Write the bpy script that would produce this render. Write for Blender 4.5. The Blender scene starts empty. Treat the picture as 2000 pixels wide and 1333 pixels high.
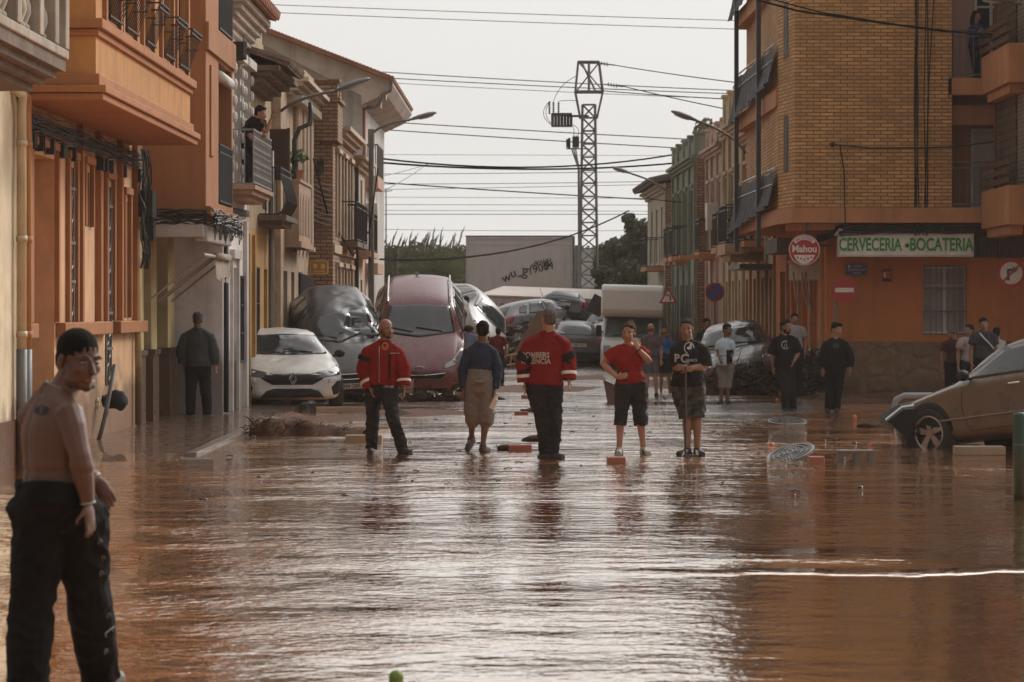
import bpy, bmesh, math, random
import numpy as np
from mathutils import Vector, Matrix, noise
from mathutils.bvhtree import BVHTree
R = math.radians
scn = bpy.context.scene
COL = scn.collection
# ------------------------------------------------------------------ camera, world, sun, exposure
F, CX, HY, CH = 5555.6, 1045.0, 605.0, 1.82       # focal length in photo pixels, vanishing point, eye height
cam = bpy.data.objects.new('camera', bpy.data.cameras.new('camera')); COL.objects.link(cam)
cam.location = (0, 0, CH); cam.rotation_euler = (R(90), 0, 0)
cam.data.lens = 100; cam.data.sensor_width = 36
cam.data.shift_x = -45 / 2000; cam.data.shift_y = -61.5 / 2000
cam.data.clip_start = .5; cam.data.clip_end = 2000
cam.data.dof.use_dof = True; cam.data.dof.focus_distance = 37; cam.data.dof.aperture_fstop = 6.0
scn.camera = cam
SUN_EL, SUN_AZ = 34, 42          # degrees; azimuth measured from +Y (away from the camera) towards +X
world = bpy.data.worlds.new('World'); scn.world = world; world.use_nodes = True
nt = world.node_tree; nt.nodes.clear()
sky = nt.nodes.new('ShaderNodeTexSky'); sky.sky_type = 'NISHITA'; sky.sun_disc = False
sky.sun_elevation = R(SUN_EL); sky.sun_rotation = R(SUN_AZ); sky.dust_density = 5; sky.air_density = 1.5
hs = nt.nodes.new('ShaderNodeHueSaturation'); hs.inputs['Saturation'].default_value = .15; hs.inputs['Value'].default_value = 1.0
mixw = nt.nodes.new('ShaderNodeMix'); mixw.data_type = 'RGBA'; mixw.inputs[0].default_value = .93
mixw.inputs[7].default_value = (8.6, 8.42, 8.15, 1)      # the flat overcast layer
bgn = nt.nodes.new('ShaderNodeBackground'); bgn.inputs[1].default_value = .1
wout = nt.nodes.new('ShaderNodeOutputWorld')
nt.links.new(sky.outputs[0], hs.inputs['Color']); nt.links.new(hs.outputs[0], mixw.inputs[6])
# thin overcast, brightest round the veiled sun and dimmer behind the camera
tcw = nt.nodes.new('ShaderNodeTexCoord'); dotw = nt.nodes.new('ShaderNodeVectorMath'); dotw.operation = 'DOT_PRODUCT'; nt.links.new(tcw.outputs['Generated'], dotw.inputs[0])
dotw.inputs[1].default_value = (math.sin(R(SUN_AZ)) * math.cos(R(SUN_EL)), math.cos(R(SUN_AZ)) * math.cos(R(SUN_EL)), math.sin(R(SUN_EL)))
def wmap(a, b, c, d):
    x = nt.nodes.new('ShaderNodeMapRange'); x.interpolation_type = 'SMOOTHSTEP'; nt.links.new(dotw.outputs['Value'], x.inputs[0])
    for i, v in enumerate((a, b, c, d)): x.inputs[i + 1].default_value = v
    return x.outputs[0]
clw = nt.nodes.new('ShaderNodeTexNoise'); clw.inputs['Scale'].default_value = 3; clw.inputs['Detail'].default_value = 3; mpw = nt.nodes.new('ShaderNodeMapping'); mpw.inputs['Scale'].default_value = (1, 1, 4); nt.links.new(tcw.outputs['Generated'], mpw.inputs[0]); nt.links.new(mpw.outputs[0], clw.inputs[0])
cmw = nt.nodes.new('ShaderNodeMapRange'); nt.links.new(clw.outputs[0], cmw.inputs[0]); [setattr(cmw.inputs[i + 1], 'default_value', v) for i, v in enumerate((.3, .7, .965, 1.035))]
mw = nt.nodes.new('ShaderNodeMath'); mw.operation = 'MULTIPLY'; nt.links.new(wmap(-.5, .5, .42, 1.0), mw.inputs[0]); nt.links.new(cmw.outputs[0], mw.inputs[1])
aw = nt.nodes.new('ShaderNodeMath'); aw.operation = 'ADD'; nt.links.new(mw.outputs[0], aw.inputs[0]); nt.links.new(wmap(.775, 1., 0., 2.6), aw.inputs[1])
vw = nt.nodes.new('ShaderNodeVectorMath'); vw.operation = 'SCALE'; nt.links.new(mixw.outputs[2], vw.inputs[0]); nt.links.new(aw.outputs[0], vw.inputs['Scale'])
nt.links.new(vw.outputs[0], bgn.inputs[0]); nt.links.new(bgn.outputs[0], wout.inputs[0])
sun = bpy.data.objects.new('sun', bpy.data.lights.new('sun', 'SUN')); COL.objects.link(sun)
sun.data.energy = 1.5; sun.data.angle = R(16); sun.data.color = (1, .93, .84)
_d = Vector((math.sin(R(SUN_AZ)) * math.cos(R(SUN_EL)), math.cos(R(SUN_AZ)) * math.cos(R(SUN_EL)), math.sin(R(SUN_EL))))
sun.rotation_euler = _d.to_track_quat('Z', 'Y').to_euler()
scn.view_settings.view_transform = 'Standard'; scn.view_settings.look = 'None'
scn.view_settings.exposure = 0; scn.view_settings.gamma = 1; scn.view_settings.use_curve_mapping = False
scn.render.engine = 'CYCLES'; scn.cycles.use_denoising = True; scn.cycles.max_bounces = 7
scn.cycles.volume_bounces = 1; scn.cycles.volume_max_steps = 32; scn.cycles.caustics_reflective = False; scn.cycles.caustics_refractive = False

# ------------------------------------------------------------------ helpers
def at(px, py, Y): return Vector(((px - CX) * Y / F, Y, CH - (py - HY) * Y / F))
def gy(py, z=0): return F * (CH - z) / (py - HY)          # depth of a ground point seen at row py
def gx(px, Y): return (px - CX) * Y / F
def gnd(px, py, z=0):
    Y = gy(py, z); return Vector((gx(px, Y), Y, z))

MATS = {}
def srgb(r, g, b):
    f = lambda c: ((c / 255 + .055) / 1.055) ** 2.4 if c > 10 else c / 255 / 12.92
    return (f(r), f(g), f(b))
MUD = (.12, .062, .036)
def M(name, col=(.5, .5, .5), rough=.75, metal=0., var=.18, scale=2.5, bump=0., bscale=25, streak=0., mud=None, spec=.5, coat=0., kind='plain', alpha=1.):
    """procedural material: base colour with blotches, optional rain streaks, a mud tide mark up to world height `mud`, bump"""
    if name in MATS: return MATS[name]
    m = bpy.data.materials.new(name); m.use_nodes = True; t = m.node_tree; n = t.nodes; L = t.links.new
    bs = n['Principled BSDF']; tc = n.new('ShaderNodeTexCoord'); geo = n.new('ShaderNodeNewGeometry')
    def noi(src, sc, det=4, stretch=None, rough=.6):
        x = n.new('ShaderNodeTexNoise'); x.inputs['Scale'].default_value = sc; x.inputs['Detail'].default_value = det; x.inputs['Roughness'].default_value = rough
        if stretch:
            mp = n.new('ShaderNodeMapping'); mp.inputs['Scale'].default_value = stretch; L(src, mp.inputs[0]); L(mp.outputs[0], x.inputs[0])
        else: L(src, x.inputs[0])
        return x.outputs[0]
    def ramp(src, a, b, c0=0., c1=1.):
        x = n.new('ShaderNodeMapRange'); x.inputs[1].default_value = a; x.inputs[2].default_value = b; x.inputs[3].default_value = c0; x.inputs[4].default_value = c1
        x.clamp = True; L(src, x.inputs[0]); return x.outputs[0]
    def mix(fac, c0, c1, bt='MIX'):
        x = n.new('ShaderNodeMix'); x.data_type = 'RGBA'; x.blend_type = bt
        for i, c in ((0, fac), (6, c0), (7, c1)):
            if hasattr(c, 'is_linked') or hasattr(c, 'links'): L(c, x.inputs[i])
            else: x.inputs[i].default_value = c if i == 0 else (*c, 1)
        return x.outputs[2]
    obj = tc.outputs['Object']; heightsrc = None
    if kind == 'brick':
        sp = n.new('ShaderNodeSeparateXYZ'); L(obj, sp.inputs[0]); ad = n.new('ShaderNodeMath'); L(sp.outputs[0], ad.inputs[0]); L(sp.outputs[1], ad.inputs[1])
        cb = n.new('ShaderNodeCombineXYZ'); L(ad.outputs[0], cb.inputs[0]); L(sp.outputs[2], cb.inputs[1])
        br = n.new('ShaderNodeTexBrick'); L(cb.outputs[0], br.inputs[0]); br.inputs['Scale'].default_value = 1
        br.inputs['Color1'].default_value = (*[c * (1 + var) for c in col], 1); br.inputs['Color2'].default_value = (*[c * (1 - var) for c in col], 1)
        br.inputs['Mortar'].default_value = (*[c * .34 for c in col], 1); bw, bh = scale
        br.inputs['Brick Width'].default_value = bw; br.inputs['Row Height'].default_value = bh; br.inputs['Mortar Size'].default_value = bh * .17; br.inputs['Mortar Smooth'].default_value = .3
        base = mix(ramp(noi(obj, .9, 6), .4, .7, 0., .6), br.outputs[0], [c * .55 for c in col])
        inv = n.new('ShaderNodeMath'); inv.operation = 'SUBTRACT'; inv.inputs[0].default_value = 1; L(br.outputs[1], inv.inputs[1]); heightsrc = inv.outputs[0]
    elif kind == 'camo':
        base = mix(ramp(noi(obj, 9), .48, .52), [c * 1.6 for c in col], [c * .5 for c in col])
    elif kind == 'stone':
        vo = n.new('ShaderNodeTexVoronoi'); vo.feature = 'DISTANCE_TO_EDGE'; vo.inputs['Scale'].default_value = scale; L(obj, vo.inputs[0])
        vc = n.new('ShaderNodeTexVoronoi'); vc.inputs['Scale'].default_value = scale; L(obj, vc.inputs[0])
        heightsrc = ramp(vo.outputs[0], 0, .12)
        base = mix(ramp(noi(obj, 6), .3, .7), [c * (1 - var) for c in col], [c * (1 + var) for c in col])
        base = mix(.10, base, vc.outputs['Color'], 'SOFT_LIGHT')
        base = mix(heightsrc, [c * .86 for c in col], base)
    else:
        sc = scale if not isinstance(scale, tuple) else 2.5
        a = noi(obj, sc); 
        base = mix(ramp(a, .3, .7), [c * (1 - var) for c in col], [min(1, c * (1 + var)) for c in col])
        b2 = noi(obj, sc * 9, 3)
        base = mix(ramp(b2, .55, .75, 0, var * 1.3), base, [c * .5 for c in col])
    if streak and kind == 'plain':
        w = noi(obj, .55, 6, rough=.7); base = mix(ramp(w, .45, .68, 0, min(.5, streak)), base, [c * .55 for c in col])
        ch = noi(obj, 2.4, 8, rough=.75); base = mix(ramp(ch, .69, .70, 0, .55), base, (.36, .31, .26))
    if streak:
        s = noi(obj, 3.2, 4, (1, 1, .07))
        base = mix(ramp(s, .5, .72, 0, streak), base, [c * .38 for c in col])
    if mud is not None:
        sp2 = n.new('ShaderNodeSeparateXYZ'); L(geo.outputs['Position'], sp2.inputs[0])
        nz = ramp(noi(geo.outputs['Position'], 2.2, 5), .3, .7, -.28, .28)
        ad2 = n.new('ShaderNodeMath'); L(sp2.outputs[2], ad2.inputs[0]); L(nz, ad2.inputs[1])
        base = mix(ramp(ad2.outputs[0], mud - .12, mud + .2, .72, 0.), base, MUD)
    L(base, bs.inputs['Base Color'])
    rr = ramp(noi(obj, 5), .3, .7, max(0, rough - .1), min(1, rough + .1)); L(rr, bs.inputs['Roughness'])
    bs.inputs['Metallic'].default_value = metal; bs.inputs['Specular IOR Level'].default_value = spec; bs.inputs['Coat Weight'].default_value = coat
    if alpha < 1: bs.inputs['Alpha'].default_value = alpha
    if bump or heightsrc is not None:
        bp = n.new('ShaderNodeBump'); bp.inputs['Distance'].default_value = .02 if heightsrc is not None else .01
        bp.inputs['Strength'].default_value = bump or .8
        L(heightsrc if heightsrc is not None else noi(obj, bscale, 5), bp.inputs['Height']); L(bp.outputs[0], bs.inputs['Normal'])
    MATS[name] = m; return m
def paint(name, col, mud=.2, dust=.25, rough=.28):
    """car paint: clear coat under drying mud film and specks"""
    if name in MATS: return MATS[name]
    m = bpy.data.materials.new(name); m.use_nodes = True; t = m.node_tree; n = t.nodes; L = t.links.new; bs = n['Principled BSDF']
    tc = n.new('ShaderNodeTexCoord'); sp = n.new('ShaderNodeSeparateXYZ'); L(tc.outputs['Object'], sp.inputs[0])
    def noi(sc, det=5):
        x = n.new('ShaderNodeTexNoise'); x.inputs['Scale'].default_value = sc; x.inputs['Detail'].default_value = det; L(tc.outputs['Object'], x.inputs[0]); return x.outputs[0]
    def mr(s, a, b, c, d):
        x = n.new('ShaderNodeMapRange'); L(s, x.inputs[0])
        for i, v in enumerate((a, b, c, d)): x.inputs[i + 1].default_value = v
        return x.outputs[0]
    def ma(op, a, b):
        x = n.new('ShaderNodeMath'); x.operation = op; x.use_clamp = True
        for i, v in enumerate((a, b)):
            if isinstance(v, (int, float)): x.inputs[i].default_value = v
            else: L(v, x.inputs[i])
        return x.outputs[0]
    hgt = mr(sp.outputs[2], .25, 1.25, mud * 1.6, mud * .25)
    f = ma('ADD', ma('MULTIPLY', mr(noi(3.2), .35, .65, 0, 1), hgt), ma('MULTIPLY', mr(noi(45, 3), .5, .68, 0, 1), dust))
    mx = n.new('ShaderNodeMix'); mx.data_type = 'RGBA'; mx.inputs[6].default_value = (*col, 1); mx.inputs[7].default_value = (.24, .15, .095, 1)
    L(f, mx.inputs[0]); L(mx.outputs[2], bs.inputs['Base Color']); L(mr(f, 0, 1, rough, .85), bs.inputs['Roughness'])
    bs.inputs['Coat Weight'].default_value = .35; bs.inputs['Coat Roughness'].default_value = .12
    bp = n.new('ShaderNodeBump'); bp.inputs['Strength'].default_value = .25; bp.inputs['Distance'].default_value = .006; L(noi(7), bp.inputs['Height']); L(bp.outputs[0], bs.inputs['Normal'])
    MATS[name] = m; return m
def emat(name, col, e):
    m = M(name, col); m.node_tree.nodes['Principled BSDF'].inputs['Emission Color'].default_value = (*col, 1); m.node_tree.nodes['Principled BSDF'].inputs['Emission Strength'].default_value = e; return m

def put(o, parent=None):
    COL.objects.link(o)
    if parent is not None: o.parent = parent
    return o
def tag(o, label=None, cat=None, group=None, kind=None):
    for k, v in (('label', label), ('category', cat), ('group', group), ('kind', kind)):
        if v: o[k] = v
    return o
def thing(name, loc, label, cat, group=None, rz=0., rot=None):
    o = bpy.data.objects.new(name, None); o.empty_display_size = .2; put(o); o.location = loc; o.rotation_euler = rot or (0, 0, rz)
    return tag(o, label, cat, group)
class B:
    """collects shapes, then builds ONE mesh object"""
    def __init__(s, M4=None): s.v = []; s.f = []; s.M = M4
    def add(s, vs, fs):
        k = len(s.v); s.v += [tuple(p) for p in vs]; s.f += [tuple(k + i for i in q) for q in fs]; return s
    def box(s, x0, x1, y0, y1, z0, z1):
        return s.add([(x, y, z) for z in (z0, z1) for y in (y0, y1) for x in (x0, x1)],
                     [(0, 2, 3, 1), (4, 5, 7, 6), (0, 1, 5, 4), (2, 6, 7, 3), (0, 4, 6, 2), (1, 3, 7, 5)])
    def obox(s, c, size, rot=(0, 0, 0)):
        from mathutils import Euler
        m = Euler(rot).to_matrix(); c = Vector(c); a, b, d = [k / 2 for k in size]
        return s.add([c + m @ Vector((x, y, z)) for z in (-d, d) for y in (-b, b) for x in (-a, a)],
                     [(0, 2, 3, 1), (4, 5, 7, 6), (0, 1, 5, 4), (2, 6, 7, 3), (0, 4, 6, 2), (1, 3, 7, 5)])
    def tube(s, pts, r, n=8, caps=True, ry=None, ax=None):
        """swept tube through pts; r scalar or list; ry second radius along direction ax x tangent"""
        pts = [Vector(p) for p in pts]; N = len(pts); rs = r if isinstance(r, (list, tuple)) else [r] * N
        rys = ry if isinstance(ry, (list, tuple)) else ([ry] * N if ry else rs)
        k = len(s.v); prev = Vector(ax) if ax is not None else None
        for i, p in enumerate(pts):
            t = (pts[min(i + 1, N - 1)] - pts[max(i - 1, 0)])
            t = t.normalized() if t.length > 1e-9 else Vector((0, 0, 1))
            if prev is None: prev = Vector((1, 0, 0)) if abs(t.x) < .9 else Vector((0, 1, 0))
            u = (prev - t * prev.dot(t)); u = u.normalized() if u.length > 1e-6 else t.orthogonal().normalized()
            if ax is None: prev = u
            w = t.cross(u)
            for j in range(n):
                a = 2 * math.pi * j / n; s.v.append(tuple(p + u * (math.cos(a) * rs[i]) + w * (math.sin(a) * rys[i])))
        for i in range(N - 1):
            for j in range(n):
                a, b = k + i * n + j, k + i * n + (j + 1) % n; s.f.append((a, b, b + n, a + n))
        if caps: s.f.append(tuple(k + j for j in range(n))[::-1]); s.f.append(tuple(k + (N - 1) * n + j for j in range(n)))
        return s
    def ball(s, c, r, n=12, m=8, rot=None):
        c = Vector(c); r = (r, r, r) if isinstance(r, (int, float)) else r; k = len(s.v)
        for i in range(m + 1):
            th = math.pi * i / m
            for j in range(n):
                ph = 2 * math.pi * j / n; p = Vector((r[0] * math.sin(th) * math.cos(ph), r[1] * math.sin(th) * math.sin(ph), r[2] * math.cos(th)))
                if rot is not None: p = rot @ p
                s.v.append(tuple(c + p))
        for i in range(m):
            for j in range(n):
                a, b = k + i * n + j, k + i * n + (j + 1) % n
                if i == 0: s.f.append((a, a + n, b + n))
                elif i == m - 1: s.f.append((a, a + n, b))
                else: s.f.append((a, a + n, b + n, b))
        return s
    def prism(s, poly, h0, h1, axis='z'):
        """poly: 2-D points; extruded from h0 to h1 along axis"""
        f = {'z': lambda a, b, h: (a, b, h), 'y': lambda a, b, h: (a, h, b), 'x': lambda a, b, h: (h, a, b)}[axis]
        n = len(poly); k = len(s.v); s.v += [f(a, b, h0) for a, b in poly] + [f(a, b, h1) for a, b in poly]
        s.f.append(tuple(range(k + n - 1, k - 1, -1))); s.f.append(tuple(range(k + n, k + 2 * n)))
        for i in range(n): s.f.append((k + i, k + (i + 1) % n, k + n + (i + 1) % n, k + n + i))
        return s
    def lathe(s, prof, c=(0, 0, 0), n=16):
        k = len(s.v)
        for r, z in prof:
            for j in range(n):
                a = 2 * math.pi * j / n; s.v.append((c[0] + r * math.cos(a), c[1] + r * math.sin(a), c[2] + z))
        for i in range(len(prof) - 1):
            for j in range(n):
                a, b = k + i * n + j, k + i * n + (j + 1) % n; s.f.append((a, b, b + n, a + n))
        s.f.append(tuple(k + j for j in range(n))[::-1]); s.f.append(tuple(k + (len(prof) - 1) * n + j for j in range(n)))
        return s
    def build(s, name, mat, parent=None, smooth=False, bevel=0., jit=0.):
        me = bpy.data.meshes.new(name); vs = s.v
        if s.M is not None: vs = [tuple(s.M @ Vector(v)) for v in vs]
        me.from_pydata(vs, [], s.f); me.materials.append(mat)
        bm = bmesh.new(); bm.from_mesh(me); bmesh.ops.recalc_face_normals(bm, faces=bm.faces)
        bm.to_mesh(me); bm.free()
        if smooth: me.shade_smooth()
        o = bpy.data.objects.new(name, me); put(o, parent)
        if bevel:
            b = o.modifiers.new('bevel', 'BEVEL'); b.width = bevel; b.segments = 2; b.limit_method = 'ANGLE'
        return o
def fuse(b, name, mat, parent, vox, smooth=3, disp=None):
    """voxel-fuse overlapping shapes of a builder into one continuous smooth surface"""
    me = bpy.data.meshes.new('tmp'); me.from_pydata(b.v, [], b.f)
    bm = bmesh.new(); bm.from_mesh(me); bmesh.ops.recalc_face_normals(bm, faces=bm.faces); bm.to_mesh(me); bm.free()
    o = bpy.data.objects.new('tmp', me); COL.objects.link(o)
    r = o.modifiers.new('r', 'REMESH'); r.mode = 'VOXEL'; r.voxel_size = vox
    if smooth: q = o.modifiers.new('s', 'SMOOTH'); q.factor = .5; q.iterations = smooth
    dg = bpy.context.evaluated_depsgraph_get(); dg.update()
    res = bpy.data.meshes.new_from_object(o.evaluated_get(dg)); bpy.data.objects.remove(o)
    if disp:
        nv = len(res.vertices); co = np.empty(nv * 3); res.vertices.foreach_get('co', co); co = co.reshape(-1, 3)
        no = np.empty(nv * 3); res.vertex_normals.foreach_get('vector', no); no = no.reshape(-1, 3)
        d = np.array([disp(Vector(c)) for c in co]); co += no * d[:, None]; res.vertices.foreach_set('co', co.ravel())
    res.name = name; res.materials.clear(); res.materials.append(mat); res.shade_smooth()
    ob = bpy.data.objects.new(name, res); put(ob, parent); return ob
def copy_tree(o, parent=None):
    c = o.copy(); COL.objects.link(c); c.parent = parent
    for ch in o.children: copy_tree(ch, c)
    return c
def text_mesh(s, size=1., extrude=.005, bold=0., sx=1., align='CENTER', spacing=1.):
    """vertices and faces of a line of writing in its own x-z plane (y towards the reader is -)"""
    cu = bpy.data.curves.new('t', 'FONT'); cu.body = s; cu.size = size; cu.extrude = extrude; cu.offset = bold; cu.align_x = align; cu.align_y = 'CENTER'; cu.resolution_u = 3; cu.space_character = spacing
    o = bpy.data.objects.new('t', cu); COL.objects.link(o)
    dg = bpy.context.evaluated_depsgraph_get(); dg.update(); me = bpy.data.meshes.new_from_object(o.evaluated_get(dg))
    vs = [(v.co.x * sx, -v.co.z, v.co.y) for v in me.vertices]; fs = [tuple(p.vertices) for p in me.polygons]
    bpy.data.objects.remove(o); return vs, fs
def text_obj(s, name, mat, parent, loc=(0, 0, 0), rot=None, **k):
    vs, fs = text_mesh(s, **k); m = (rot.to_4x4() if rot is not None else Matrix.Identity(4)); m = Matrix.Translation(loc) @ m
    return B(m).add(vs, fs).build(name, mat, parent)
def bvh_of(obs):
    vs, fs = [], []
    for o in (obs if isinstance(obs, (list, tuple)) else [obs]):
        k = len(vs); vs += [v.co.copy() for v in o.data.vertices]; fs += [tuple(i + k for i in p.vertices) for p in o.data.polygons]
    return BVHTree.FromPolygons(vs, fs)
def resample(poly, step):
    out = []
    for i, p in enumerate(poly):
        q = poly[(i + 1) % len(poly)]; L = math.dist(p, q); k = max(1, int(L / step))
        out += [(p[0] + (q[0] - p[0]) * j / k, p[1] + (q[1] - p[1]) * j / k) for j in range(k)]
    return out
def decal(bvh, poly, axis, side, name, mat, parent, off=.006, rings=5, step=.05, reach=6., frame=None, thick=.02):
    """a panel with outline poly laid onto a curved body: cast along `axis` ('x','y','z') from `side` (+1/-1); poly in the other two axes"""
    P = resample(poly, step); n = len(P); cx = sum(p[0] for p in P) / n; cy = sum(p[1] for p in P) / n
    ai = 'xyz'.index(axis); oi = [i for i in range(3) if i != ai]
    def cast(a, b):
        o = [0, 0, 0]; o[oi[0]] = a; o[oi[1]] = b; o[ai] = side * reach; d = [0, 0, 0]; d[ai] = -side
        h = bvh.ray_cast(Vector(o), Vector(d)); return h
    V = []; Fc = []; last = None
    for r in range(rings + 1):
        t = 1 - r / rings
        for p in (P if r < rings else [(cx, cy)]):
            a, b = cx + (p[0] - cx) * t, cy + (p[1] - cy) * t; h = cast(a, b)
            if h[0] is not None:
                nn = h[1].copy()
                if nn[ai] * side < 0: nn.negate()
                q = h[0] + nn * off; last = q[ai]
            else:
                q = Vector((0, 0, 0)); q[oi[0]] = a; q[oi[1]] = b; q[ai] = last if last is not None else side * .5
            V.append(tuple(q))
    for r in range(rings - 1):
        for i in range(n):
            a, b = r * n + i, r * n + (i + 1) % n; Fc.append((a, b, b + n, a + n))
    for i in range(n): Fc.append(((rings - 1) * n + i, (rings - 1) * n + (i + 1) % n, rings * n))
    k = len(V)                                              # rim turned back into the body
    for i in range(n):
        q = list(V[i]); q[ai] -= side * thick; V.append(tuple(q))
    for i in range(n): Fc.append((i, k + i, k + (i + 1) % n, (i + 1) % n))
    o = B().add(V, Fc).build(name, mat, parent); o.data.shade_smooth(); return o
def print_on(bvh, vs, fs, loc, name, mat, parent, off=.004, axis='y', side=-1, reach=3.):
    """lettering or an emblem printed on a curved surface"""
    ai = 'xyz'.index(axis); out = []
    for v in vs:
        w = Vector(v) + Vector(loc); o = w.copy(); o[ai] = side * reach; d = Vector((0, 0, 0)); d[ai] = -side
        h = bvh.ray_cast(o, d)
        if h[0] is not None: w = h[0].copy(); w[ai] += side * off
        out.append(tuple(w))
    return B().add(out, fs).build(name, mat, parent)
def subd(vs, fs, cuts=1):
    me = bpy.data.meshes.new('q'); me.from_pydata(vs, [], fs); bm = bmesh.new(); bm.from_mesh(me)
    bmesh.ops.triangulate(bm, faces=bm.faces); bmesh.ops.subdivide_edges(bm, edges=bm.edges, cuts=cuts, use_grid_fill=True)
    v = [tuple(x.co) for x in bm.verts]; bm.verts.index_update(); f = [tuple(x.index for x in q.verts) for q in bm.faces]; bm.free(); return v, f
def catenary(p, q, sag, n=14): 
    p, q = Vector(p), Vector(q); return [p.lerp(q, i / n) - Vector((0, 0, sag * 4 * (i / n) * (1 - i / n))) for i in range(n + 1)]
# ------------------------------------------------------------------ the setting: ground, water, pavement, air
def ground_sheet():
    b = B(); b.add([(-400, -60, -.16), (400, -60, -.16), (400, 900, -.16), (-400, 900, -.16)], [(0, 1, 2, 3)])
    tag(b.build('ground', M('earth', (.13, .075, .045), .6, bump=.4, bscale=3, var=.3, scale=.4)), kind='structure')
ground_sheet()
def water_material():
    m = bpy.data.materials.new('flood_water'); m.use_nodes = True; t = m.node_tree; n = t.nodes; L = t.links.new; bs = n['Principled BSDF']
    geo = n.new('ShaderNodeNewGeometry'); P = geo.outputs['Position']; sp = n.new('ShaderNodeSeparateXYZ'); L(P, sp.inputs[0])
    def noi(sc, det, st):
        mp = n.new('ShaderNodeMapping'); mp.inputs['Scale'].default_value = st; L(P, mp.inputs[0])
        x = n.new('ShaderNodeTexNoise'); x.inputs['Scale'].default_value = sc; x.inputs['Detail'].default_value = det; L(mp.outputs[0], x.inputs[0]); return x.outputs[0]
    def mr(s, a, b, c=0., d=1., mode='SMOOTHSTEP'):
        x = n.new('ShaderNodeMapRange'); x.interpolation_type = mode; L(s, x.inputs[0])
        for i, v in enumerate((a, b, c, d)): x.inputs[i + 1].default_value = v
        return x.outputs[0]
    def ma(op, a, b, clamp=False):
        x = n.new('ShaderNodeMath'); x.operation = op; x.use_clamp = clamp
        for i, v in enumerate((a, b)):
            if isinstance(v, (int, float)): x.inputs[i].default_value = v
            else: L(v, x.inputs[i])
        return x.outputs[0]
    X, Y = sp.outputs[0], sp.outputs[1]
    # shallow silt showing through farther up the street
    far = mr(Y, 30, 40)
    silt = ma('MULTIPLY', mr(noi(1, 5, (.35, 1.1, 1)), .56, .63), far)
    side = ma('MAXIMUM', mr(X, -4.2, -5.2), mr(ma('SUBTRACT', X, ma('MULTIPLY', ma('SUBTRACT', Y, 40), .02)), 3.6, 4.8))
    silt = ma('MAXIMUM', silt, ma('MULTIPLY', side, ma('MULTIPLY', mr(Y, 38, 48), mr(noi(1.3, 4, (.6, 1, 1)), .42, .55))))
    mud2 = mr(noi(.5, 4, (1, 1, 1)), .35, .65)
    c = n.new('ShaderNodeMix'); c.data_type = 'RGBA'; c.inputs[6].default_value = (.50, .215, .085, 1); c.inputs[7].default_value = (.58, .27, .11, 1); L(mud2, c.inputs[0])
    c2 = n.new('ShaderNodeMix'); c2.data_type = 'RGBA'; L(silt, c2.inputs[0]); L(c.outputs[2], c2.inputs[6]); c2.inputs[7].default_value = (.12, .065, .04, 1)
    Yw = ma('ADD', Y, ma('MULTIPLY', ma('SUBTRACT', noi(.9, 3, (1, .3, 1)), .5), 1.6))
    # froth and painted sky glints on the edge of the little waves
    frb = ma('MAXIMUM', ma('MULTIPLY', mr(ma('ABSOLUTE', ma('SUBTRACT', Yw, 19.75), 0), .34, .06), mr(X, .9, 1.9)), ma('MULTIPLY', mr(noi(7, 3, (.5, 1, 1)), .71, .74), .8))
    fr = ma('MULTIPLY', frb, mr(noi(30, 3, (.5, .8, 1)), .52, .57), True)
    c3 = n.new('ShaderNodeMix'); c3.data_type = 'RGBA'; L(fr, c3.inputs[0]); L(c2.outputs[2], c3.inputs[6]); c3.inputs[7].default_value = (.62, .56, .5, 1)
    L(c3.outputs[2], bs.inputs['Base Color'])
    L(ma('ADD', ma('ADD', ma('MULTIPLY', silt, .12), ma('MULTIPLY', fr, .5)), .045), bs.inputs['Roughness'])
    bs.inputs['IOR'].default_value = 1.5; 
    # ripples: broad swell, hand-sized ripples, small chop; calmer on the right foreground, rough where the wave runs
    calm = mr(noi(.22, 2, (1, 1, 1)), .35, .65, .4, 1.25)
    rt = ma('MULTIPLY', mr(X, .6, 1.8), mr(Y, 34, 27))
    amp = ma('MULTIPLY', calm, ma('SUBTRACT', 1.0, ma('MULTIPLY', rt, .55)))
    band = ma('MAXIMUM', ma('MULTIPLY', mr(ma('ABSOLUTE', ma('SUBTRACT', Yw, 19.75), 0), .3, .05), mr(X, .3, 1.6)),
              ma('MULTIPLY', mr(ma('ABSOLUTE', ma('SUBTRACT', Y, 20.9), 0), .9, .1), ma('MULTIPLY', mr(X, 1., 1.6), mr(X, 3.2, 2.4))))
    amp = ma('MULTIPLY', ma('ADD', amp, ma('MULTIPLY', band, .7)), mr(Y, 17, 48, .5, 1.6, 'LINEAR'))
    h = ma('ADD', ma('MULTIPLY', noi(1.1, 2, (.7, 1, 1)), 1.5), ma('ADD', ma('MULTIPLY', noi(4.5, 3, (.75, 1, 1)), .75), ma('MULTIPLY', noi(13, 2, (.8, 1, 1)), ma('ADD', .24, ma('MULTIPLY', mr(X, .2, -1.), ma('MULTIPLY', mr(Y, 27, 22), mr(noi(1.2, 2, (1, 1, 1)), .4, .6, 0, .55)))))))
    bp = n.new('ShaderNodeBump'); bp.inputs['Distance'].default_value = .05; bp.inputs['Strength'].default_value = 1
    L(ma('MULTIPLY', h, amp), bp.inputs['Height']); L(bp.outputs[0], bs.inputs['Normal'])
    fz = n.new('ShaderNodeFresnel'); fz.inputs[0].default_value = 1.42; L(bp.outputs[0], fz.inputs['Normal'])      # the film of water over the silt
    gl = n.new('ShaderNodeBsdfGlossy'); gl.inputs['Color'].default_value = (1, .98, .955, 1); gl.inputs['Roughness'].default_value = .035; L(bp.outputs[0], gl.inputs['Normal'])
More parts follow.
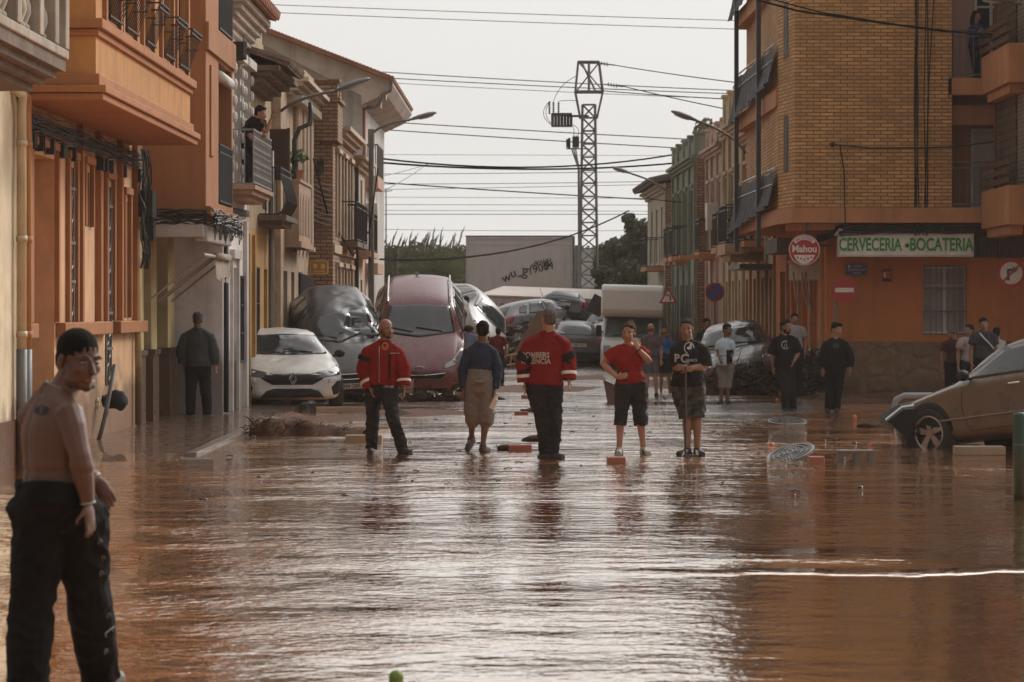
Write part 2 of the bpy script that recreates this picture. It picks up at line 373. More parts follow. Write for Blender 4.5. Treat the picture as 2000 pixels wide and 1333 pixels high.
    ms = n.new('ShaderNodeMixShader'); L(ma('MULTIPLY', mr(fz.outputs[0], .02, .46, .02, .89, 'LINEAR'), ma('SUBTRACT', 1.0, ma('MULTIPLY', silt, .3))), ms.inputs[0]); L(bs.outputs[0], ms.inputs[1]); L(gl.outputs[0], ms.inputs[2]); L(ms.outputs[0], n['Material Output'].inputs['Surface'])
    bs.inputs['Specular IOR Level'].default_value = .2
    return m
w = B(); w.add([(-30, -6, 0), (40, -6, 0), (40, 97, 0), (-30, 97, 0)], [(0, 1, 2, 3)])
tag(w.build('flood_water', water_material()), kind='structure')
# pavement on the left, tiles just above the water, dipping under it towards the camera
def pavement():
    b = B(); X0, X1 = -6.3, -4.33; ys = [26, 31, 33.5, 35.5, 38, 62, 92]; zs = [-.1, -.06, -.02, .035, .06, .1, .12]
    for i, (y, z) in enumerate(zip(ys, zs)): b.v += [(X0, y, z + .015), (X1, y, z), (X1, y, -.2)]
    for i in range(len(ys) - 1):
        k = 3 * i; b.f += [(k, k + 1, k + 4, k + 3), (k + 1, k + 2, k + 5, k + 4)]
    m = M('wet_tiles', (.16, .085, .055), .3, kind='brick', scale=(.42, .2), var=.15, bump=.6)
    t = m.node_tree; br = [x for x in t.nodes if x.type == 'TEX_BRICK'][0]; tc = [x for x in t.nodes if x.type == 'TEX_COORD'][0]
    t.links.new(tc.outputs['Object'], br.inputs[0]); br.inputs['Mortar'].default_value = (.05, .03, .02, 1)
    t.nodes['Principled BSDF'].inputs['Coat Weight'].default_value = .6
    tag(b.build('pavement', m), kind='structure')
    k = B()
    for i in range(9):
        y = 35.2 + i * 1.02; k.obox((X1 + .07, y + .5, -.02), (.15, 1.0, .15), (0, 0, 0))
    tag(k.build('kerb', M('kerb_stone', (.15, .12, .1), .4, bump=.5, coat=.4), bevel=.015), kind='structure')
    b = B(); b.box(5.2, 12, 54.3, 60, -.2, .09); tag(b.build('pavement_corner', M('wet_mud', (.14, .07, .042), .28, bump=.7, bscale=8, coat=.5)), kind='structure')
pavement()
def patch(name, pts, mat, z0=.0, z1=.012, seed=0):
    """an irregular low island in the water"""
    P = resample(pts, .25); random.seed(seed); n = len(P); cx = sum(p[0] for p in P) / n; cy = sum(p[1] for p in P) / n; V = []; Fc = []
    for r, t in enumerate((1, .93, .75, .4)):
        for p in P:
            j = 1 + .09 * noise.noise(Vector((p[0] * 1.7, p[1] * 1.7, seed)))
            x, y = cx + (p[0] - cx) * t * j, cy + (p[1] - cy) * t * j
            V.append((x, y, (-.03, z1 * .3, z1 * .8, z1)[r] + (0 if r == 0 else .35 * z1 * noise.noise(Vector((x * 2, y * 2, 3))))))
    for r in range(3):
        for i in range(n): Fc.append((r * n + i, r * n + (i + 1) % n, (r + 1) * n + (i + 1) % n, (r + 1) * n + i))
    V.append((cx, cy, z1)); 
    for i in range(n): Fc.append((3 * n + i, 3 * n + (i + 1) % n, 4 * n))
    o = B().add(V, Fc).build(name, mat, smooth=True); return tag(o, kind='structure')
g = lambda px, py: tuple(gnd(px, py)[:2])
wetroad = M('wet_road', (.2, .18, .165), .22, bump=.5, bscale=30, coat=.3, var=.25, scale=1)
patch('road', [g(1370, 808), g(1400, 790), g(1500, 787), g(1590, 792), g(1600, 806), g(1500, 811)], wetroad, z1=.03, seed=2)
silt = M('silt', (.15, .068, .036), .7, bump=.9, bscale=9, coat=.0, spec=.25, var=.3, scale=1.5)
for i, q in enumerate([[(905, 762), (1000, 752), (1180, 756), (1140, 766), (980, 768)], [(650, 806), (820, 798), (980, 808), (800, 815)], [(1240, 742), (1500, 752), (1480, 768), (1250, 757)],
        [(560, 815), (700, 808), (720, 822), (600, 830)], [(1000, 738), (1180, 733), (1190, 742), (1010, 745)], [(1600, 778), (1760, 776), (1790, 800), (1650, 800)], [(430, 812), (560, 800), (600, 812), (470, 822)]]):
    patch('mud_bank', [g(*p) for p in q], silt, z1=.022, seed=10 + i)
# ground beyond the water
b = B(); b.add([(-60, 96.5, .05), (60, 96.5, .05), (60, 260, .3), (-60, 260, .3)], [(0, 1, 2, 3)]); tag(b.build('embankment', M('earth2', (.12, .09, .055), .9, var=.3, bump=.5)), kind='structure')
# the hazy air
hz = B(); hz.box(-58, 58, -12, 255, -1.2, 17.5)
hm = bpy.data.materials.new('haze'); hm.use_nodes = True; t = hm.node_tree; t.nodes.remove(t.nodes['Principled BSDF'])
pv = t.nodes.new('ShaderNodeVolumePrincipled'); pv.inputs['Color'].default_value = (.93, .9, .86, 1); pv.inputs['Density'].default_value = .0003; pv.inputs['Anisotropy'].default_value = .3
t.links.new(pv.outputs[0], t.nodes['Material Output'].inputs['Volume']); tag(hz.build('haze', hm), kind='stuff')

# ------------------------------------------------------------------ behind the street: warehouse, reeds, trees, pylon, wires
def warehouse():
    r = thing('warehouse', (0, 205, 0), 'long pale industrial shed far behind the reeds and the pylon', 'warehouse'); b = B()
    z = CH + 125 * 205 / F; b.box(gx(600, 205), gx(1290, 205), 0, 22, 0, z - .5); b.build('wall', M('shed', (.5, .49, .47), .7, streak=.4), r)
    b = B(); 
    for i in range(60): x = gx(600, 205) + i * .42; b.box(x, x + .2, -.06, 22, z - .9, z)
    b.build('roof', M('shed_roof', (.42, .42, .41), .6), r)
warehouse()
random.seed(4)
def leaves(b, c, rad, n, size, seed, flat=.5):
    rnd = random.Random(seed); c = Vector(c)
    for i in range(n):
        u = Vector((rnd.gauss(0, 1), rnd.gauss(0, 1), rnd.gauss(0, 1))).normalized() * (rnd.random() ** .45)
        p = c + Vector((u.x * rad[0], u.y * rad[1], u.z * rad[2])); s = size * rnd.uniform(.6, 1.4)
        a = Vector((rnd.gauss(0, 1), rnd.gauss(0, 1), rnd.gauss(0, flat))).normalized(); e = a.orthogonal().normalized(); f = a.cross(e)
        b.add([p - e * s, p + f * s * .5, p + e * s, p - f * s * .5], [(0, 1, 2, 3)])
leafA = M('leaf_dark', (.095, .105, .055), .7, var=.5, scale=1.3); leafB = M('leaf_grey', (.085, .095, .05), .7, var=.4, scale=1.3); bark = M('bark', (.09, .07, .05), .9, bump=.6)
def tree(px, Y, top, half, seed, leaf, label, low=.35, dens=1., name='broadleaf_tree'):
    rnd = random.Random(seed); x = gx(px, Y); H = CH + (HY - top) * Y / F; wd = half * Y / F
    r = thing(name, (x, Y, 0), label, 'tree', 'trees beyond the end of the street')
    t = B(); fork = H * .38; t.tube([(0, 0, -.1), (.05, 0, fork * .5), (0, 0, fork), (.1, .1, H * .8)], [.16 * H / 6, .12 * H / 6, .09 * H / 6, .02], 8)
    tips = []
    for i in range(9):
        a = rnd.uniform(0, 6.28); z0 = fork * rnd.uniform(.6, 1.6); q = Vector((math.cos(a) * wd * rnd.uniform(.4, .8), math.sin(a) * wd * .6, min(H * .9, z0 + H * rnd.uniform(.12, .4))))
        t.tube([(0, 0, z0), q * .55 + Vector((0, 0, z0 * .5)), q], [.05, .035, .012], 5); tips.append(q)
    t.build('trunk', bark, r); b = B()
    for q in tips + [Vector((rnd.uniform(-.7, .7) * wd, rnd.uniform(-.5, .5) * wd, H * rnd.uniform(low, .88))) for _ in range(int(30 * dens))]:
        rr = wd * rnd.uniform(.26, .5); q.z = min(q.z, H - rr * .6); leaves(b, q, (rr, rr, rr * .75), int(420 * dens), .085 * (Y / 120), rnd.random())
    b.build('crown', leaf, r)
tree(1262, 122, 388, 52, 1, leafA, 'tallest dark tree rising behind the cream house at the end of the street')
tree(1208, 128, 452, 48, 2, leafA, 'dark rounded tree between the pylon and the end house')
tree(1180, 116, 512, 30, 3, leafB, 'low grey green shrub at the foot of the pylon', low=.15, name='shrub')
tree(1240, 112, 500, 46, 5, leafB, 'grey green bushy tree in front of the dark trees beside the end house', low=.1, dens=1.4)
tree(1330, 125, 420, 55, 6, leafA, 'dark tree mostly hidden behind the houses on the right', low=.2)
tree(880, 128, 500, 34, 7, leafB, 'olive green bush at the left edge of the tall pale truck box', low=.1, name='shrub')
tree(815, 124, 505, 40, 8, leafA, 'dark green bush in the middle of the reed bed', low=.1, name='shrub')
tree(760, 126, 498, 36, 9, leafB, 'grey green bush at the left end of the reed bed', low=.1, name='shrub')
def reeds():
    b = B(); rnd = random.Random(9); e = B()
    for i in range(1500):
        px = rnd.uniform(700, 915); Y = rnd.uniform(112, 121); top = rnd.uniform(475, 560); x = gx(px, Y); z = CH + (HY - top) * Y / F; lean = rnd.gauss(.25, .3)
        p1 = Vector((x + lean, Y, z)); b.tube([(x, Y, 0), (x + lean * .3, Y, z * .6), p1], [.012, .01, .005], 3, caps=False)
        for k in range(7):
            h = z * rnd.uniform(.3, .95); q = Vector((x + lean * h / z * .8, Y, h)); d = Vector((rnd.choice((-1, 1)) * rnd.uniform(.25, .6), rnd.uniform(-.2, .2), rnd.uniform(.1, .5)))
            b.add([q, q + d * .5 + Vector((0, 0, .08)), q + d + Vector((0, 0, -.1)), q + d * .5 - Vector((0, 0, .02))], [(0, 1, 2, 3)])
    tag(b.build('reed_bed', M('reed', (.13, .135, .06), .8, var=.5, scale=.8)), 'tall green and yellow reeds growing past the end of the street', 'reeds', kind='stuff')
    for i in range(46):
        px = rnd.uniform(742, 905); Y = rnd.uniform(113, 117); x = gx(px, Y); z0 = CH + (HY - rnd.uniform(490, 515)) * Y / F; L = rnd.uniform(.5, 1.0); ln = rnd.uniform(.1, .35)
        for k in range(16):
            t = k / 16; q = Vector((x + ln * t * t, Y, z0 + L * t)); w_ = .055 * math.sin(math.pi * (t * .85 + .12)); a = rnd.uniform(0, 6.28)
            d = Vector((math.cos(a) * w_ + .05, math.sin(a) * w_, .16)); e.add([q - Vector((w_ * .6, 0, 0)), q + Vector((w_ * .6, 0, 0)), q + d * 1.1], [(0, 1, 2)])
    tag(e.build('reed_plume', M('plume', (.16, .125, .09), .9)), 'feathery brown seed plumes standing over the reed bed', 'reeds', kind='stuff')
reeds()
steel = M('grey_steel', (.16, .15, .14), .55, metal=.3, var=.25); dark = M('dark_metal', (.03, .03, .032), .5); wirem = M('wire', (.015, .015, .015), .95, spec=.02)
def pylon():
    Y = 118; cx = gx(1150, Y); r = thing('electricity_pylon', (cx, Y, 0), 'grey lattice steel electricity pylon with a braced cage top beside the tall truck box', 'pylon')
    z = lambda py: CH + (HY - py) * Y / F; x = lambda px: gx(px, Y) - cx; L = B(); H = z(205); w0, w1 = .40, .26; bz = z(600)
    wd = lambda h: w0 + (w1 - w0) * h / H
    for sx in (-1, 1):
        for sy in (-1, 1): L.tube([(sx * w0, sy * w0, 0), (sx * w1, sy * w1, H)], .05, 4)
    L.build('leg', steel, r); X = B(); n = 19
    for i in range(n):
        a, c = H * i / n, H * (i + 1) / n; A, C = wd(a), wd(c)
        for s in (-1, 1):
            X.tube([(-A, s * A, a), (C, s * C, c)], .022, 4); X.tube([(A, s * A, a), (-C, s * C, c)], .022, 4); X.tube([(s * A, -A, a), (s * C, C, c)], .022, 4)
            X.tube([(-C, s * C, c), (C, s * C, c)], .022, 4)
    X.build('lattice_bracing', steel, r); T = B(); zt, zm, zb = z(122), z(165), z(180)
    top = [(-.44, -.3), (.42, -.3), (.42, .3), (-.44, .3)]; low = [(-.56, -.4), (.58, -.4), (.58, .4), (-.56, .4)]
    for (a, c) in zip(top, low): T.tube([(*a, zt), (*c, zb)], .045, 4); T.tube([(*c, zb), (a[0] * .8, a[1] * .8, z(232))], .04, 4)
    for P, h in ((top, zt), (low, zb)):
        for i in range(4): T.tube([(*P[i], h), (*P[(i + 1) % 4], h)], .045, 4)
    for i in range(4): T.tube([(*top[i], zt), (*low[(i + 1) % 4], zb)], .03, 4); T.tube([(*top[i], zt), (*top[(i + 2) % 4], zt)], .03, 4)
    T.tube([(0, -.3, zt), (0, -.3, zb)], .05, 4); T.tube([(-.3, 0, zt), (.3, .1, zb)], .04, 4); T.build('cage', steel, r)
    ins = M('insulator', (.2, .19, .13), .3)
    for (px, py) in ((1170, 124), (1188, 166)):
        i_ = B()
        for k in range(4): i_.ball((x(px) + k * .11, -.3, z(py) - k * .02), (.03, .1, .1), 8, 6)
        i_.tube([(x(px) - .2, -.3, z(py)), (x(px) + .62, -.3, z(py) - .1)], .03, 5); i_.build('insulator', ins, r)
    s = B(); s.tube([(x(1112), 0, z(227)), (0, 0, z(227))], .05, 5); s.box(x(1077), x(1117), -.35, .35, z(226), z(222))
    for k in range(7):
        q = x(1079) + k * .13; s.tube([(q, -.3 + k * .09, z(247)), (q, -.3 + k * .09, z(224))], [.06, .06], 8)
    s.box(x(1077), x(1117), -.3, .3, z(248), z(246)); s.build('switchgear', dark, r)
    for k, px in enumerate((1073, 1081, 1091)):
        u = B(); 
        for j in range(6): u.lathe([(.05, 0), (.05, .03), (.02, .06)], (x(px), -.2 + k * .15, z(224) + .02 + j * .085), 8)
        u.tube([(x(px), -.2 + k * .15, z(224)), (x(px), -.2 + k * .15, z(199))], .02, 5); u.build('bushing', dark, r)
    t_ = B(); t_.box(x(1118), x(1131), -.25, .25, z(288), z(268))
    for k in range(4): t_.box(x(1119 + 3 * k), x(1120.5 + 3 * k), -.3, .3, z(290), z(266))
    t_.tube([(x(1108), 0, z(289)), (x(1108), 0, z(272))], .05, 6); t_.tube([(x(1112), 0, z(290)), (x(1112), 0, z(270))], .05, 6); t_.box(x(1106), 0, -.05, .05, z(292), z(290)); t_.build('transformer', dark, r)
    c = B()
    for k in range(3): c.tube([(x(1116 + 4 * k), 0, z(290)), (x(1124 + 2 * k), -.3, z(315)), (x(1129 + k), -.42, z(330)), (x(1130 + k), -.45, z(600))], .03, 5)
    c.tube([(x(1127), -.48, z(480)), (x(1127), -.5, z(600))], .09, 6); c.build('conduit', steel, r)
    k = B()
    for (a, c2, m_) in (((1081, 199), (1125, 150), (1092, 165)), ((1091, 199), (1130, 198), (1105, 196)), ((1073, 199), (1077, 245), (1048, 225)), ((1075, 199), (1078, 244), (1056, 222)), ((1112, 245), (1120, 268), (1124, 245)), ((1118, 245), (1128, 268), (1135, 250))):
        p, q, mm = [Vector((x(a_), -.2, z(b_))) for a_, b_ in (a, c2, m_)]
        k.tube([p * (1 - t) ** 2 + mm * 2 * t * (1 - t) + q * t * t for t in [i / 8 for i in range(9)]], .012, 4)
    k.build('jumper_cable', wirem, r)
pylon()
def wire(a, c, Ya, Yc=None, mid=None, r=.02, label=None, droop=0., twist=False):
    p = at(*a, Ya); q = at(*c, Yc or Ya); sag = droop * Ya / F; b = B(); pts = catenary(p, q, sag)
    b.tube(pts, r, 5, caps=False)
    o = b.build('overhead_wire', wirem if r > .015 else M('thin_wire', (.12, .12, .12), .6)); tag(o, label or 'thin overhead wire crossing the pale sky beyond the end of the street', 'wire', 'overhead wires across the sky'); return o
WL = 'one of the evenly spaced thin wires crossing the pale sky behind the pylon'
for a, c, Y, r, dr in [((420, 5), (1560, 44), 175, .022, 2), ((420, 20), (1560, 61), 175, .022, 2), ((640, 134), (1500, 180), 170, .028, 3), ((640, 146), (1500, 186), 170, .028, 3), ((640, 155), (1500, 196), 175, .018, 3),
        ((640, 231), (1500, 280), 165, .03, 2), ((640, 246), (1500, 299), 165, .03, 2), ((640, 302), (1500, 305), 160, .013, 0), ((640, 340), (1500, 330), 150, .016, 3),
        ((640, 360), (1500, 350), 150, .016, 3), ((640, 349), (1300, 392), 135, .03, 2), ((640, 372), (1300, 360), 140, .014, 1), ((640, 400), (1300, 401), 140, .014, 0), ((640, 411), (1300, 413), 140, .012, 0), ((640, 419), (1300, 419), 140, .016, 0), ((640, 446), (1300, 450), 150, .013, 3), ((640, 385), (1300, 388), 150, .013, 0)]:
    wire(a, c, Y, r=r, droop=dr, label=WL)
wire((1190, 126), (1560, 175), 118, 100, r=.02, droop=3, label='single wire running right from the very top of the pylon')
wire((1205, 166), (1560, 240), 118, 95, r=.02, droop=3, label='wire running right from the insulator on the pylon cage')
wire((1178, 178), (1560, 200), 118, 95, r=.02, droop=2, label='wire leaving the pylon cage just under the upper insulators')
wire((742, 310), (1330, 300), 84, 98, r=.028, droop=24, label='thick twisted cable sagging between the left lamp post and the green house, upper of two')
wire((742, 318), (1330, 318), 84, 98, r=.03, droop=14, label='thick twisted cable sagging from the left lamp post, lower of two')
wire((742, 507), (1228, 412), 80, 112, r=.03, droop=40, label='low black cable drooping in front of the tall pale truck box')
wire((690, 355), (845, 318), 82, 110, r=.014, droop=4, label='thin wire climbing from the balcony of the gabled house'); wire((745, 375), (835, 320), 82, 110, r=.014, droop=4, label='thin wire meeting another in a point above the reeds')
wire((1265, 388), (1420, 395), 98, 84, r=.018, droop=4, label='cable strung along the fronts of the green and pink houses')
def mast():
    r = thing('thin_mast', (gx(754, 118), 118, 0), 'thin bare mast sticking up out of the reeds', 'mast'); b = B(); b.tube([(0, 0, 0), (0, 0, CH + (HY - 368) * 118 / F)], [.04, .025], 6); b.build('pole', steel, r)
    b = B(); b.tube([(-.25, 0, 6.7), (.25, 0, 6.75)], .02, 5); b.build('crossarm', steel, r)
    r = thing('wooden_post', (gx(773, 106), 106, 0), 'dark wooden post standing in front of the reeds', 'post'); b = B(); b.lathe([(.1, 0), (.085, 3.8), (.12, 3.85), (.1, 4.05)], (0, 0, 0), 8); b.build('shaft', bark, r)
mast()

def flotsam():
    b = B(); rnd = random.Random(12)
    for i in range(120):
        Y = 27 + 27 * rnd.random(); x = rnd.uniform(-4.2, 4.6) * (Y / 40) ** .5; a = rnd.uniform(0, 3.14); L = rnd.uniform(.03, .13); d = Vector((math.cos(a), math.sin(a), 0)) * L
        if rnd.random() < .7: b.tube([(x, Y, .004), (x + d.x * .5, Y + d.y * .5, .014), (x + d.x, Y + d.y, .004)], [.006, .008, .004], 5)
        else: b.ball((x, Y, .0), (L * .4, L * .3, .02), 7, 5)
    tag(b.build('floating_bits', M('wet_bits', (.03, .02, .014), .5)), 'scattered dark twigs and scraps floating on the brown water', 'debris', kind='stuff')
flotsam()
# ------------------------------------------------------------------ buildings
def wall_face(b, x0, x1, z0, z1, holes, depth=.22, back=6., y=0.):
    """street face with real openings: front, reveals, and the mass behind"""
    xs = sorted({x0, x1, *[h[0] for h in holes], *[h[1] for h in holes]}); zs = sorted({z0, z1, *[h[2] for h in holes], *[h[3] for h in holes]})
    xs = [v for v in xs if x0 <= v <= x1]; zs = [v for v in zs if z0 <= v <= z1]
    inh = lambda x, z: any(h[0] < x < h[1] and h[2] < z < h[3] for h in holes)
    for i in range(len(xs) - 1):
        for j in range(len(zs) - 1):
            if not inh((xs[i] + xs[i + 1]) / 2, (zs[j] + zs[j + 1]) / 2):
                b.add([(xs[i], y, zs[j]), (xs[i + 1], y, zs[j]), (xs[i + 1], y, zs[j + 1]), (xs[i], y, zs[j + 1])], [(0, 1, 2, 3)])
    for (a, c, d, e) in holes:
        b.add([(a, y, d), (c, y, d), (c, y, e), (a, y, e), (a, y + depth, d), (c, y + depth, d), (c, y + depth, e), (a, y + depth, e)],
              [(0, 1, 5, 4), (1, 2, 6, 5), (2, 3, 7, 6), (3, 0, 4, 7), (4, 5, 6, 7)])
    b.add([(x0, y, z0), (x1, y, z0), (x1, y, z1), (x0, y, z1), (x0, back, z0), (x1, back, z0), (x1, back, z1), (x0, back, z1)],
          [(0, 4, 7, 3), (1, 2, 6, 5), (3, 7, 6, 2), (0, 1, 5, 4), (4, 5, 6, 7)])
glass = M('window_glass', (.03, .035, .04), .12, var=.3, spec=.7); wood = M('brown_wood', (.10, .055, .032), .6, streak=.4); iron = M('black_iron', (.022, .021, .022), .5)
whitep = M('white_paint', (.6, .57, .53), .6, streak=.5); louv = M('grey_roller', (.34, .31, .28), .55, streak=.3); ochreT = M('brown_tile', (.11, .065, .048), .35, mud=.9)
def opening(r, x0, x1, z0, z1, kind='glass', y=.12, fm=None, gm=None, grille=False, sill=None, yo=0., name=None):
    """frame (part) with pane or shutter (sub-part); kind: glass / roller / door / louvre"""
    fm = fm or wood; f = B(); t = .05
    y += yo
    f.box(x0, x0 + t, y - .03, y + .05, z0, z1); f.box(x1 - t, x1, y - .03, y + .05, z0, z1); f.box(x0 + t, x1 - t, y - .03, y + .05, z1 - t, z1); f.box(x0 + t, x1 - t, y - .03, y + .05, z0, z0 + t)
    if kind in ('glass', 'louvre') and x1 - x0 > .55: m = (x0 + x1) / 2; f.box(m - .03, m + .03, y - .025, y + .05, z0 + t, z1 - t)
    if kind == 'glass' and z1 - z0 > 1.1: f.box(x0 + t, x1 - t, y - .02, y + .05, z0 + (z1 - z0) * .7, z0 + (z1 - z0) * .7 + .04)
    o = f.build(name or ('door' if kind == 'door' else 'window'), fm, r); p = B()
    if kind == 'glass': p.box(x0 + t, x1 - t, y + .02, y + .03, z0 + t, z1 - t); p.build('pane', gm or glass, o)
    elif kind == 'door':
        p.box(x0 + t, x1 - t, y + .0, y + .045, z0 + t, z1 - t); m = (x0 + x1) / 2
        for (a, c) in ((x0 + .1, m - .04), (m + .04, x1 - .1)):
            for k in range(3): h = (z1 - z0 - .3) / 3; p.box(a, c, y - .015, y + .001, z0 + .15 + k * h, z0 + .05 + (k + 1) * h)
        p.build('door_leaf', gm or wood, o)
    else:
        n = int((z1 - z0) / .075)
        for k in range(n): z = z0 + t + k * (z1 - z0 - 2 * t) / n; p.add([(x0 + t, y + .02, z), (x1 - t, y + .02, z), (x1 - t, y - .005, z + .062), (x0 + t, y - .005, z + .062)], [(0, 1, 2, 3)])
        p.box(x0 + t, x1 - t, y + .025, y + .04, z0 + t, z1 - t); p.build('shutter', gm or louv, o)
    if grille:
        g_ = B(); n = max(3, int((x1 - x0) / .12))
        for k in range(n + 1): x = x0 + .02 + (x1 - x0 - .04) * k / n; g_.box(x - .008, x + .008, yo - .025, yo - .01, z0 - .02, z1 + .02)
        for k in range(4): z = z0 + (z1 - z0) * k / 3; g_.box(x0, x1, yo - .03, yo - .005, z - .012, z + .012)
        g_.build('window_grille', iron if grille is True else grille, o)
    if sill: s_ = B(); s_.box(x0 - .08, x1 + .08, yo - .08, yo + .1, z0 - .09, z0 - .01); s_.build('sill', sill, o)
    return o
def railing(r, x0, x1, y, z0, z1, mat=iron, sides=0., step=.13, belly=0., name='railing', orn=False):
    b = B(); n = int((x1 - x0) / step)
    def bar(x, yy, dx=0, dy=-1):
        if belly: b.tube([(x + dx * 0, yy, z0), (x - dx * belly * .9 * 0, yy + dy * belly, z0 + .25), (x, yy + dy * belly * .8, z0 + .4), (x, yy, z0 + .75), (x, yy, z1)], .01, 4, caps=False)
        else: b.tube([(x, yy, z0), (x, yy, z1)], .01, 4, caps=False)
    for k in range(n + 1):
        x = x0 + (x1 - x0) * k / n; bar(x, y)
        if orn and k < n:
            c = (x + step / 2, y, (z0 + z1) / 2)
            for zz in (.25, .5, .75): b.lathe([(.001, 0), (.001, .001)], c, 3) if 0 else b.tube([(c[0] + .05 * math.cos(a), y, z0 + (z1 - z0) * zz + .08 * math.sin(a)) for a in [i * math.pi / 4 for i in range(9)]], .007, 4, caps=False)
    if sides:
        m = max(2, int(sides / step))
        for x in (x0, x1):
            for k in range(1, m): b.tube([(x, y + sides * k / m, z0), (x, y + sides * k / m, z1)], .01, 4, caps=False)
            for z in (z0, z1): b.box(x - .015, x + .015, y, y + sides, z - .015, z + .015)
    for z in (z0 + .03, z1, z1 - .12): b.box(x0 - .015, x1 + .015, y - .016, y + .016, z - .014, z + .014)
    return b.build(name, mat, r)
def cornice(b, x0, x1, z, out, h, steps=3, y=0.):
    for k in range(steps):
        d = out * (k + 1) / steps; b.box(x0 - d * .4, x1 + d * .4, y - d, y + .02 + .001 * k, z + h * k / steps, z + h * (k + 1) / steps)
def side_L(X, Y0): return dict(loc=(X, Y0, 0), rz=R(90))
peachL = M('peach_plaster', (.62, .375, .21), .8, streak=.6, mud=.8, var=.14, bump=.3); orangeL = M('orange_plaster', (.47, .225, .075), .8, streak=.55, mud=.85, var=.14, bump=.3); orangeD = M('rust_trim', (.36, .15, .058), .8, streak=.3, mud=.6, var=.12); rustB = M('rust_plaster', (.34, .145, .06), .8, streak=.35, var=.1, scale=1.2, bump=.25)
cream = M('cream_plaster', (.62, .52, .36), .8, streak=.5, mud=.6, bump=.2); stone = M('worn_stone', (.36, .31, .25), .85, streak=.7, bump=.5, var=.25); conc = M('grey_mould', (.16, .12, .09), .9, streak=.7, var=.4, bump=.8)
lilac = M('lilac_white', (.8, .73, .71), .8, streak=.4, mud=1., var=.12); yelP = M('yellow_pillar', (.52, .4, .2), .75, streak=.4, mud=.9)
ochre = M('ochre_plaster', (.47, .27, .09), .8, streak=.5, mud=.9); oldbr = M('old_brick', (.36, .21, .125), .85, kind='brick', scale=(.28, .085), var=.3, bump=1.); tan = M('tan_plaster', (.4, .26, .165), .8, streak=.4)
fadedw = M('faded_white', (.55, .5, .45), .85, streak=.75, var=.2, mud=.9); tileR = M('roof_tile', (.33, .15, .085), .8, var=.35, bump=.8, bscale=14)
Yl = lambda px, X: F * X / (px - CX)          # depth of a point of plane X seen in column px
zz = lambda py, Y: CH + (HY - py) * Y / F
def L0():
    r = thing('cream_house', **{k: v for k, v in side_L(-6, 22).items() if k != 'rz'}, label='cream house at the left edge with a worn stone balustrade balcony above', cat='house', rz=R(90)); Lx = 11.15
    b = B(); wall_face(b, 0, Lx, 0, 9, [(2, 3.2, 0, 2.5), (5, 7, 1.2, 2.8), (2, 8, 4.9, 7.2)]); b.build('wall', cream, r)
    opening(r, 2, 3.2, 0, 2.5, 'door'); opening(r, 5, 7, 1.2, 2.8, 'roller'); opening(r, 2, 8, 4.9, 7.2, 'glass')
    b = B(); b.box(0, Lx, -.03, .0, 0, .55); b.build('plinth', ochreT, r)
    s = B(); s.box(-1, 8.3, -1.0, -.001, 4.35, 4.48)
    for k in range(3): s.box(-1, 8.2 - .05 * k, -.92 + .12 * k, -.001, 4.26 - .07 * k + .01, 4.36 - .07 * k)
    s.build('balcony_slab', conc, r); q = B()
    q.box(-1, 8.34, -1.03, -.72, 4.48, 4.58); q.box(-1, 8.34, -1.02, -.74, 5.3, 5.42)
    for x in (-.5, 1.5, 3.5, 5.4, 6.65, 7.55, 8.2): q.box(x - .11, x + .11, -1.04, -.72, 4.581, 5.3)
    q.box(8.1, 8.32, -.7, 0, 4.48, 4.58); q.build('balustrade_frame', stone, r, bevel=.015)
    prof = [(.035, 0), (.085, .03), (.085, .07), (.06, .1), (.1, .2), (.095, .28), (.05, .42), (.035, .55), (.05, .6), (.035, .63), (.06, .66), (.06, .72)]
    for k in range(34):
        x = -.3 + k * .248
        if min(abs(x - v) for v in (-.5, 1.5, 3.5, 5.4, 6.65, 7.55, 8.2)) < .13: continue
        B().lathe(prof, (x, -.87, 4.581), 10).build('baluster', stone, r, smooth=True)
    for (dx, m, rr) in ((10.75, M('cream_pipe', (.55, .45, .3), .5, streak=.3), .055), (11.05, orangeL, .06)):
        p = B(); p.tube([(dx, -.09, 1.35), (dx, -.09, 4.1), (dx - .1, -.12, 4.28), (dx - .22, .0, 4.36)], rr, 10); 
        for z in (1.5, 2.6, 3.7): p.tube([(dx, -.09, z), (dx, -.09, z + .07)], rr + .012, 10)
        p.build('downpipe', m, r, smooth=True); p = B(); p.tube([(dx, -.09, 0), (dx, -.09, 1.36)], rr + .008, 10); p.build('pipe_shoe', M('grey_pipe', (.13, .13, .13), .5, mud=.5), r, smooth=True)
L0()
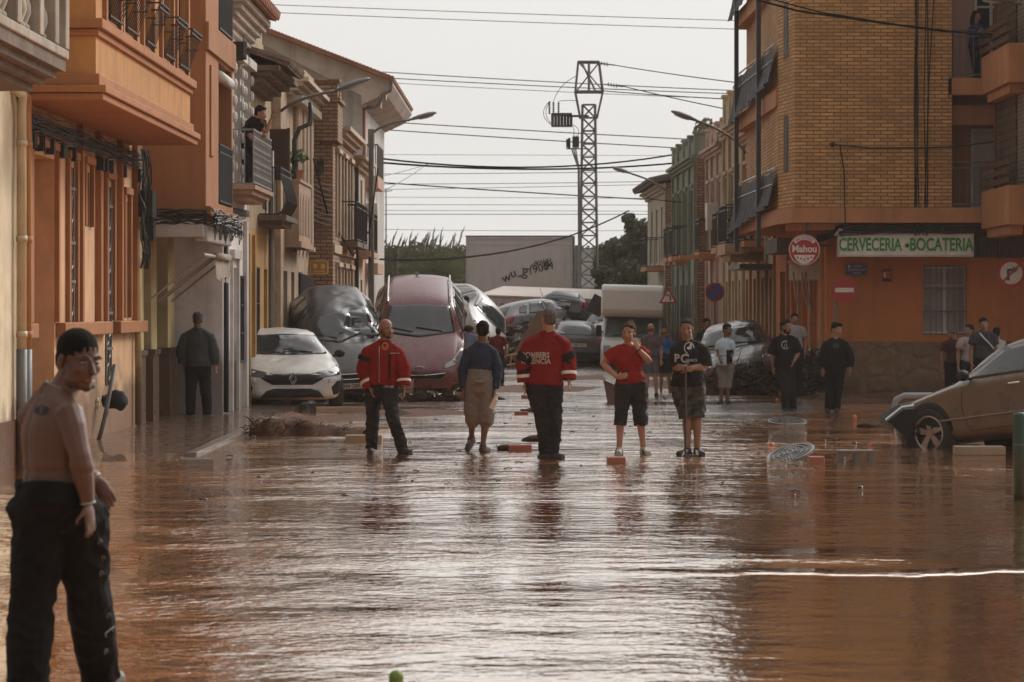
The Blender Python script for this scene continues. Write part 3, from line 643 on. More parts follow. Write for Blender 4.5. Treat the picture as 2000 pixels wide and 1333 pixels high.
def L1():
    Y0 = 33.15; r = thing('orange_house', (-6, Y0, 0), 'orange house with a long overhanging upper storey and small basket grilles at its windows', 'house', rz=R(90)); Lx = 10.0
    lx = lambda px: Yl(px, -6) - Y0
    H = [(lx(58), lx(106), 0, 3.69), (lx(131), lx(144), 1.66, 3.66), (lx(163), lx(175), 2.93, 3.66), (lx(205), lx(217), .75, 3.55), (lx(240), lx(249), 1.7, 3.4)]
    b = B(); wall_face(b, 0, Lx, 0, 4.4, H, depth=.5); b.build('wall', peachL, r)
    o = opening(r, *H[0], 'door', y=.42, fm=orangeD, gm=rustB)
    for h in (H[1], H[3]): opening(r, *h, 'glass', y=.1, fm=iron)
    for h in (H[1], H[3]):
        g_ = B(); x0, x1, z0, z1 = h; xm = (x0 + x1) / 2
        for x in (x0 + .05, xm, x1 - .05): g_.tube([(x, -.01, z0), (x, -.01, z1)], .012, 5)
        k = z0 + .2
        while k < z1 - .2:
            g_.tube([(xm + .16 * math.cos(a), -.01, k + .12 * math.sin(a)) for a in [i * math.pi / 5 for i in range(11)]], .009, 4); k += .3
        for z in (z0 + .5, z0 + 1.0, z1 - .3): g_.box(x0, x1, -.03, .0, z, z + .04)
        g_.build('window_grille', M('pale_iron', (.14, .13, .12), .5), r)
    opening(r, *H[2], 'louvre', y=.05, gm=rustB); opening(r, *H[4], 'glass', y=.1)
    t = B()
    for (x0, x1, z0, z1) in H:
        t.box(x0 - .12, x0 - .02, -.06, .0, max(z0, 1.66), z1 + .1); t.box(x1 + .02, x1 + .12, -.06, .0, max(z0, 1.66), z1 + .1); t.box(x0 - .12, x1 + .12, -.075, .0, z1 + .1, z1 + .2)
    for x in (0.25, lx(150), lx(186), lx(228), 9.2): t.box(x, x + .14, -.085, .0, 1.66, 4.3)
    t.build('pilaster', orangeD, r, bevel=.01); t = B()
    xs = [0] + [v for h in (H[0], H[3]) for v in (h[0] - .1, h[1] + .1)] + [Lx]
    for i in range(0, len(xs), 2): t.box(xs[i], xs[i + 1], -.13, .0, 1.48, 1.655)
    t.build('ledge', orangeD, r, bevel=.015)
    # overhanging storey
    B0, B1 = -.12, 8.9; W = [(.55, 1.55), (1.95, 2.95), (3.75, 4.6), (5.6, 6.6), (7.2, 8.3)]; ho = [(a, c, 5.28, 7.6) for a, c in W]
    b = B(); wall_face(b, B0, B1, 4.28, 9, ho, back=-.002, y=-.9); b.build('upper_wall', rustB if 0 else orangeL, r)
    t = B()
    for k, (z0, z1, d) in enumerate(((4.25, 4.33, .1), (4.334, 4.42, .14), (4.424, 4.56, .05), (5.0, 5.08, .04), (5.084, 5.2, .09))): t.box(B0 - d, B1 + d, -.9 - d, -.01 - .002 * k, z0, z1)
    t.build('moulding', orangeD, r, bevel=.012)
    for i, h in enumerate(ho):
        opening(r, *h, 'louvre', y=.1, yo=-.9, fm=iron)
        t = B(); t.box(h[0] - .16, h[0] - .03, -.95, -.9, 5.2, 7.7); t.box(h[1] + .03, h[1] + .16, -.95, -.9, 5.2, 7.7); t.build('window_surround', orangeD, r)
        g_ = B(); x0, x1 = h[0] - .02, h[1] + .02
        for k in range(9):
            x = x0 + (x1 - x0) * k / 8; g_.tube([(x, -.93, 5.26), (x, -1.14, 5.8)], .006, 4)
        for zq, yq in ((5.8, -1.14), (5.74, -1.13), (5.3, -.97)): g_.box(x0 - .02, x1 + .02, yq - .012, yq + .012, zq - .012, zq + .012)
        for x in (x0, x1): g_.tube([(x, -.9, 5.8), (x, -1.14, 5.8)], .012, 4); g_.tube([(x, -.9, 5.6), (x, -1.09, 5.6)], .009, 4)
        g_.build('window_basket', iron, r)
    t = B(); opening(r, -.02, .55, 5.5, 7.3, 'glass', y=.1, yo=-.0)
    c = B(); rnd = random.Random(3)
    for k in range(18):
        z = 4.16 - rnd.random() * .26; yy = -.03 - rnd.random() * .12; c.tube([(i * .62, yy + rnd.uniform(-.03, .03), z + rnd.uniform(-.03, .03) - .0) for i in range(16)], rnd.uniform(.006, .014), 5)
    for k in range(14): x = rnd.uniform(0, 9.5); c.box(x, x + .12, -.12, -.02, 3.72, 3.9)
    for k in range(12):
        x = rnd.uniform(9.1, 9.9); c.tube([(x + .2 * math.sin(j * .9 + k), -.12 - .1 * rnd.random(), 4.2 - j * .22) for j in range(9)], .013, 5)
    c.box(9.25, 9.7, -.3, -.05, 3.2, 3.6); c.box(9.5, 9.75, -.28, -.05, 2.85, 3.15); tag(c.build('cable_bundle', M('black_cable', (.02, .019, .018), .6), r))
    p = B(); p.tube([(9.3, -.08, .1), (9.3, -.08, 3.2)], .05, 8); p.tube([(9.55, -.06, 1.2), (9.55, -.06, 2.9), (9.7, -.06, 3.1)], .03, 8); p.build('downpipe', yelP, r, smooth=True)
L1()
def L2():
    Y0 = 43.45; r = thing('rust_apartment_block', (-6, Y0, 0), 'rust coloured block with a plain windowless side wall over a shuttered shop with yellow pillars', 'building', rz=R(90))
    b = B(); b.box(0, 4, .3, 6, 0, 3.3); b.build('wall', tan, r)
    for (a, c) in ((-.55, .02), (.9, 1.55), (2.9, 3.75)):
        q = B(); q.box(a, c, -.02, .32, 1.16, 3.3); q.build('pillar', yelP, r, bevel=.01); q = B(); q.box(a - .02, c + .02, -.05, .32, 0, 1.12); q.box(a - .05, c + .05, -.08, .32, 1.12, 1.2); q.build('pillar_base', ochreT, r)
    for (a, c) in ((.03, .88), (1.57, 2.88)): opening(r, a, c, .05, 2.6, 'roller', y=.22, fm=iron, gm=M('dirty_roller', (.22, .2, .18), .5, mud=1.0), name='shop_shutter')
    b = B(); ho = [(1.75, 3.7, 3.5, 5.75), (1.75, 3.7, 6.25, 8.4)]; wall_face(b, 0, 3.9, 3.35, 9.5, ho, depth=.7, back=-.002, y=-.97); b.build('upper_wall', rustB, r)
    t = B(); t.box(-.03, 3.93, -1.02, -.972, 5.8, 6.22); t.box(-.04, 3.95, -1.05, -.01, 3.28, 3.4); t.box(.5, .9, -1.0, -.965, 4.2, 5.6); t.build('moulding', rustB, r)
    for z in (3.5, 6.25):
        opening(r, 1.8, 3.65, z, z + 2.15, 'glass', y=.6, yo=-.97); railing(r, 1.78, 3.68, -.98, z + .02, z + .95, step=.09)
        s = B(); s.box(1.8, 3.66, -.955, -.945, z + .1, z + .9); s.build('balcony_screen', M('black_cloth', (.02, .02, .022), .8), r)
    a = B(); a.tube([(1.8, -.95, 5.55), (3.6, -.95, 5.55)], .09, 8); a.build('rolled_awning', whitep, r, smooth=True)
    s = B(); s.box(-.1, .05, -.95, -.02, 2.92, 3.2); s.box(-.02, 3.4, -1.0, -.8, 2.86, 3.1); s.build('shop_sign_box', M('dirty_white', (.5, .46, .42), .5, streak=.6), r, bevel=.02)
    c = B(); rnd = random.Random(8)
    for k in range(16):
        z = 3.22 + rnd.uniform(-.12, .12); c.tube([(i * .33 - .1, -1.06 - rnd.random() * .09, z + rnd.uniform(-.035, .035)) for i in range(13)], .012, 4)
        c.tube([(-.06 - rnd.random() * .06, -1.0 + i * .16, z + rnd.uniform(-.03, .03)) for i in range(7)], .012, 4)
    for k in range(34):
        x = rnd.uniform(0, 4.1); c.tube([(x, -1.08, 3.25), (x + rnd.uniform(-.1, .1), -1.14, 3.05), (x + rnd.uniform(-.12, .12), -1.1, rnd.uniform(2.85, 3.1)), (x + .1, -1.08, 3.2)], .008, 4)
    c.build('cable_bundle', MATS['black_cable'], r)
    # awning arms and rolled cloth
    w = B()
    for (x, dz) in ((.3, 0), (1.4, 0), (1.8, -.02), (3.1, 0)): w.tube([(x, -.05, 1.95), (x + .1, -.92, 2.66)], .018, 6)
    w.tube([(.1, -.92, 2.66), (3.4, -.92, 2.66)], .03, 8); w.build('awning_arm', M('pale_metal', (.35, .31, .27), .5), r)
    w = B(); n = 30
    for i in range(n):
        x0 = 1.6 + i * 1.9 / n; z = 2.62 + .03 * math.sin(i * 1.3); w.add([(x0, -.93 - .02 * math.sin(i * .9), z), (x0 + 1.9 / n, -.93 - .02 * math.sin((i + 1) * .9), 2.62 + .03 * math.sin((i + 1) * 1.3)), (x0 + 1.9 / n, -.96 - .02 * math.sin((i + 1) * 1.3), 2.3 + .05 * math.sin(i * .7 + .7)), (x0, -.96 - .02 * math.sin(i * 1.3), 2.3 + .05 * math.sin(i * .7))], [(0, 1, 2, 3)])
    w.box(1.6, 3.5, -.99, -.9, 2.62, 2.72); w.build('awning_cloth', M('awning_cloth', (.4, .34, .28), .9, streak=.4), r, smooth=True)
L2()
def L3():
    Y0 = 47.55; X = -5.23; r = thing('white_house', (X, Y0, 0), 'lilac white house whose ornate iron balcony has a man leaning on it', 'house', rz=R(90)); Lx = 4.05
    lx = lambda px: Yl(px, X) - Y0
    ho = [(lx(451), lx(462), 0.02, 2.55), (lx(468), lx(476), .9, 2.4), (.9, 1.9, 4.05, 6.0), (2.6, 3.5, 4.05, 6.0)]
    b = B(); wall_face(b, 0, Lx, 0, 6.9, ho, back=7); b.build('wall', lilac, r)
    opening(r, *ho[0], 'door', gm=M('grey_door', (.2, .19, .22), .5, mud=.8)); opening(r, *ho[1], 'louvre', grille=True)
    for h in ho[2:]:
        opening(r, *h, 'glass', fm=wood); t = B(); x0, x1, z0, z1 = h; t.box(x0 - .2, x0 - .03, -.1, 0, z0, z1 + .1); t.box(x1 + .03, x1 + .2, -.1, 0, z0, z1 + .1); t.box(x0 - .25, x1 + .25, -.22, 0, z1 + .1, z1 + .25)
        for k in range(7): t.ball((x0 - .12, -.13, z0 + .2 + k * .28), (.07, .05, .1), 8, 5); t.ball((x1 + .12, -.13, z0 + .2 + k * .28), (.07, .05, .1), 8, 5)
        t.build('window_surround', whitep, r)
    t = B(); t.box(ho[0][0] - .13, ho[0][0], -.05, 0, 0, 2.7); t.box(ho[0][1], ho[0][1] + .13, -.05, 0, 0, 2.7); t.box(ho[0][0] - .2, ho[0][1] + .2, -.09, 0, 2.7, 2.85); t.box(3.4, 3.75, -.07, 0, 0, 3.4); t.build('door_surround', whitep, r)
    t = B(); t.box(0, .02, -.02, 0, 0, 0); t = B(); cornice(t, 0, Lx, 6.55, .42, .5, 5); t.build('cornice', fadedw, r); t = B()
    t.add([(-.2, -.52, 7.06), (Lx + .2, -.52, 7.06), (Lx + .2, 5, 8.3), (-.2, 5, 8.3), (-.2, -.52, 7.16), (Lx + .2, -.52, 7.16), (Lx + .2, 5, 8.4), (-.2, 5, 8.4)], [(0, 1, 2, 3), (4, 5, 6, 7), (0, 1, 5, 4), (0, 4, 7, 3), (1, 2, 6, 5)])
    for k in range(16): x = -.15 + k * .28; t.tube([(x, -.6, 7.14), (x, 2, 7.74)], .09, 6)
    t.build('roof', tileR, r); s = B(); s.box(.55, 3.85, -.5, 0, 3.86, 3.93); s.box(.65, 3.75, -.44, 0, 3.78, 3.86); s.box(.8, 3.6, -.34, 0, 3.7, 3.78)
    s.build('balcony_slab', tan, r); railing(r, .6, 3.8, -.46, 3.95, 4.87, M('pale_iron2', (.2, .19, .185), .5), sides=.44, step=.14, orn=True)
    p = B(); p.tube([(.06, -.06, .1), (.06, -.06, 3.2)], .045, 8); p.build('downpipe', iron, r, smooth=True)
    q = B(); q.box(-.4, -.04, -.02, .0, 0, 0)
    c = B()
    for k in range(6): c.tube([(-.02, .75, 3.3 - k * .02), (-.05, .3, 3.2 - k * .05), (-.06, .0, 3.35 - k * .06), (.5, -.04, 3.45 + k * .02), (4, -.05, 3.5 + k * .02)], .012, 4)
    c.build('cable_bundle', MATS['black_cable'], r)
    # iron window basket under the cornice
    g_ = B(); 
    for k in range(7): g_.tube([(.1 + k * .07, -.02, 6.0), (.1 + k * .07, -.35, 6.05), (.1 + k * .07, -.35, 6.35)], .009, 4)
    g_.box(.08, .55, -.36, -.34, 6.33, 6.36); g_.box(.2, .5, -.33, -.05, 6.08, 6.32); g_.build('iron_basket', iron, r)
L3()
def L4():
    Y0 = 51.65; X = -5.23; r = thing('ochre_house', (X, Y0, 0), 'narrow ochre house with a stepped gable parapet and a bellied iron balcony', 'house', rz=R(90)); Lx = 4.8
    ho = [(.25, .85, 0, 2.5), (1.5, 2.2, .6, 2.6), (3.2, 3.9, 0, 2.6), (.5, 1.4, 3.75, 5.5), (2.9, 3.8, 3.75, 5.5)]
    b = B(); wall_face(b, 0, Lx, 0, 3.3, ho[:3], back=6); b.build('lower_wall', ochre, r); b = B(); wall_face(b, 0, Lx, 3.302, 6.3, ho[3:], back=6); b.build('upper_wall', M('dark_ochre', (.4, .29, .17), .85, streak=.8, var=.3, bump=.4), r)
    opening(r, *ho[0], 'door'); opening(r, *ho[1], 'glass', grille=True); opening(r, *ho[2], 'door', gm=rustB)
    for h in ho[3:]: opening(r, *h, 'louvre')
    t = B(); t.box(.0, .2, -.06, 0, 0, 3.2); t.box(.95, 1.15, -.06, 0, 0, 3.2); t.box(4.55, 4.78, -.06, 0, 0, 3.2); t.build('pilaster', ochre, r)
    t = B(); cornice(t, -.1, 3.4, 5.85, .62, .38, 4); t.build('cornice', conc, r); t = B()
    for i, (a, c, z) in enumerate(((0, 3.6, 6.5), (.35, 3.1, 6.68), (.8, 2.65, 6.86), (1.2, 2.3, 7.1), (1.45, 2.0, 7.35))): t.box(a, c, -.04 - .003 * i, .3 + .003 * i, 6.2, z)
    t.tube([(1.725, -.04, 7.3), (1.725, .3, 7.3)], .28, 14); t.build('stepped_parapet', M('parapet', (.42, .31, .2), .85, streak=.7, var=.3), r)
    t = B(); t.add([(-.1, -.75, 6.22), (2.9, -.75, 6.22), (2.9, .0, 6.5), (-.1, .0, 6.5), (-.1, -.75, 6.3), (2.9, -.75, 6.3), (2.9, 0, 6.58), (-.1, 0, 6.58)], [(0, 1, 2, 3), (4, 5, 6, 7), (0, 1, 5, 4), (0, 4, 7, 3), (1, 2, 6, 5)])
    for k in range(13): t.tube([(-.05 + k * .24, -.8, 6.3), (-.05 + k * .24, 0, 6.56)], .07, 6)
    t.build('roof_edge', M('old_tile', (.17, .115, .08), .9, var=.5, bump=1), r)
    s = B(); s.box(1.9, 4.4, -.55, 0, 3.5, 3.6); s.box(2.1, 4.2, -.45, 0, 3.4, 3.5); s.build('balcony_slab', conc, r); railing(r, 2.0, 4.3, -.42, 3.62, 4.5, sides=.4, step=.11, belly=.13)
    s = B(); s.box(3.95, 4.0, -.42, -.04, 4.35, 5.35); s.box(3.93, 4.02, -.44, -.38, 4.33, 5.37)
    for k in range(14): s.box(3.92, 4.03, -.38, -.05, 4.4 + k * .067, 4.42 + k * .067)
    s.build('open_shutter', wood, r)
    p = B(); p.tube([(3.55, -.11, .1), (3.55, -.11, 4.9)], .055, 8); p.build('downpipe', steel, r, smooth=True)
L4()
def L5():
    Y0 = 56.5; X = -5.05; r = thing('striped_house', (X, Y0, 0), 'tan house with tall ribbed columns and a boxy enclosed bay carrying a potted plant', 'house', rz=R(90)); Lx = 7.0
    ho = [(.6, 1.5, 0, 2.6), (2.4, 3.2, 0, 2.6), (4.2, 5.0, .6, 2.6), (3.9, 4.3, 3.6, 5.8), (4.9, 5.3, 3.6, 5.8), (5.9, 6.3, 3.6, 5.8)]
    b = B(); wall_face(b, 0, Lx, 0, 6.3, ho, back=6); b.build('wall', M('striped', (.42, .3, .2), .85, streak=.8, var=.3, mud=.9, bump=.5), r)
    opening(r, *ho[0], 'door'); opening(r, *ho[1], 'door'); opening(r, *ho[2], 'glass', grille=True)
    for h in ho[3:]: opening(r, *h, 'glass')
    t = B()
    for x in (3.0, 3.45, 3.65, 4.5, 4.7, 5.45, 5.65, 6.45, 6.75): t.tube([(x, -.06, 3.2), (x, -.06, 6.1)], .07, 8); t.box(x - .09, x + .09, -.16, 0, 6.1, 6.2); t.box(x - .09, x + .09, -.16, 0, 3.1, 3.2)
    t.build('column', M('rib', (.5, .38, .27), .8, streak=.6), r); t = B(); cornice(t, 1.5, Lx, 6.2, .45, .35, 4)
    for k in range(18): t.box(1.6 + k * .3, 1.75 + k * .3, -.3, 0, 6.05, 6.2)
    t.build('cornice', M('pale_cornice', (.48, .4, .31), .85, streak=.6), r); t = B(); t.box(1.5, Lx, -.1, .1, 6.55, 6.75); t.box(4.2, 6.9, -.12, .2, 6.75, 6.95); t.build('parapet', tan, r)
    t = B(); t.box(1.0, 4.0, -.28, -.002, 3.2, 4.4); t.box(.96, 4.04, -.33, -.004, 3.08, 3.2); t.box(.97, 4.03, -.31, -.003, 4.4, 4.46); t.build('bay', tan, r)
    for k in range(4): x = 1.2 + k * .7; q = B(); q.prism([(x, 3.35), (x + .45, 3.35), (x + .45, 3.9), (x + .38, 4.1), (x + .225, 4.2), (x + .07, 4.1), (x, 3.9)], -.292, -.278, 'y'); q.build('bay_panel', M('bay_panel', (.26, .16, .1), .8), r)
    p = B(); p.tube([(2.0, -.1, 3.0), (2.0, -.1, 5.3), (2.05, -.2, 5.55), (2.2, -.4, 5.65), (2.3, -.42, 5.85), (2.3, -.4, 6.1)], .05, 8); p.build('downpipe', iron, r, smooth=True)
    c = B()
    for k in range(26): c.box(.7, .76, -.06, -.045, 4.5 + k * .055, 4.53 + k * .055)
    c.build('bead_curtain', whitep, r)
    pr = thing('potted_plant', (X + .15, Y0 + 2.1, 4.465), 'leafy green potted plant on top of the boxy bay', 'plant'); q = B(); q.lathe([(.1, 0), (.15, .2), (.16, .22)], (0, 0, 0), 12); q.build('pot', tileR, pr)
    q = B(); leaves(q, (0, 0, .5), (.3, .35, .14), 60, .075, 3); leaves(q, (-.2, -.35, .15), (.15, .25, .15), 60, .07, 4); q.tube([(0, 0, .2), (0, 0, .5)], .015, 5); q.build('foliage', M('plant_leaf', (.07, .13, .03), .6, var=.4), pr)
L5()
def L6():
    Y0 = 64; X = -4.55; r = thing('brick_house', (X, Y0, 0), 'old brick house with bare brick side wall and a small corner turret', 'house', rz=R(90)); Lx = 7.5
    ho = [(1, 1.9, 0, 2.7), (3.2, 4.1, 0, 2.7), (5.4, 6.3, 0, 2.7), (1, 1.8, 3.5, 5.3), (3.2, 4, 3.5, 5.3), (5.4, 6.2, 3.5, 5.3)]
    b = B(); wall_face(b, 0, Lx, 0, 6.0, ho, back=8); b.build('wall', oldbr, r)
    for i, h in enumerate(ho): opening(r, *h, 'door' if i < 3 else 'glass'); 
    t = B()
    for h in ho: t.box(h[0] - .15, h[0], -.05, 0, h[2], h[3] + .1); t.box(h[1], h[1] + .15, -.05, 0, h[2], h[3] + .1); t.box(h[0] - .2, h[1] + .2, -.1, 0, h[3] + .1, h[3] + .2)
    t.box(0, Lx, -.05, 0, 3.1, 3.3); t.build('window_surround', M('buff', (.48, .38, .27), .8, streak=.6), r)
    t = B(); cornice(t, 1.7, Lx, 5.75, .3, .3, 3); t.build('cornice', MATS['buff'], r); t = B(); t.box(-.1, 1.6, -.12, .5, 5.6, 6.5); t.box(-.16, 1.66, -.18, .56, 6.5, 6.58); t.box(.1, .5, -.1, .4, 6.58, 6.95); t.box(.05, .55, -.15, .45, 6.95, 7.02); t.box(1.0, 1.4, -.1, .4, 6.58, 6.8); t.build('turret', oldbr, r)
    for x0 in (2.6, 4.9): s = B(); s.box(x0, x0 + 2, -.4, 0, 3.3, 3.42); s.build('balcony_slab', conc, r); railing(r, x0 + .05, x0 + 1.95, -.37, 3.44, 4.35, sides=.35)
    l = B(); l.box(-.16, -.02, .2, .34, 4.9, 5.1); l.lathe([(.02, .25), (.1, .2), (.02, 0)], (-.1, .27, 4.95), 6); l.build('wall_lantern', iron, r)
    c = B()
    for k in range(9): c.tube(catenary((-.05, .9, 5.2 - k * .12), (-.05, .02, 4.6 - k * .11), .12), .012, 4, caps=False)
    c.build('cable_loop', M('pale_cable', (.4, .38, .36), .6), r)
    r2 = thing('cream_house', (X, Y0 + 7.55, 0), 'cream plastered house between the old brick house and the gabled building', 'house', rz=R(90)); Lx = 4.4
    ho = [(.6, 1.4, 0, 2.6), (2.6, 3.4, 0, 2.6), (.6, 1.4, 3.5, 5.2), (2.6, 3.4, 3.5, 5.2)]; b = B(); wall_face(b, 0, Lx, 0, 5.6, ho, back=6); b.build('wall', M('cream2', (.5, .42, .33), .8, streak=.7, mud=.8), r2)
    for i, h in enumerate(ho): opening(r2, *h, 'door' if i < 2 else 'louvre')
    t = B(); cornice(t, 0, Lx, 5.4, .3, .3, 3); t.build('cornice', MATS['buff'], r2); s = B(); s.box(.2, 3.8, -.4, 0, 3.15, 3.3); s.build('balcony_slab', M('pinkish', (.45, .3, .22), .8), r2); railing(r2, .25, 3.75, -.37, 3.32, 4.3, sides=.35)
    p = B(); p.tube([(.1, -.06, .1), (.1, -.06, 5.4)], .05, 8); p.build('downpipe', iron, r2)
    rs = thing('hanging_sign', (-5.05, 63.4, 2.63), 'small yellow framed orange sign jutting out at first floor level of the brick house', 'sign'); q = B(); q.box(.05, .42, -.03, .03, 0, .26); q.build('board', M('sign_orange', (.4, .17, .05), .5), rs)
    q = B(); q.box(.03, .44, -.035, .035, -.02, 0); q.box(.03, .44, -.035, .035, .26, .28); q.box(.03, .05, -.035, .035, 0, .26); q.box(.42, .44, -.035, .035, 0, .26); q.build('rim', M('sign_gold', (.6, .4, .1), .4), rs)
    q = B(); q.ball((.15, -.032, .15), (.05, .006, .06)); q.ball((.32, -.032, .15), (.05, .006, .06)); q.box(.1, .37, -.036, -.03, .03, .05); q.build('emblem', M('sign_gold', (.6, .4, .1), .4), rs)
    q = B(); q.tube([(0, 0, .13), (.06, 0, .13)], .015, 6); q.tube([(0, .0, .13), (0, .6, .13)], .015, 6); q.build('bracket', iron, rs)
L6()
def L7():
    Y0 = 76; r = thing('gabled_building', (0, Y0, 0), 'tall pale building with a tiled gable roof rising behind the left houses', 'building'); x = lambda px: gx(px, Y0); z = lambda py: zz(py, Y0)
    xr = x(708); b = B(); zr = z(205); b.prism([(xr, 0), (xr, z(184)), (x(500), z(66)), (-11, z(-22)), (-17, zr), (-17, 0)], 0, 11, 'y'); b.build('wall', M('pale_wall', (.52, .49, .46), .8, streak=.6, var=.1, scale=1), r)
    b = B(); b.prism([(x(768), z(160)), (x(768), z(168)), (x(755), z(186)), (x(708), z(208)), (x(708), z(190)), (x(500), z(82)), (-11, z(-6)), (-11, z(-30)), (x(500), z(57))], -.5, 11.4, 'y'); b.build('eave', M('eave_plaster', (.47, .4, .34), .8, streak=.7), r)
    b = B(); b.prism([(x(770), z(156)), (x(766), z(162)), (x(500), z(60)), (-11, z(-33)), (-17.5, z(160)), (-17.5, z(156)), (-11, z(-44)), (x(500), z(51))], -.7, 11.6, 'y')
    for k in range(40): t = k / 39; b.tube([(x(500) + (x(768) - x(500)) * t, -.74, z(53) + (z(157) - z(53)) * t), (x(500) + (x(768) - x(500)) * t, 11, z(53) + (z(157) - z(53)) * t)], .07, 6)
    b.build('roof', tileR, r)
    b = B(); b.box(x(708), x(745), -.3, .2, z(212), z(186)); b.box(x(745), x(755), -.3, .2, z(196), z(180)); b.build('eave_bracket', M('eave_plaster', (.5, .4, .3)), r)
    p = B(); p.tube([(x(768), -.6, z(165)), (x(764), -.6, z(182)), (x(748), -.6, z(188)), (x(743), -.6, z(205)), (x(735), -.5, z(213)), (x(712), -.2, z(213))], .045, 8); p.build('gutter_pipe', steel, r, smooth=True)
    p = B(); p.tube([(xr + .03, .1, 0), (xr + .03, .1, zr)], .05, 6); p.build('downpipe', M('rust_pipe', (.3, .08, .05), .6), r)
    for (pa, pb, name) in ((345, 368, 0), (515, 535, 1)):
        s = B(); yb = 2.0; Yb = Y0 + yb; s.box(xr - .1, gx(740, Yb), yb - .5, yb + 2.5, zz(pb, Yb), zz(pa, Yb)); s.build('balcony_slab', M('pinkish', (.45, .3, .22)), r)
        if name == 0:
            q = B(); x1 = gx(739, Yb); z0 = zz(345, Yb); z1 = zz(285, Yb)
            for k in range(7): xx = xr + (x1 - xr) * k / 6; q.tube([(xx, yb - .48, z0), (xx, yb - .48, z1)], .012, 4)
            for k in range(16): q.tube([(x1, yb - .48 + k * .19, z0), (x1, yb - .48 + k * .19, z1)], .012, 4)
            q.box(xr, x1, yb - .5, yb - .46, z1 - .02, z1 + .02); q.box(x1 - .02, x1 + .02, yb - .5, yb + 2.4, z1 - .02, z1 + .02); q.build('railing', steel, r)
    a = B(); a.box(xr, xr + .35, .9, 1.5, zz(430, Y0), zz(395, Y0)); a.build('air_conditioner', whitep, r)
L7()

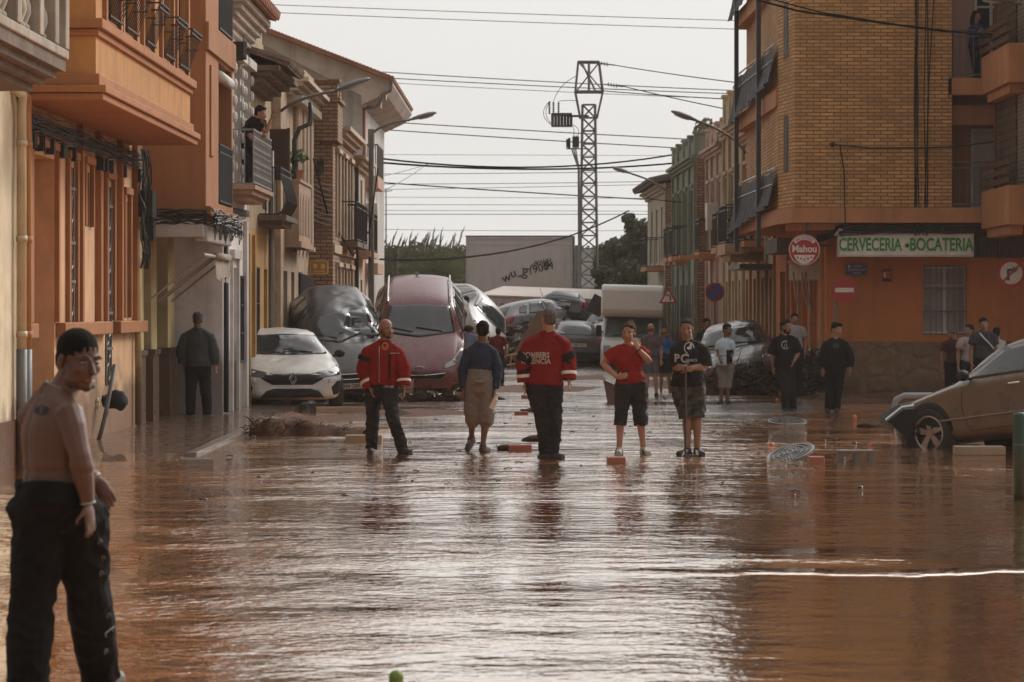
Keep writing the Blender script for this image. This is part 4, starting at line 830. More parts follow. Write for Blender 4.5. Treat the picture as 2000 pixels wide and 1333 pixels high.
# ---- right side
orR = M('orange_wall_right', (.54, .18, .05), .8, streak=.3, mud=.5, var=.1, scale=1.2, bump=.2); pinkO = M('salmon', (.5, .235, .11), .8, streak=.35, var=.1); stoneD = M('stone_dado', (.21, .125, .072), .75, kind='stone', scale=2.1, var=.25, bump=.9, mud=.35)
brickY = M('yellow_brick', (.60, .34, .14), .8, kind='brick', scale=(.27, .073), var=.24, bump=.7)
def R1():
    r = thing('brick_apartment_block', (5.93, 58, 0), 'yellow brick apartment block on the corner with orange ground floor and a bar', 'building')
    wx = lambda px, Y=58: gx(px, Y) - 5.93
    hw = (wx(1803), wx(1888), 1.32, 2.71)
    b = B(); wall_face(b, 0, 9, 0, 3.56, [hw], back=9, depth=.2); b.build('ground_floor_wall', orR, r)
    b = B(); b.box(-.03, 9, -.05, -.002, 0, 1.17); b.box(-.05, 0, -.05, 1.2, 0, 1.17); b.build('stone_dado', stoneD, r)
    opening(r, *hw, 'glass', fm=whitep, gm=M('curtain', (.35, .3, .28), .7, streak=.4), grille=M('grille_paint', (.1, .075, .065), .5), y=.1)
    # street side of the ground floor, facing left
    sg = B(Matrix.Translation((0, 0, 0)) @ Matrix.Rotation(R(-90 + 1.5), 4, 'Z') @ Matrix.Translation((-9.2, 0, 0)))
    hs = [(7.3, 8.6, 0, 2.7), (5.2, 6.9, 0, 2.7), (3.1, 4.7, 0, 2.7), (.9, 2.5, 0, 2.7)]; wall_face(sg, 0, 9.2, 0, 3.56, hs, depth=.35, back=1); sg.build('side_wall', orR, r)
    sd = bpy.data.objects.new('shopfront', None); put(sd, r); sd.matrix_local = Matrix.Rotation(R(-90 + 1.5), 4, 'Z') @ Matrix.Translation((-9.2, 0, 0))
    for i, h in enumerate(hs):
        q = B(); q.box(h[0], h[1], .2, .24, h[2], h[3]); q.build('shop_window', glass if i % 2 == 0 else M('maroon_door', (.12, .035, .03), .5, mud=.8), sd)
        q = B(); q.box(h[0], h[0] + .08, .12, .2, 0, h[3]); q.box(h[1] - .08, h[1], .12, .2, 0, h[3]); q.box(h[0] + .08, h[1] - .08, .12, .2, h[3] - .08, h[3]); q.build('shop_frame', wood, sd)
    q = B()
    for x in (8.75, 7.0, 4.85, 2.65): q = B(); q.box(x, x + .16, -.08, 0, .0, 3.3); q.build('shop_pilaster', M('buff_r', (.46, .25, .14), .8, streak=.4, mud=.9), sd)
    0 and q.build('shop_pilaster', M('buff_r', (.46, .25, .14), .8, streak=.4, mud=.9), sd)
    # jettied upper floors
    P = [(-.73, -1.), (2.42, -1.), (2.42, .0), (9, .0), (9, 9), (-.95, 9), (-.95, .3)]
    b = B(); b.prism(P, 3.862, 12, 'z'); b.build('brick_wall', brickY, r)
    b = B(); b.prism([(-.8, -1.07), (3.9, -1.07), (3.9, .02), (9, .02), (9, 9), (-1.2, 9.2), (-1.02, .3)], 3.56, 3.86, 'z'); b.prism([(-.6, -.85), (9, -.85), (9, 0), (-.3, 0), (-.8, 0.3)], 3.42, 3.559, 'z'); b.build('floor_band', pinkO, r)
    for z in (4.95, 7.5): q = B(); q.M = Matrix.Translation((-.84, -.35, z)) @ Matrix.Rotation(R(80.4), 4, 'Z'); q.box(-.18, .18, -.012, .03, 0, 1.35); q.build('narrow_window', glass, r) if 0 else None
    for z in (4.6, 6.9):
        nq = Vector((-.84, -.35, z)); q = B(Matrix.Translation(nq) @ Matrix.Rotation(math.atan2(-1.3, .22) , 4, 'Z')); q.box(-.17, .17, -.012, .02, 0, 1.15); o = q.build('narrow_window', M('dark_wood', (.07, .05, .04), .6), r)  # narrow windows in one even dark brown wood
    # recessed balconies on the right
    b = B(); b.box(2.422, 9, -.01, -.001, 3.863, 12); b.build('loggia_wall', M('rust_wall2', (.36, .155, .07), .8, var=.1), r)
    b = B(); b.box(2.424, 3.0, -.03, -.012, 6.5, 9.5); b.build('pink_panel', M('pink_wall', (.5, .33, .28), .8, var=.06), r)
    for z0 in (6.13,): q = B(); q.box(2.35, 4.3, -1.0, -.012, z0, z0 + .33); q.build('balcony_slab', pinkO, r)
    q = B(); q.box(2.424, 6, -.5, -.012, 5.55, 5.95); q.build('lintel', pinkO, r)
    ra = railing(r, 2.45, 4.1, -.98, 3.9, 4.78, M('rail_grey', (.1, .09, .09), .5), sides=.9, step=.13); railing(r, 2.45, 4.1, -.98, 6.5, 7.42, MATS['rail_grey'], sides=.9, step=.13)
    opening(r, 2.95, 4.3, 3.87, 5.5, 'roller', y=-.05, fm=whitep, gm=M('pale_roller', (.5, .44, .41), .6)); opening(r, 3.02, 3.7, 6.47, 8.6, 'glass', y=-.05, fm=whitep)
    # wing on the far right with wooden balcony rails
    b = B(); b.box(3.3, 8, -5.6, -1.1, 3.5, 12); b.build('wing_wall', M('grey_brick', (.3, .24, .18), .8, kind='brick', scale=(.3, .08), var=.2, bump=1.), r)
    b = B(); b.box(3.26, 3.298, -3.6, -1.6, 3.6, 12); b.build('lattice_panel', M('lattice', (.16, .09, .06), .8, kind='brick', scale=(.16, .16), var=.1, bump=1.), r)
    for z in (3.42, 6.1):
        q = B(); q.box(2.98, 3.32, -4.4, -1.2, z, z + .75); q.box(3.05, 3.32, -4.1, -1.5, z - .18, z); q.build('balcony_parapet', pinkO, r, bevel=.02)
        for k in range(3): q = B(); q.box(2.95, 3.0, -4.45, -1.15, z + .8 + k * .17, z + .9 + k * .17); q.build('wooden_rail', wood, r)
    b = B(); b.tube([(3.22, -1.5, 3.2), (3.22, -1.5, 9)], .035, 6); b.build('downpipe', M('brown_pipe', (.14, .06, .04), .5), r)
    # street side balconies with black cloth, and the steel posts
    for i, z in enumerate((3.44, 5.98, 8.4)):
        if i: q = B(); q.prism([(-1.0, .32), (0, .32), (0, 8.9), (-1.22, 8.9)], z, z + .36, 'z'); q.build('balcony_slab', pinkO, r)
        fc = B(); n = 40
        for k in range(n):
            for s, (za, zb) in enumerate(((z + 1.2, z + 1.0), (z + 1.0, z + .78), (z + .78, z + .52))):
                def pt(kk, zq, lay):
                    t = kk / n; zq -= .36 * t * (lay / 3); return (-1.03 - .23 * t - (.0, .01, .04, .12)[lay] - .012 * math.sin(kk * 1.7 + lay) * lay, .34 + 8.4 * t, zq + .02 * math.sin(kk * .8))
                fc.add([pt(k, za, s), pt(k + 1, za, s), pt(k + 1, zb, s + 1), pt(k, zb, s + 1)], [(0, 1, 2, 3)])
        fc.build('balcony_cloth', M('black_netting', (.028, .028, .034), .7), r, smooth=True)
        q = B(); q.tube([(-1.02, .34, z + 1.28), (-1.25, 8.7, z + 1.28)], .02, 6); q.tube([(-1.07, .34, z + .95), (-1.3, 8.7, z + .95)], .012, 6); q.build('handrail', M('bright_rail', (.5, .5, .5), .3, metal=.6), r)
        q = B(); q.box(-.9, -.88, .5, 1.9, z + 1.0, z + 1.75); q.build('privacy_screen', M('frosted', (.5, .5, .5), .4), r) if i < 2 else None
    for yy in (2.6, 7.4): q = B(); x = -1.1 - .027 * yy; q.box(x - .05, x + .05, yy - .05, yy + .05, 3.15, 12); q.build('steel_post', M('post_paint', (.05, .05, .055), .45), r)
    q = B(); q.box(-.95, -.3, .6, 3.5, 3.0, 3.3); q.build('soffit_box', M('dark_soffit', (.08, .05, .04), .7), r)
    c = B(); rnd = random.Random(5)
    for k in range(14): c.tube([(-.25 + i * .52, -.93 + (.0 if i else .3) + rnd.uniform(-.04, .0), 3.53 - rnd.uniform(0, .03) * (k % 4) - (.2 if i == 0 else .0) - .012 * k) for i in range(16)], .014, 5)
    for k in range(7): px = 1793 + rnd.uniform(-12, 20); x = wx(px, 57); c.tube([(x, -1.03, 3.3), (x + rnd.uniform(-.1, .2), -1.04, 6), (x + rnd.uniform(-.05, .2), -1.03, 9)], .01, 4)
    c.tube([(wx(1650, 57), -1.08, 3.5), (wx(1648, 57), -1.05, 4.6), (wx(1640, 57), -1.05, 5.1), (wx(1620, 57), -1.06, 5.14)], .014, 5); c.tube([(wx(1620, 57), -1.06, 5.13), (wx(1700, 57), -1.06, 5.05), (wx(1850, 57), -1.06, 5.07), (wx(1960, 57), -1.05, 5.2)], .016, 5)
    c.ball((wx(1626, 57), -1.08, 5.12), .05); c.build('cable_bundle', MATS['black_cable'], r)
    b = B(); b.tube([(wx(1632, 57), -.9, 3.3), (wx(1640, 57), -.92, 3.42), (wx(1845, 57), -.92, 3.44)], .03, 6); b.build('conduit', M('pale_conduit', (.45, .4, .35), .6), r)
    b = B(); b.box(wx(1900), 8, -.3, -.002, 2.88, 3.3)
    for k in range(60): x = wx(1900) + .03 + k * .075; b.box(x, x + .03, -.32, -.3, 2.88, 3.3)
    b.build('slatted_sign_panel', M('dark_panel', (.055, .03, .025), .6), r)
R1()
def sign_board():
    Y = 57.1; r = thing('bar_sign', (gx(1638, Y), Y, zz(500, Y)), 'long white illuminated style sign board with green lettering above the barred window', 'sign'); W = gx(1900, Y) - gx(1638, Y); H = zz(458, Y) - zz(500, Y)
    b = B(); b.box(0, W, 0, .2, 0, H); b.build('board', M('sign_white', (.72, .68, .62), .4, streak=.15), r); b = B(); 
    for (a, c, d, e) in ((-.02, W + .02, -.02, .02), (-.02, W + .02, H - .02, H + .02)): b.box(a, c, -.015, .21, d, e)
    b.box(-.02, .02, -.014, .209, .02, H - .02); b.box(W - .02, W + .02, -.014, .209, .02, H - .02); b.build('frame', M('sign_frame', (.5, .45, .42), .5), r)
    g_ = M('sign_green', (.03, .25, .04), .5)
    text_obj('CERVECERIA', 'lettering', g_, r, loc=(W * .235, -.008, H * .5), size=.36, sx=.62, extrude=.006, bold=.008, align='CENTER'); text_obj('BOCATERIA', 'lettering', g_, r, loc=(W * .765, -.008, H * .5), size=.36, sx=.66, extrude=.006, bold=.008)
    b = B()
    for k in range(8):
        a = k * math.pi / 4; c = Vector((W * .51, -.008, H * .48)); d = Vector((math.cos(a), 0, math.sin(a))); e = Vector((-d.z, 0, d.x)); b.add([c + e * .018, c + d * .075, c - e * .018], [(0, 1, 2)])
    b.build('star', g_, r)
sign_board()
def bar_awning():
    r = thing('bar_awning', at(1572, 515, 59.5), 'short pale scalloped awning with thin folding arms under the round bar sign', 'awning'); o = r.location; q = lambda px, py, Y=59.5: at(px, py, Y) - o
    b = B(); n = 26
    for i in range(n):
        a, c = i / n, (i + 1) / n; X = lambda t: 1541 + 62 * t; Yt = lambda t: 61.5 - 2.6 * t; dip = lambda k: 545 + (6 if k % 2 else 0)
        b.add([q(X(a), 512, Yt(a)), q(X(c), 512, Yt(c)), q(X(c), dip(i + 1), Yt(c) - .1), q(X(a), dip(i), Yt(a) - .1)], [(0, 1, 2, 3)])
    b.tube([q(1540, 512, 61.5), q(1604, 512, 58.9)], .03, 6); b.build('valance', M('awning_pale', (.5, .42, .34), .9, streak=.5), r)
    for (x0, x1, y1) in ((1549, 1560, 606), (1566, 1578, 602), (1572, 1584, 604), (1592, 1608, 603)): b = B(); b.tube([q(x0, 532, 60), q(x0 + (x1 - x0) * .4, 572, 60), q(x1, y1, 60)], .022, 6); b.build('awning_arm', MATS['pale_metal'], r)
bar_awning()
def round_sign(name, px, py, Y, rad, label, kind, rz=0., pole=None):
    r = thing(name, at(px, py, Y), label, 'sign', rz=rz); red = M('sign_red', (.38, .025, .02), .45, var=.1); wh = M('sign_white', (.7, .7, .7)); blue = M('sign_blue', (.03, .07, .25), .45); blk = M('sign_black', (.02, .02, .02), .5)
    disc = lambda b, R_, y0, y1, n=40: b.prism([(R_ * math.cos(i * 2 * math.pi / n), R_ * math.sin(i * 2 * math.pi / n)) for i in range(n)], y0, y1, 'y')
    if kind == 'bar':
        b = B(); disc(b, rad, -.06, .06); b.build('disc', red, r, bevel=.01); b = B(); n = 40
        for (r0, r1) in ((rad * .97, rad * .93),):
            for i in range(n): a, c = i * 2 * math.pi / n, (i + 1) * 2 * math.pi / n; b.add([(r0 * math.cos(a), -.064, r0 * math.sin(a)), (r0 * math.cos(c), -.064, r0 * math.sin(c)), (r1 * math.cos(c), -.064, r1 * math.sin(c)), (r1 * math.cos(a), -.064, r1 * math.sin(a))], [(0, 1, 2, 3)])
        for i in range(14): a, c = R(38 + i * 7.4), R(38 + (i + 1) * 7.4); b.add([(k * rad * math.cos(q), -.065, k * rad * math.sin(q)) for k, q in ((.9, a), (.9, c), (.66, c), (.66, a))], [(0, 1, 2, 3)])
        b.build('ring', wh, r); text_obj('Mahou', 'lettering', wh, r, loc=(0, -.064, .02), size=rad * .62, extrude=.003, bold=.006, sx=.92)
        for i, ch in enumerate('BAR LA PIEDRA'):
            a = R(128 - i * 6.4); m = Matrix.Rotation(-(a - math.pi / 2), 3, 'Y'); text_obj(ch, 'lettering', red, r, loc=(rad * .78 * math.cos(a), -.07, rad * .78 * math.sin(a)), rot=m, size=rad * .2, extrude=.002)
        b = B(); b.prism([(rad * .72 * math.cos(R(q)), rad * .9 * math.sin(R(q))) for q in (200, 225, 250, 270, 290, 315, 340)], -.0645, -.06, 'y'); b.build('crescent', wh, r)
        for i in range(5):
            b = B(); cx_, cz_ = (i - 2) * rad * .22, -rad * .47 - .02 * (2 - abs(i - 2)); b.prism([(cx_ + rad * (.1 if k % 2 == 0 else .04) * math.cos(R(90 + 36 * k)), cz_ + rad * (.1 if k % 2 == 0 else .04) * math.sin(R(90 + 36 * k))) for k in range(10)], -.068, -.0646, 'y'); b.build('star', red, r)
        b = B(); b.tube([(rad * .9, 0, .1), (rad + .25, .2, .1)], .03, 6); b.tube([(0, 0, rad), (.1, .1, rad + .3)], .02, 6); b.build('bracket', iron, r)
        return
    b = B(); disc(b, rad, -.01, .012); b.build('disc', {'turn': red, 'park': red, 'noentry': red, 'back': M('sign_back', (.17, .165, .16), .5)}[kind], r)
    if kind == 'noentry': b = B(); b.box(-rad * .72, rad * .72, -.018, -.01, -rad * .17, rad * .17); b.build('bar', wh, r)
    if kind == 'park':
        b = B(); disc(b, rad * .8, -.016, -.01); b.build('blue_field', blue, r); b = B(); b.M = Matrix.Rotation(R(45), 4, 'Y'); b.box(-rad * .82, rad * .82, -.022, -.0165, -rad * .09, rad * .09); b.build('slash', red, r)
    if kind == 'turn':
        b = B(); disc(b, rad * .76, -.016, -.01); b.build('white_field', wh, r); b = B(); s = rad
        b.prism([(-.3 * s, -.5 * s), (-.12 * s, -.5 * s), (-.12 * s, .12 * s), (.12 * s, .12 * s), (.12 * s, -.02 * s), (.45 * s, .22 * s), (.12 * s, .46 * s), (.12 * s, .3 * s), (-.3 * s, .3 * s)], -.021, -.0165, 'y'); b.build('arrow', blk, r)
        b = B(); b.M = Matrix.Rotation(R(-45), 4, 'Y'); b.box(-rad * .78, rad * .78, -.027, -.0215, -rad * .07, rad * .07); b.build('slash', red, r)
    if pole: b = B(); z0 = -r.location.z; b.tube([(pole[0], .05, z0), (pole[0], .05, pole[1])], .03, 8); b.build('pole', steel, r)
round_sign('bar_roundel', 1571, 489, 56.9, .315, 'round red and white bar sign with five stars at the brick corner', 'bar', rz=R(-4))
round_sign('no_entry_sign', 1649, 567, 57.2, .26, 'round red no entry sign with a white bar on the orange wall', 'noentry', pole=(-.17, -.1))
round_sign('no_turn_sign', 1975, 534, 56.5, .29, 'round red rimmed sign with a crossed out right turn arrow at the right edge', 'turn')
round_sign('no_parking_sign', 1396, 571, 72, .24, 'round blue and red no parking sign on the right in front of the green house', 'park', pole=(0, .2))
round_sign('traffic_mirror', 592, 558, 61, .24, 'grey back of a round road sign in front of the brick house on the left', 'back', pole=(0, .1))
def tri_sign():
    r = thing('bend_warning_sign', at(1305, 580, 74), 'red and white triangular bend warning sign beside the white box truck', 'sign'); s = .24
    b = B(); b.prism([(0, s), (-s, -s * .72), (s, -s * .72)], -.01, .01, 'y'); b.build('triangle', MATS['sign_red'], r); b = B(); b.prism([(0, s * .66), (-s * .7, -s * .55), (s * .7, -s * .55)], -.016, -.0105, 'y'); b.build('white_field', MATS['sign_white'], r)
    b = B(); b.tube([(.06, -.02, -.1), (.06, -.02, -.02), (.03, -.02, .03), (-.05, -.02, .05)], .018, 6); b.build('arrow', MATS['sign_black'], r); b = B(); b.tube([(0, .04, -r.location.z), (0, .04, .1)], .03, 8); b.build('pole', steel, r)
tri_sign()
def street_plate():
    Y = 57.94; r = thing('street_name_plate', at(1652, 538, Y), 'small dark blue street name plate on the orange wall under the long sign', 'sign'); W = .43; H = .235
    b = B(); b.box(0, W, -.02, .0, 0, H); b.build('plate', M('plate_blue', (.02, .03, .09), .4), r); w_ = M('plate_white', (.55, .55, .58))
    for s_, z_, q in (('CARRER', .18, .05), ("D'ISMAEL BLAT", .11, .065), ('PINTOR', .045, .05)): text_obj(s_, 'lettering', w_, r, loc=(W / 2 + .02, -.022, z_), size=q, extrude=.001, sx=.85)
    b = B(); b.ball((.06, -.02, .18), (.025, .004, .03)); b.build('crest', w_, r)
    r = thing('wall_notice', at(1723, 550, Y), 'small orange and dark notice on the orange wall left of the barred window', 'poster'); b = B(); b.box(0, .19, -.012, 0, 0, .25); b.build('panel', M('notice_dark', (.05, .03, .03)), r)
    b = B(); b.box(.015, .175, -.016, -.012, .06, .2); b.build('orange_field', M('notice_orange', (.45, .13, .04)), r); b = B(); b.box(.02, .07, -.02, -.016, .08, .18); b.build('figure', w_, r); text_obj('BAR', 'lettering', w_, r, loc=(.12, -.02, .13), size=.05, extrude=.001) if 0 else None
street_plate()
def right_row():
    fx = lambda Y: 5.93 - .026 * (Y - 58)
    def root(name, label, Ya, Yb, jut=0.): return thing(name, (fx(Yb) - jut, Yb, 0), label, 'house', rz=R(-90 + 1.5)), Yb - Ya
    peach = M('peach', (.42, .27, .15), .8, streak=.5, mud=1., var=.15); yel = M('pale_yellow', (.42, .33, .2), .8, streak=.5, mud=1.); pk = M('pale_pink', (.43, .31, .25), .8, streak=.5, mud=1.); grn = M('sage_green', (.205, .225, .165), .8, streak=.7, mud=1., var=.25)
    def house(name, label, Ya, Yb, H, m, n, jut=0., side=None, corn=.25, pil=True, gd='door', parapet=.4, rail=None, om=None, back=6, gm=None):
        r, W = root(name, label, Ya, Yb, jut); ho = []; d = W / n
        for k in range(n): x = d * (k + .5); ho += [(x - .42, x + .42, 0, 2.6), (x - .36, x + .36, 3.55, 5.5)]
        b = B(); wall_face(b, 0, W, 0, H, ho, back=back); b.build('wall', m, r)
        if side: b = B(); b.box(W - .3, W + .02, .35, back, 0, H - .02); b.box(W - .3, W + .05, .02, .35, 0, H - .1); b.build('side_wall', side, r)
        for i, h in enumerate(ho): opening(r, *h, gd if i % 2 == 0 else 'louvre' if om else 'glass', gm=gm if i % 2 == 0 else om)
        t = B()
        if pil:
            for k in range(n + 1): x = min(W - .15, max(.15, d * k)); t.box(x - .12, x + .12, -.07, 0, 0, H - .3)
        for h in ho[1::2]: t.box(h[0] - .1, h[1] + .1, -.09, 0, h[3] + .08, h[3] + .18); t.box(h[0] - .1, h[0], -.05, 0, h[2], h[3]); t.box(h[1], h[1] + .1, -.05, 0, h[2], h[3])
        t.build('pilaster', m, r); t = B(); cornice(t, 0, W, H - .3, corn, .28, 3); t.build('cornice', m, r); t = B(); t.box(0, W, 0, .25, H, H + parapet)
        for k in range(n + 1): x = min(W - .2, max(.2, d * k)); t.box(x - .18, x + .18, -.05, .3, H, H + parapet + .18); t.box(x - .22, x + .22, -.09, .34, H + parapet + .18, H + parapet + .26)
        t.build('parapet', m, r)
        if rail:
            for k in rail: x = d * (k + .5); s = B(); s.box(x - .75, x + .75, -.55, 0, 3.35, 3.5); s.box(x - .65, x + .65, -.42, 0, 3.25, 3.35); s.build('balcony_slab', pinkO, r); railing(r, x - .7, x + .7, -.52, 3.52, 4.45, sides=.5)
        return r, W
    r, W = house('peach_house', 'peach house with tall barred doors next to the brick apartment block', 67.2, 74.8, 6.4, peach, 4, rail=(1, 2), gm=iron, om=wood)
    s = B(); s.box(4.5, 7.5, -.85, 0, 2.78, 2.9); s.build('canopy', M('dark_canopy', (.05, .045, .045), .5), r); s = B(); s.box(2.6, 4.8, -.95, 0, 3.18, 3.45); s.box(2.75, 4.65, -.8, 0, 3.02, 3.18); s.build('stone_balcony', M('stone_bal', (.42, .3, .2), .8), r)
    railing(r, 2.7, 4.7, -.9, 3.47, 4.4, sides=.85, step=.11); q = B(); leaves(q, (2.2, -.5, 3.9), (.5, .25, .55), 260, .06, 11); o = q.build('climbing_plant', leafA, r)
    house('yellow_house', 'pale yellow house with tall square chimney like parapet posts', 74.9, 80.4, 6.9, yel, 3, parapet=.7, om=wood, rail=(1,))
    r, W = house('pink_house', 'pale pink house with an air conditioner on its wall beside the green house', 80.5, 86, 6.6, pk, 3, om=whitep, rail=(1,))
    a = B(); a.box(3.3, 4.0, -.35, -.02, 4.1, 4.9); a.build('air_conditioner', whitep, r, bevel=.02)
    for k in range(2): p = B(); p.box(1.5 + k * 1.6, 1.9 + k * 1.6, -1.1, -.01, 3.3, 3.4); p.build('balcony_slab', pinkO, r)
    house('green_house', 'sage green house with a bare brick side wall and overgrown parapet', 86.6, 96, 6.55, grn, 4, jut=.28, side=oldbr, parapet=.45, rail=(1, 2), om=iron)
    r, W = root('end_house', 'cream house with a low tiled roof at the far end of the right row', 98, 107, .42)
    ho = [(7.2, 7.9, 0, 2.6), (4.5, 5.3, 0, 2.6), (2, 2.8, 0, 2.6), (7.2, 7.9, 3.5, 5.4), (4.5, 5.3, 3.5, 5.4), (2, 2.8, 3.5, 5.4)]; b = B(); wall_face(b, 0, W, 0, 6.2, ho, back=6); b.build('wall', M('cream3', (.5, .42, .32), .8, streak=.6, mud=1.), r)
    for i, h in enumerate(ho): opening(r, *h, 'door' if i < 3 else 'louvre', gm=wood)
    b = B(); b.box(W - .2, W + .03, .02, 6, 0, 6.2); b.build('side_wall', oldbr, r); b = B(); b.add([(-.2, -.5, 6.15), (W + .3, -.5, 6.15), (W + .3, 6, 7.6), (-.2, 6, 7.6), (-.2, -.5, 6.3), (W + .3, -.5, 6.3), (W + .3, 6, 7.75), (-.2, 6, 7.75)], [(0, 1, 2, 3), (4, 5, 6, 7), (0, 1, 5, 4), (0, 4, 7, 3), (1, 2, 6, 5), (2, 3, 7, 6)])
    for k in range(30): b.tube([(-.1 + k * .32, -.56, 6.28), (-.1 + k * .32, 5.9, 7.74)], .08, 5)
    b.build('roof', M('dark_tile', (.12, .08, .06), .9, var=.4), r); b = B(); cornice(b, 0, W, 5.85, .3, .3, 3); b.build('cornice', MATS['cream3'], r)
    c = B(); c.tube([(6.5, 1.5, 6.5), (6.5, 1.5, 8.2)], .13, 8); c.build('chimney', steel, r); s = B(); s.box(6, 8.8, -.65, 0, 3.15, 3.3); s.build('balcony_slab', pinkO, r); railing(r, 6.05, 8.75, -.62, 3.32, 4.3, sides=.6)
    # weeds on the green parapet and overgrown balcony
    q = B(); leaves(q, (5.35, 89, 7.45), (.4, 1.4, .35), 300, .07, 21); tag(q.build('parapet_weeds', M('dry_weed', (.16, .13, .08), .9, var=.4)), 'dry weeds growing on the parapet of the green house', 'weeds', kind='stuff')
right_row()
# ------------------------------------------------------------------ street lamps
def lamp(name_label, base, pole_h, arm, head_dir, wall=False, s=1.):
    """arm: list of points relative to the base; head: cobra lantern at the end"""
    r = thing('street_lamp', base, name_label, 'street lamp', 'street lamps along the two sides')
    if pole_h: b = B(); b.tube([(0, 0, 0), (0, 0, pole_h)], [.085, .065], 10); b.tube([(0, 0, 0), (0, 0, .6)], .11, 10); b.tube([(0, 0, pole_h - .35), (0, 0, pole_h + .12)], .085, 8); b.build('pole', steel, r, smooth=False)
    b = B(); b.tube(arm, .035 * s, 8); b.build('arm', steel, r, smooth=True)
    e = Vector(arm[-1]); d = Vector(head_dir).normalized(); up = Vector((0, 0, 1)); w = d.cross(up).normalized(); n_ = w.cross(d).normalized(); h = B(); prof = [(0, .05, .04), (.12, .085, .06), (.3, .12, .085), (.6, .13, .09), (.8, .1, .06), (.88, .03, .03)]
    k = len(h.v); N = 10
    for (t, a, c) in prof:
        for j in range(N):
            an = 2 * math.pi * j / N; zc = math.sin(an); h.v.append(tuple(e + d * t * s * .95 + w * a * math.cos(an) * s + n_ * c * (zc if zc > 0 else zc * .55) * s))
    for i in range(len(prof) - 1):
        for j in range(N): a, c = k + i * N + j, k + i * N + (j + 1) % N; h.f.append((a, c, c + N, a + N))
    h.f.append(tuple(range(k, k + N))); h.f.append(tuple(range(k + 5 * N, k + 6 * N))); h.build('lantern', M('lantern_grey', (.17, .17, .165), .5), r, smooth=True)
    g_ = B(); c = e + d * .5 * s - n_ * .045 * s; g_.tube([c - d * .22 * s, c, c + d * .22 * s], [.05 * s, .085 * s, .05 * s], 8, ry=[.02, .035, .02]); g_.build('lens', M('lens', (.5, .5, .45), .3), r, smooth=True)
def bez(a, b_, c, n=10): a, b_, c = Vector(a), Vector(b_), Vector(c); return [a * (1 - t) ** 2 + b_ * 2 * t * (1 - t) + c * t * t for t in [i / n for i in range(n + 1)]]
Y = 72; base = Vector((gx(725, Y), Y, 0)); rel = lambda px, py, Y=Y: at(px, py, Y) - base
lamp('street lamp on a tall grey pole on the left side of the street', base, rel(725, 262).z, bez(rel(727, 262), rel(745, 240), rel(800, 235)), rel(848, 222) - rel(800, 235), s=.85)
Y = 55; base = at(560, 218, Y); rel = lambda px, py, Y=55: at(px, py, Y) - base
lamp('street lamp on a curved arm fixed to the tan house on the left', base, 0, bez(rel(548, 218), rel(580, 190), rel(655, 178)), rel(712, 158) - rel(655, 178), s=.85)
Y = 68; base = at(1450, 290, Y); rel = lambda px, py, Y=68: at(px, py, Y) - base
lamp('street lamp on an arm reaching left beside the brick apartment block', base, 0, bez(rel(1456, 300), rel(1435, 262), rel(1365, 238)), rel(1316, 220) - rel(1365, 238), s=.85)
Y = 92; base = at(1290, 366, Y); rel = lambda px, py, Y=92: at(px, py, Y) - base
lamp('street lamp on an arm reaching left from the end house, farther one on the right', base, 0, bez(rel(1300, 372), rel(1275, 352), rel(1234, 340)), rel(1197, 328) - rel(1234, 340), s=.85)
lamp('street lamp lantern poking in at the top right corner above the balconies', at(2010, 10, 54), 0, [(0, 0, 0), (-.3, 0, .05)], (-1, 0, .12), s=.8)
# cables along the right top
def cabl(pts, Ys, label, r=.02):
    P = [at(px, py, Y_) for (px, py), Y_ in zip(pts, Ys)]; b = B(); b.tube(P, r, 5, caps=False); tag(b.build('overhead_wire', wirem), label, 'wire', 'cables hung across the brick block')
cabl([(1478, 0), (1560, 22), (1700, 42), (1850, 62), (2010, 72)], [56, 56, 55.8, 55.5, 55], 'pale twisted cable bundle sagging across the top of the yellow brick wall, upper of two', .022)
cabl([(1490, -6), (1600, 24), (1750, 48), (1880, 64), (2010, 84)], [56, 56, 55.8, 55.5, 55], 'cable sagging across the top of the yellow brick wall, lower of two', .014)
cabl([(612, 310), (640, 420), (690, 500), (722, 450), (738, 330)], [63, 64, 68, 71, 72], 'loose black cable hanging in a loop from the brick house to the lamp post', .018)
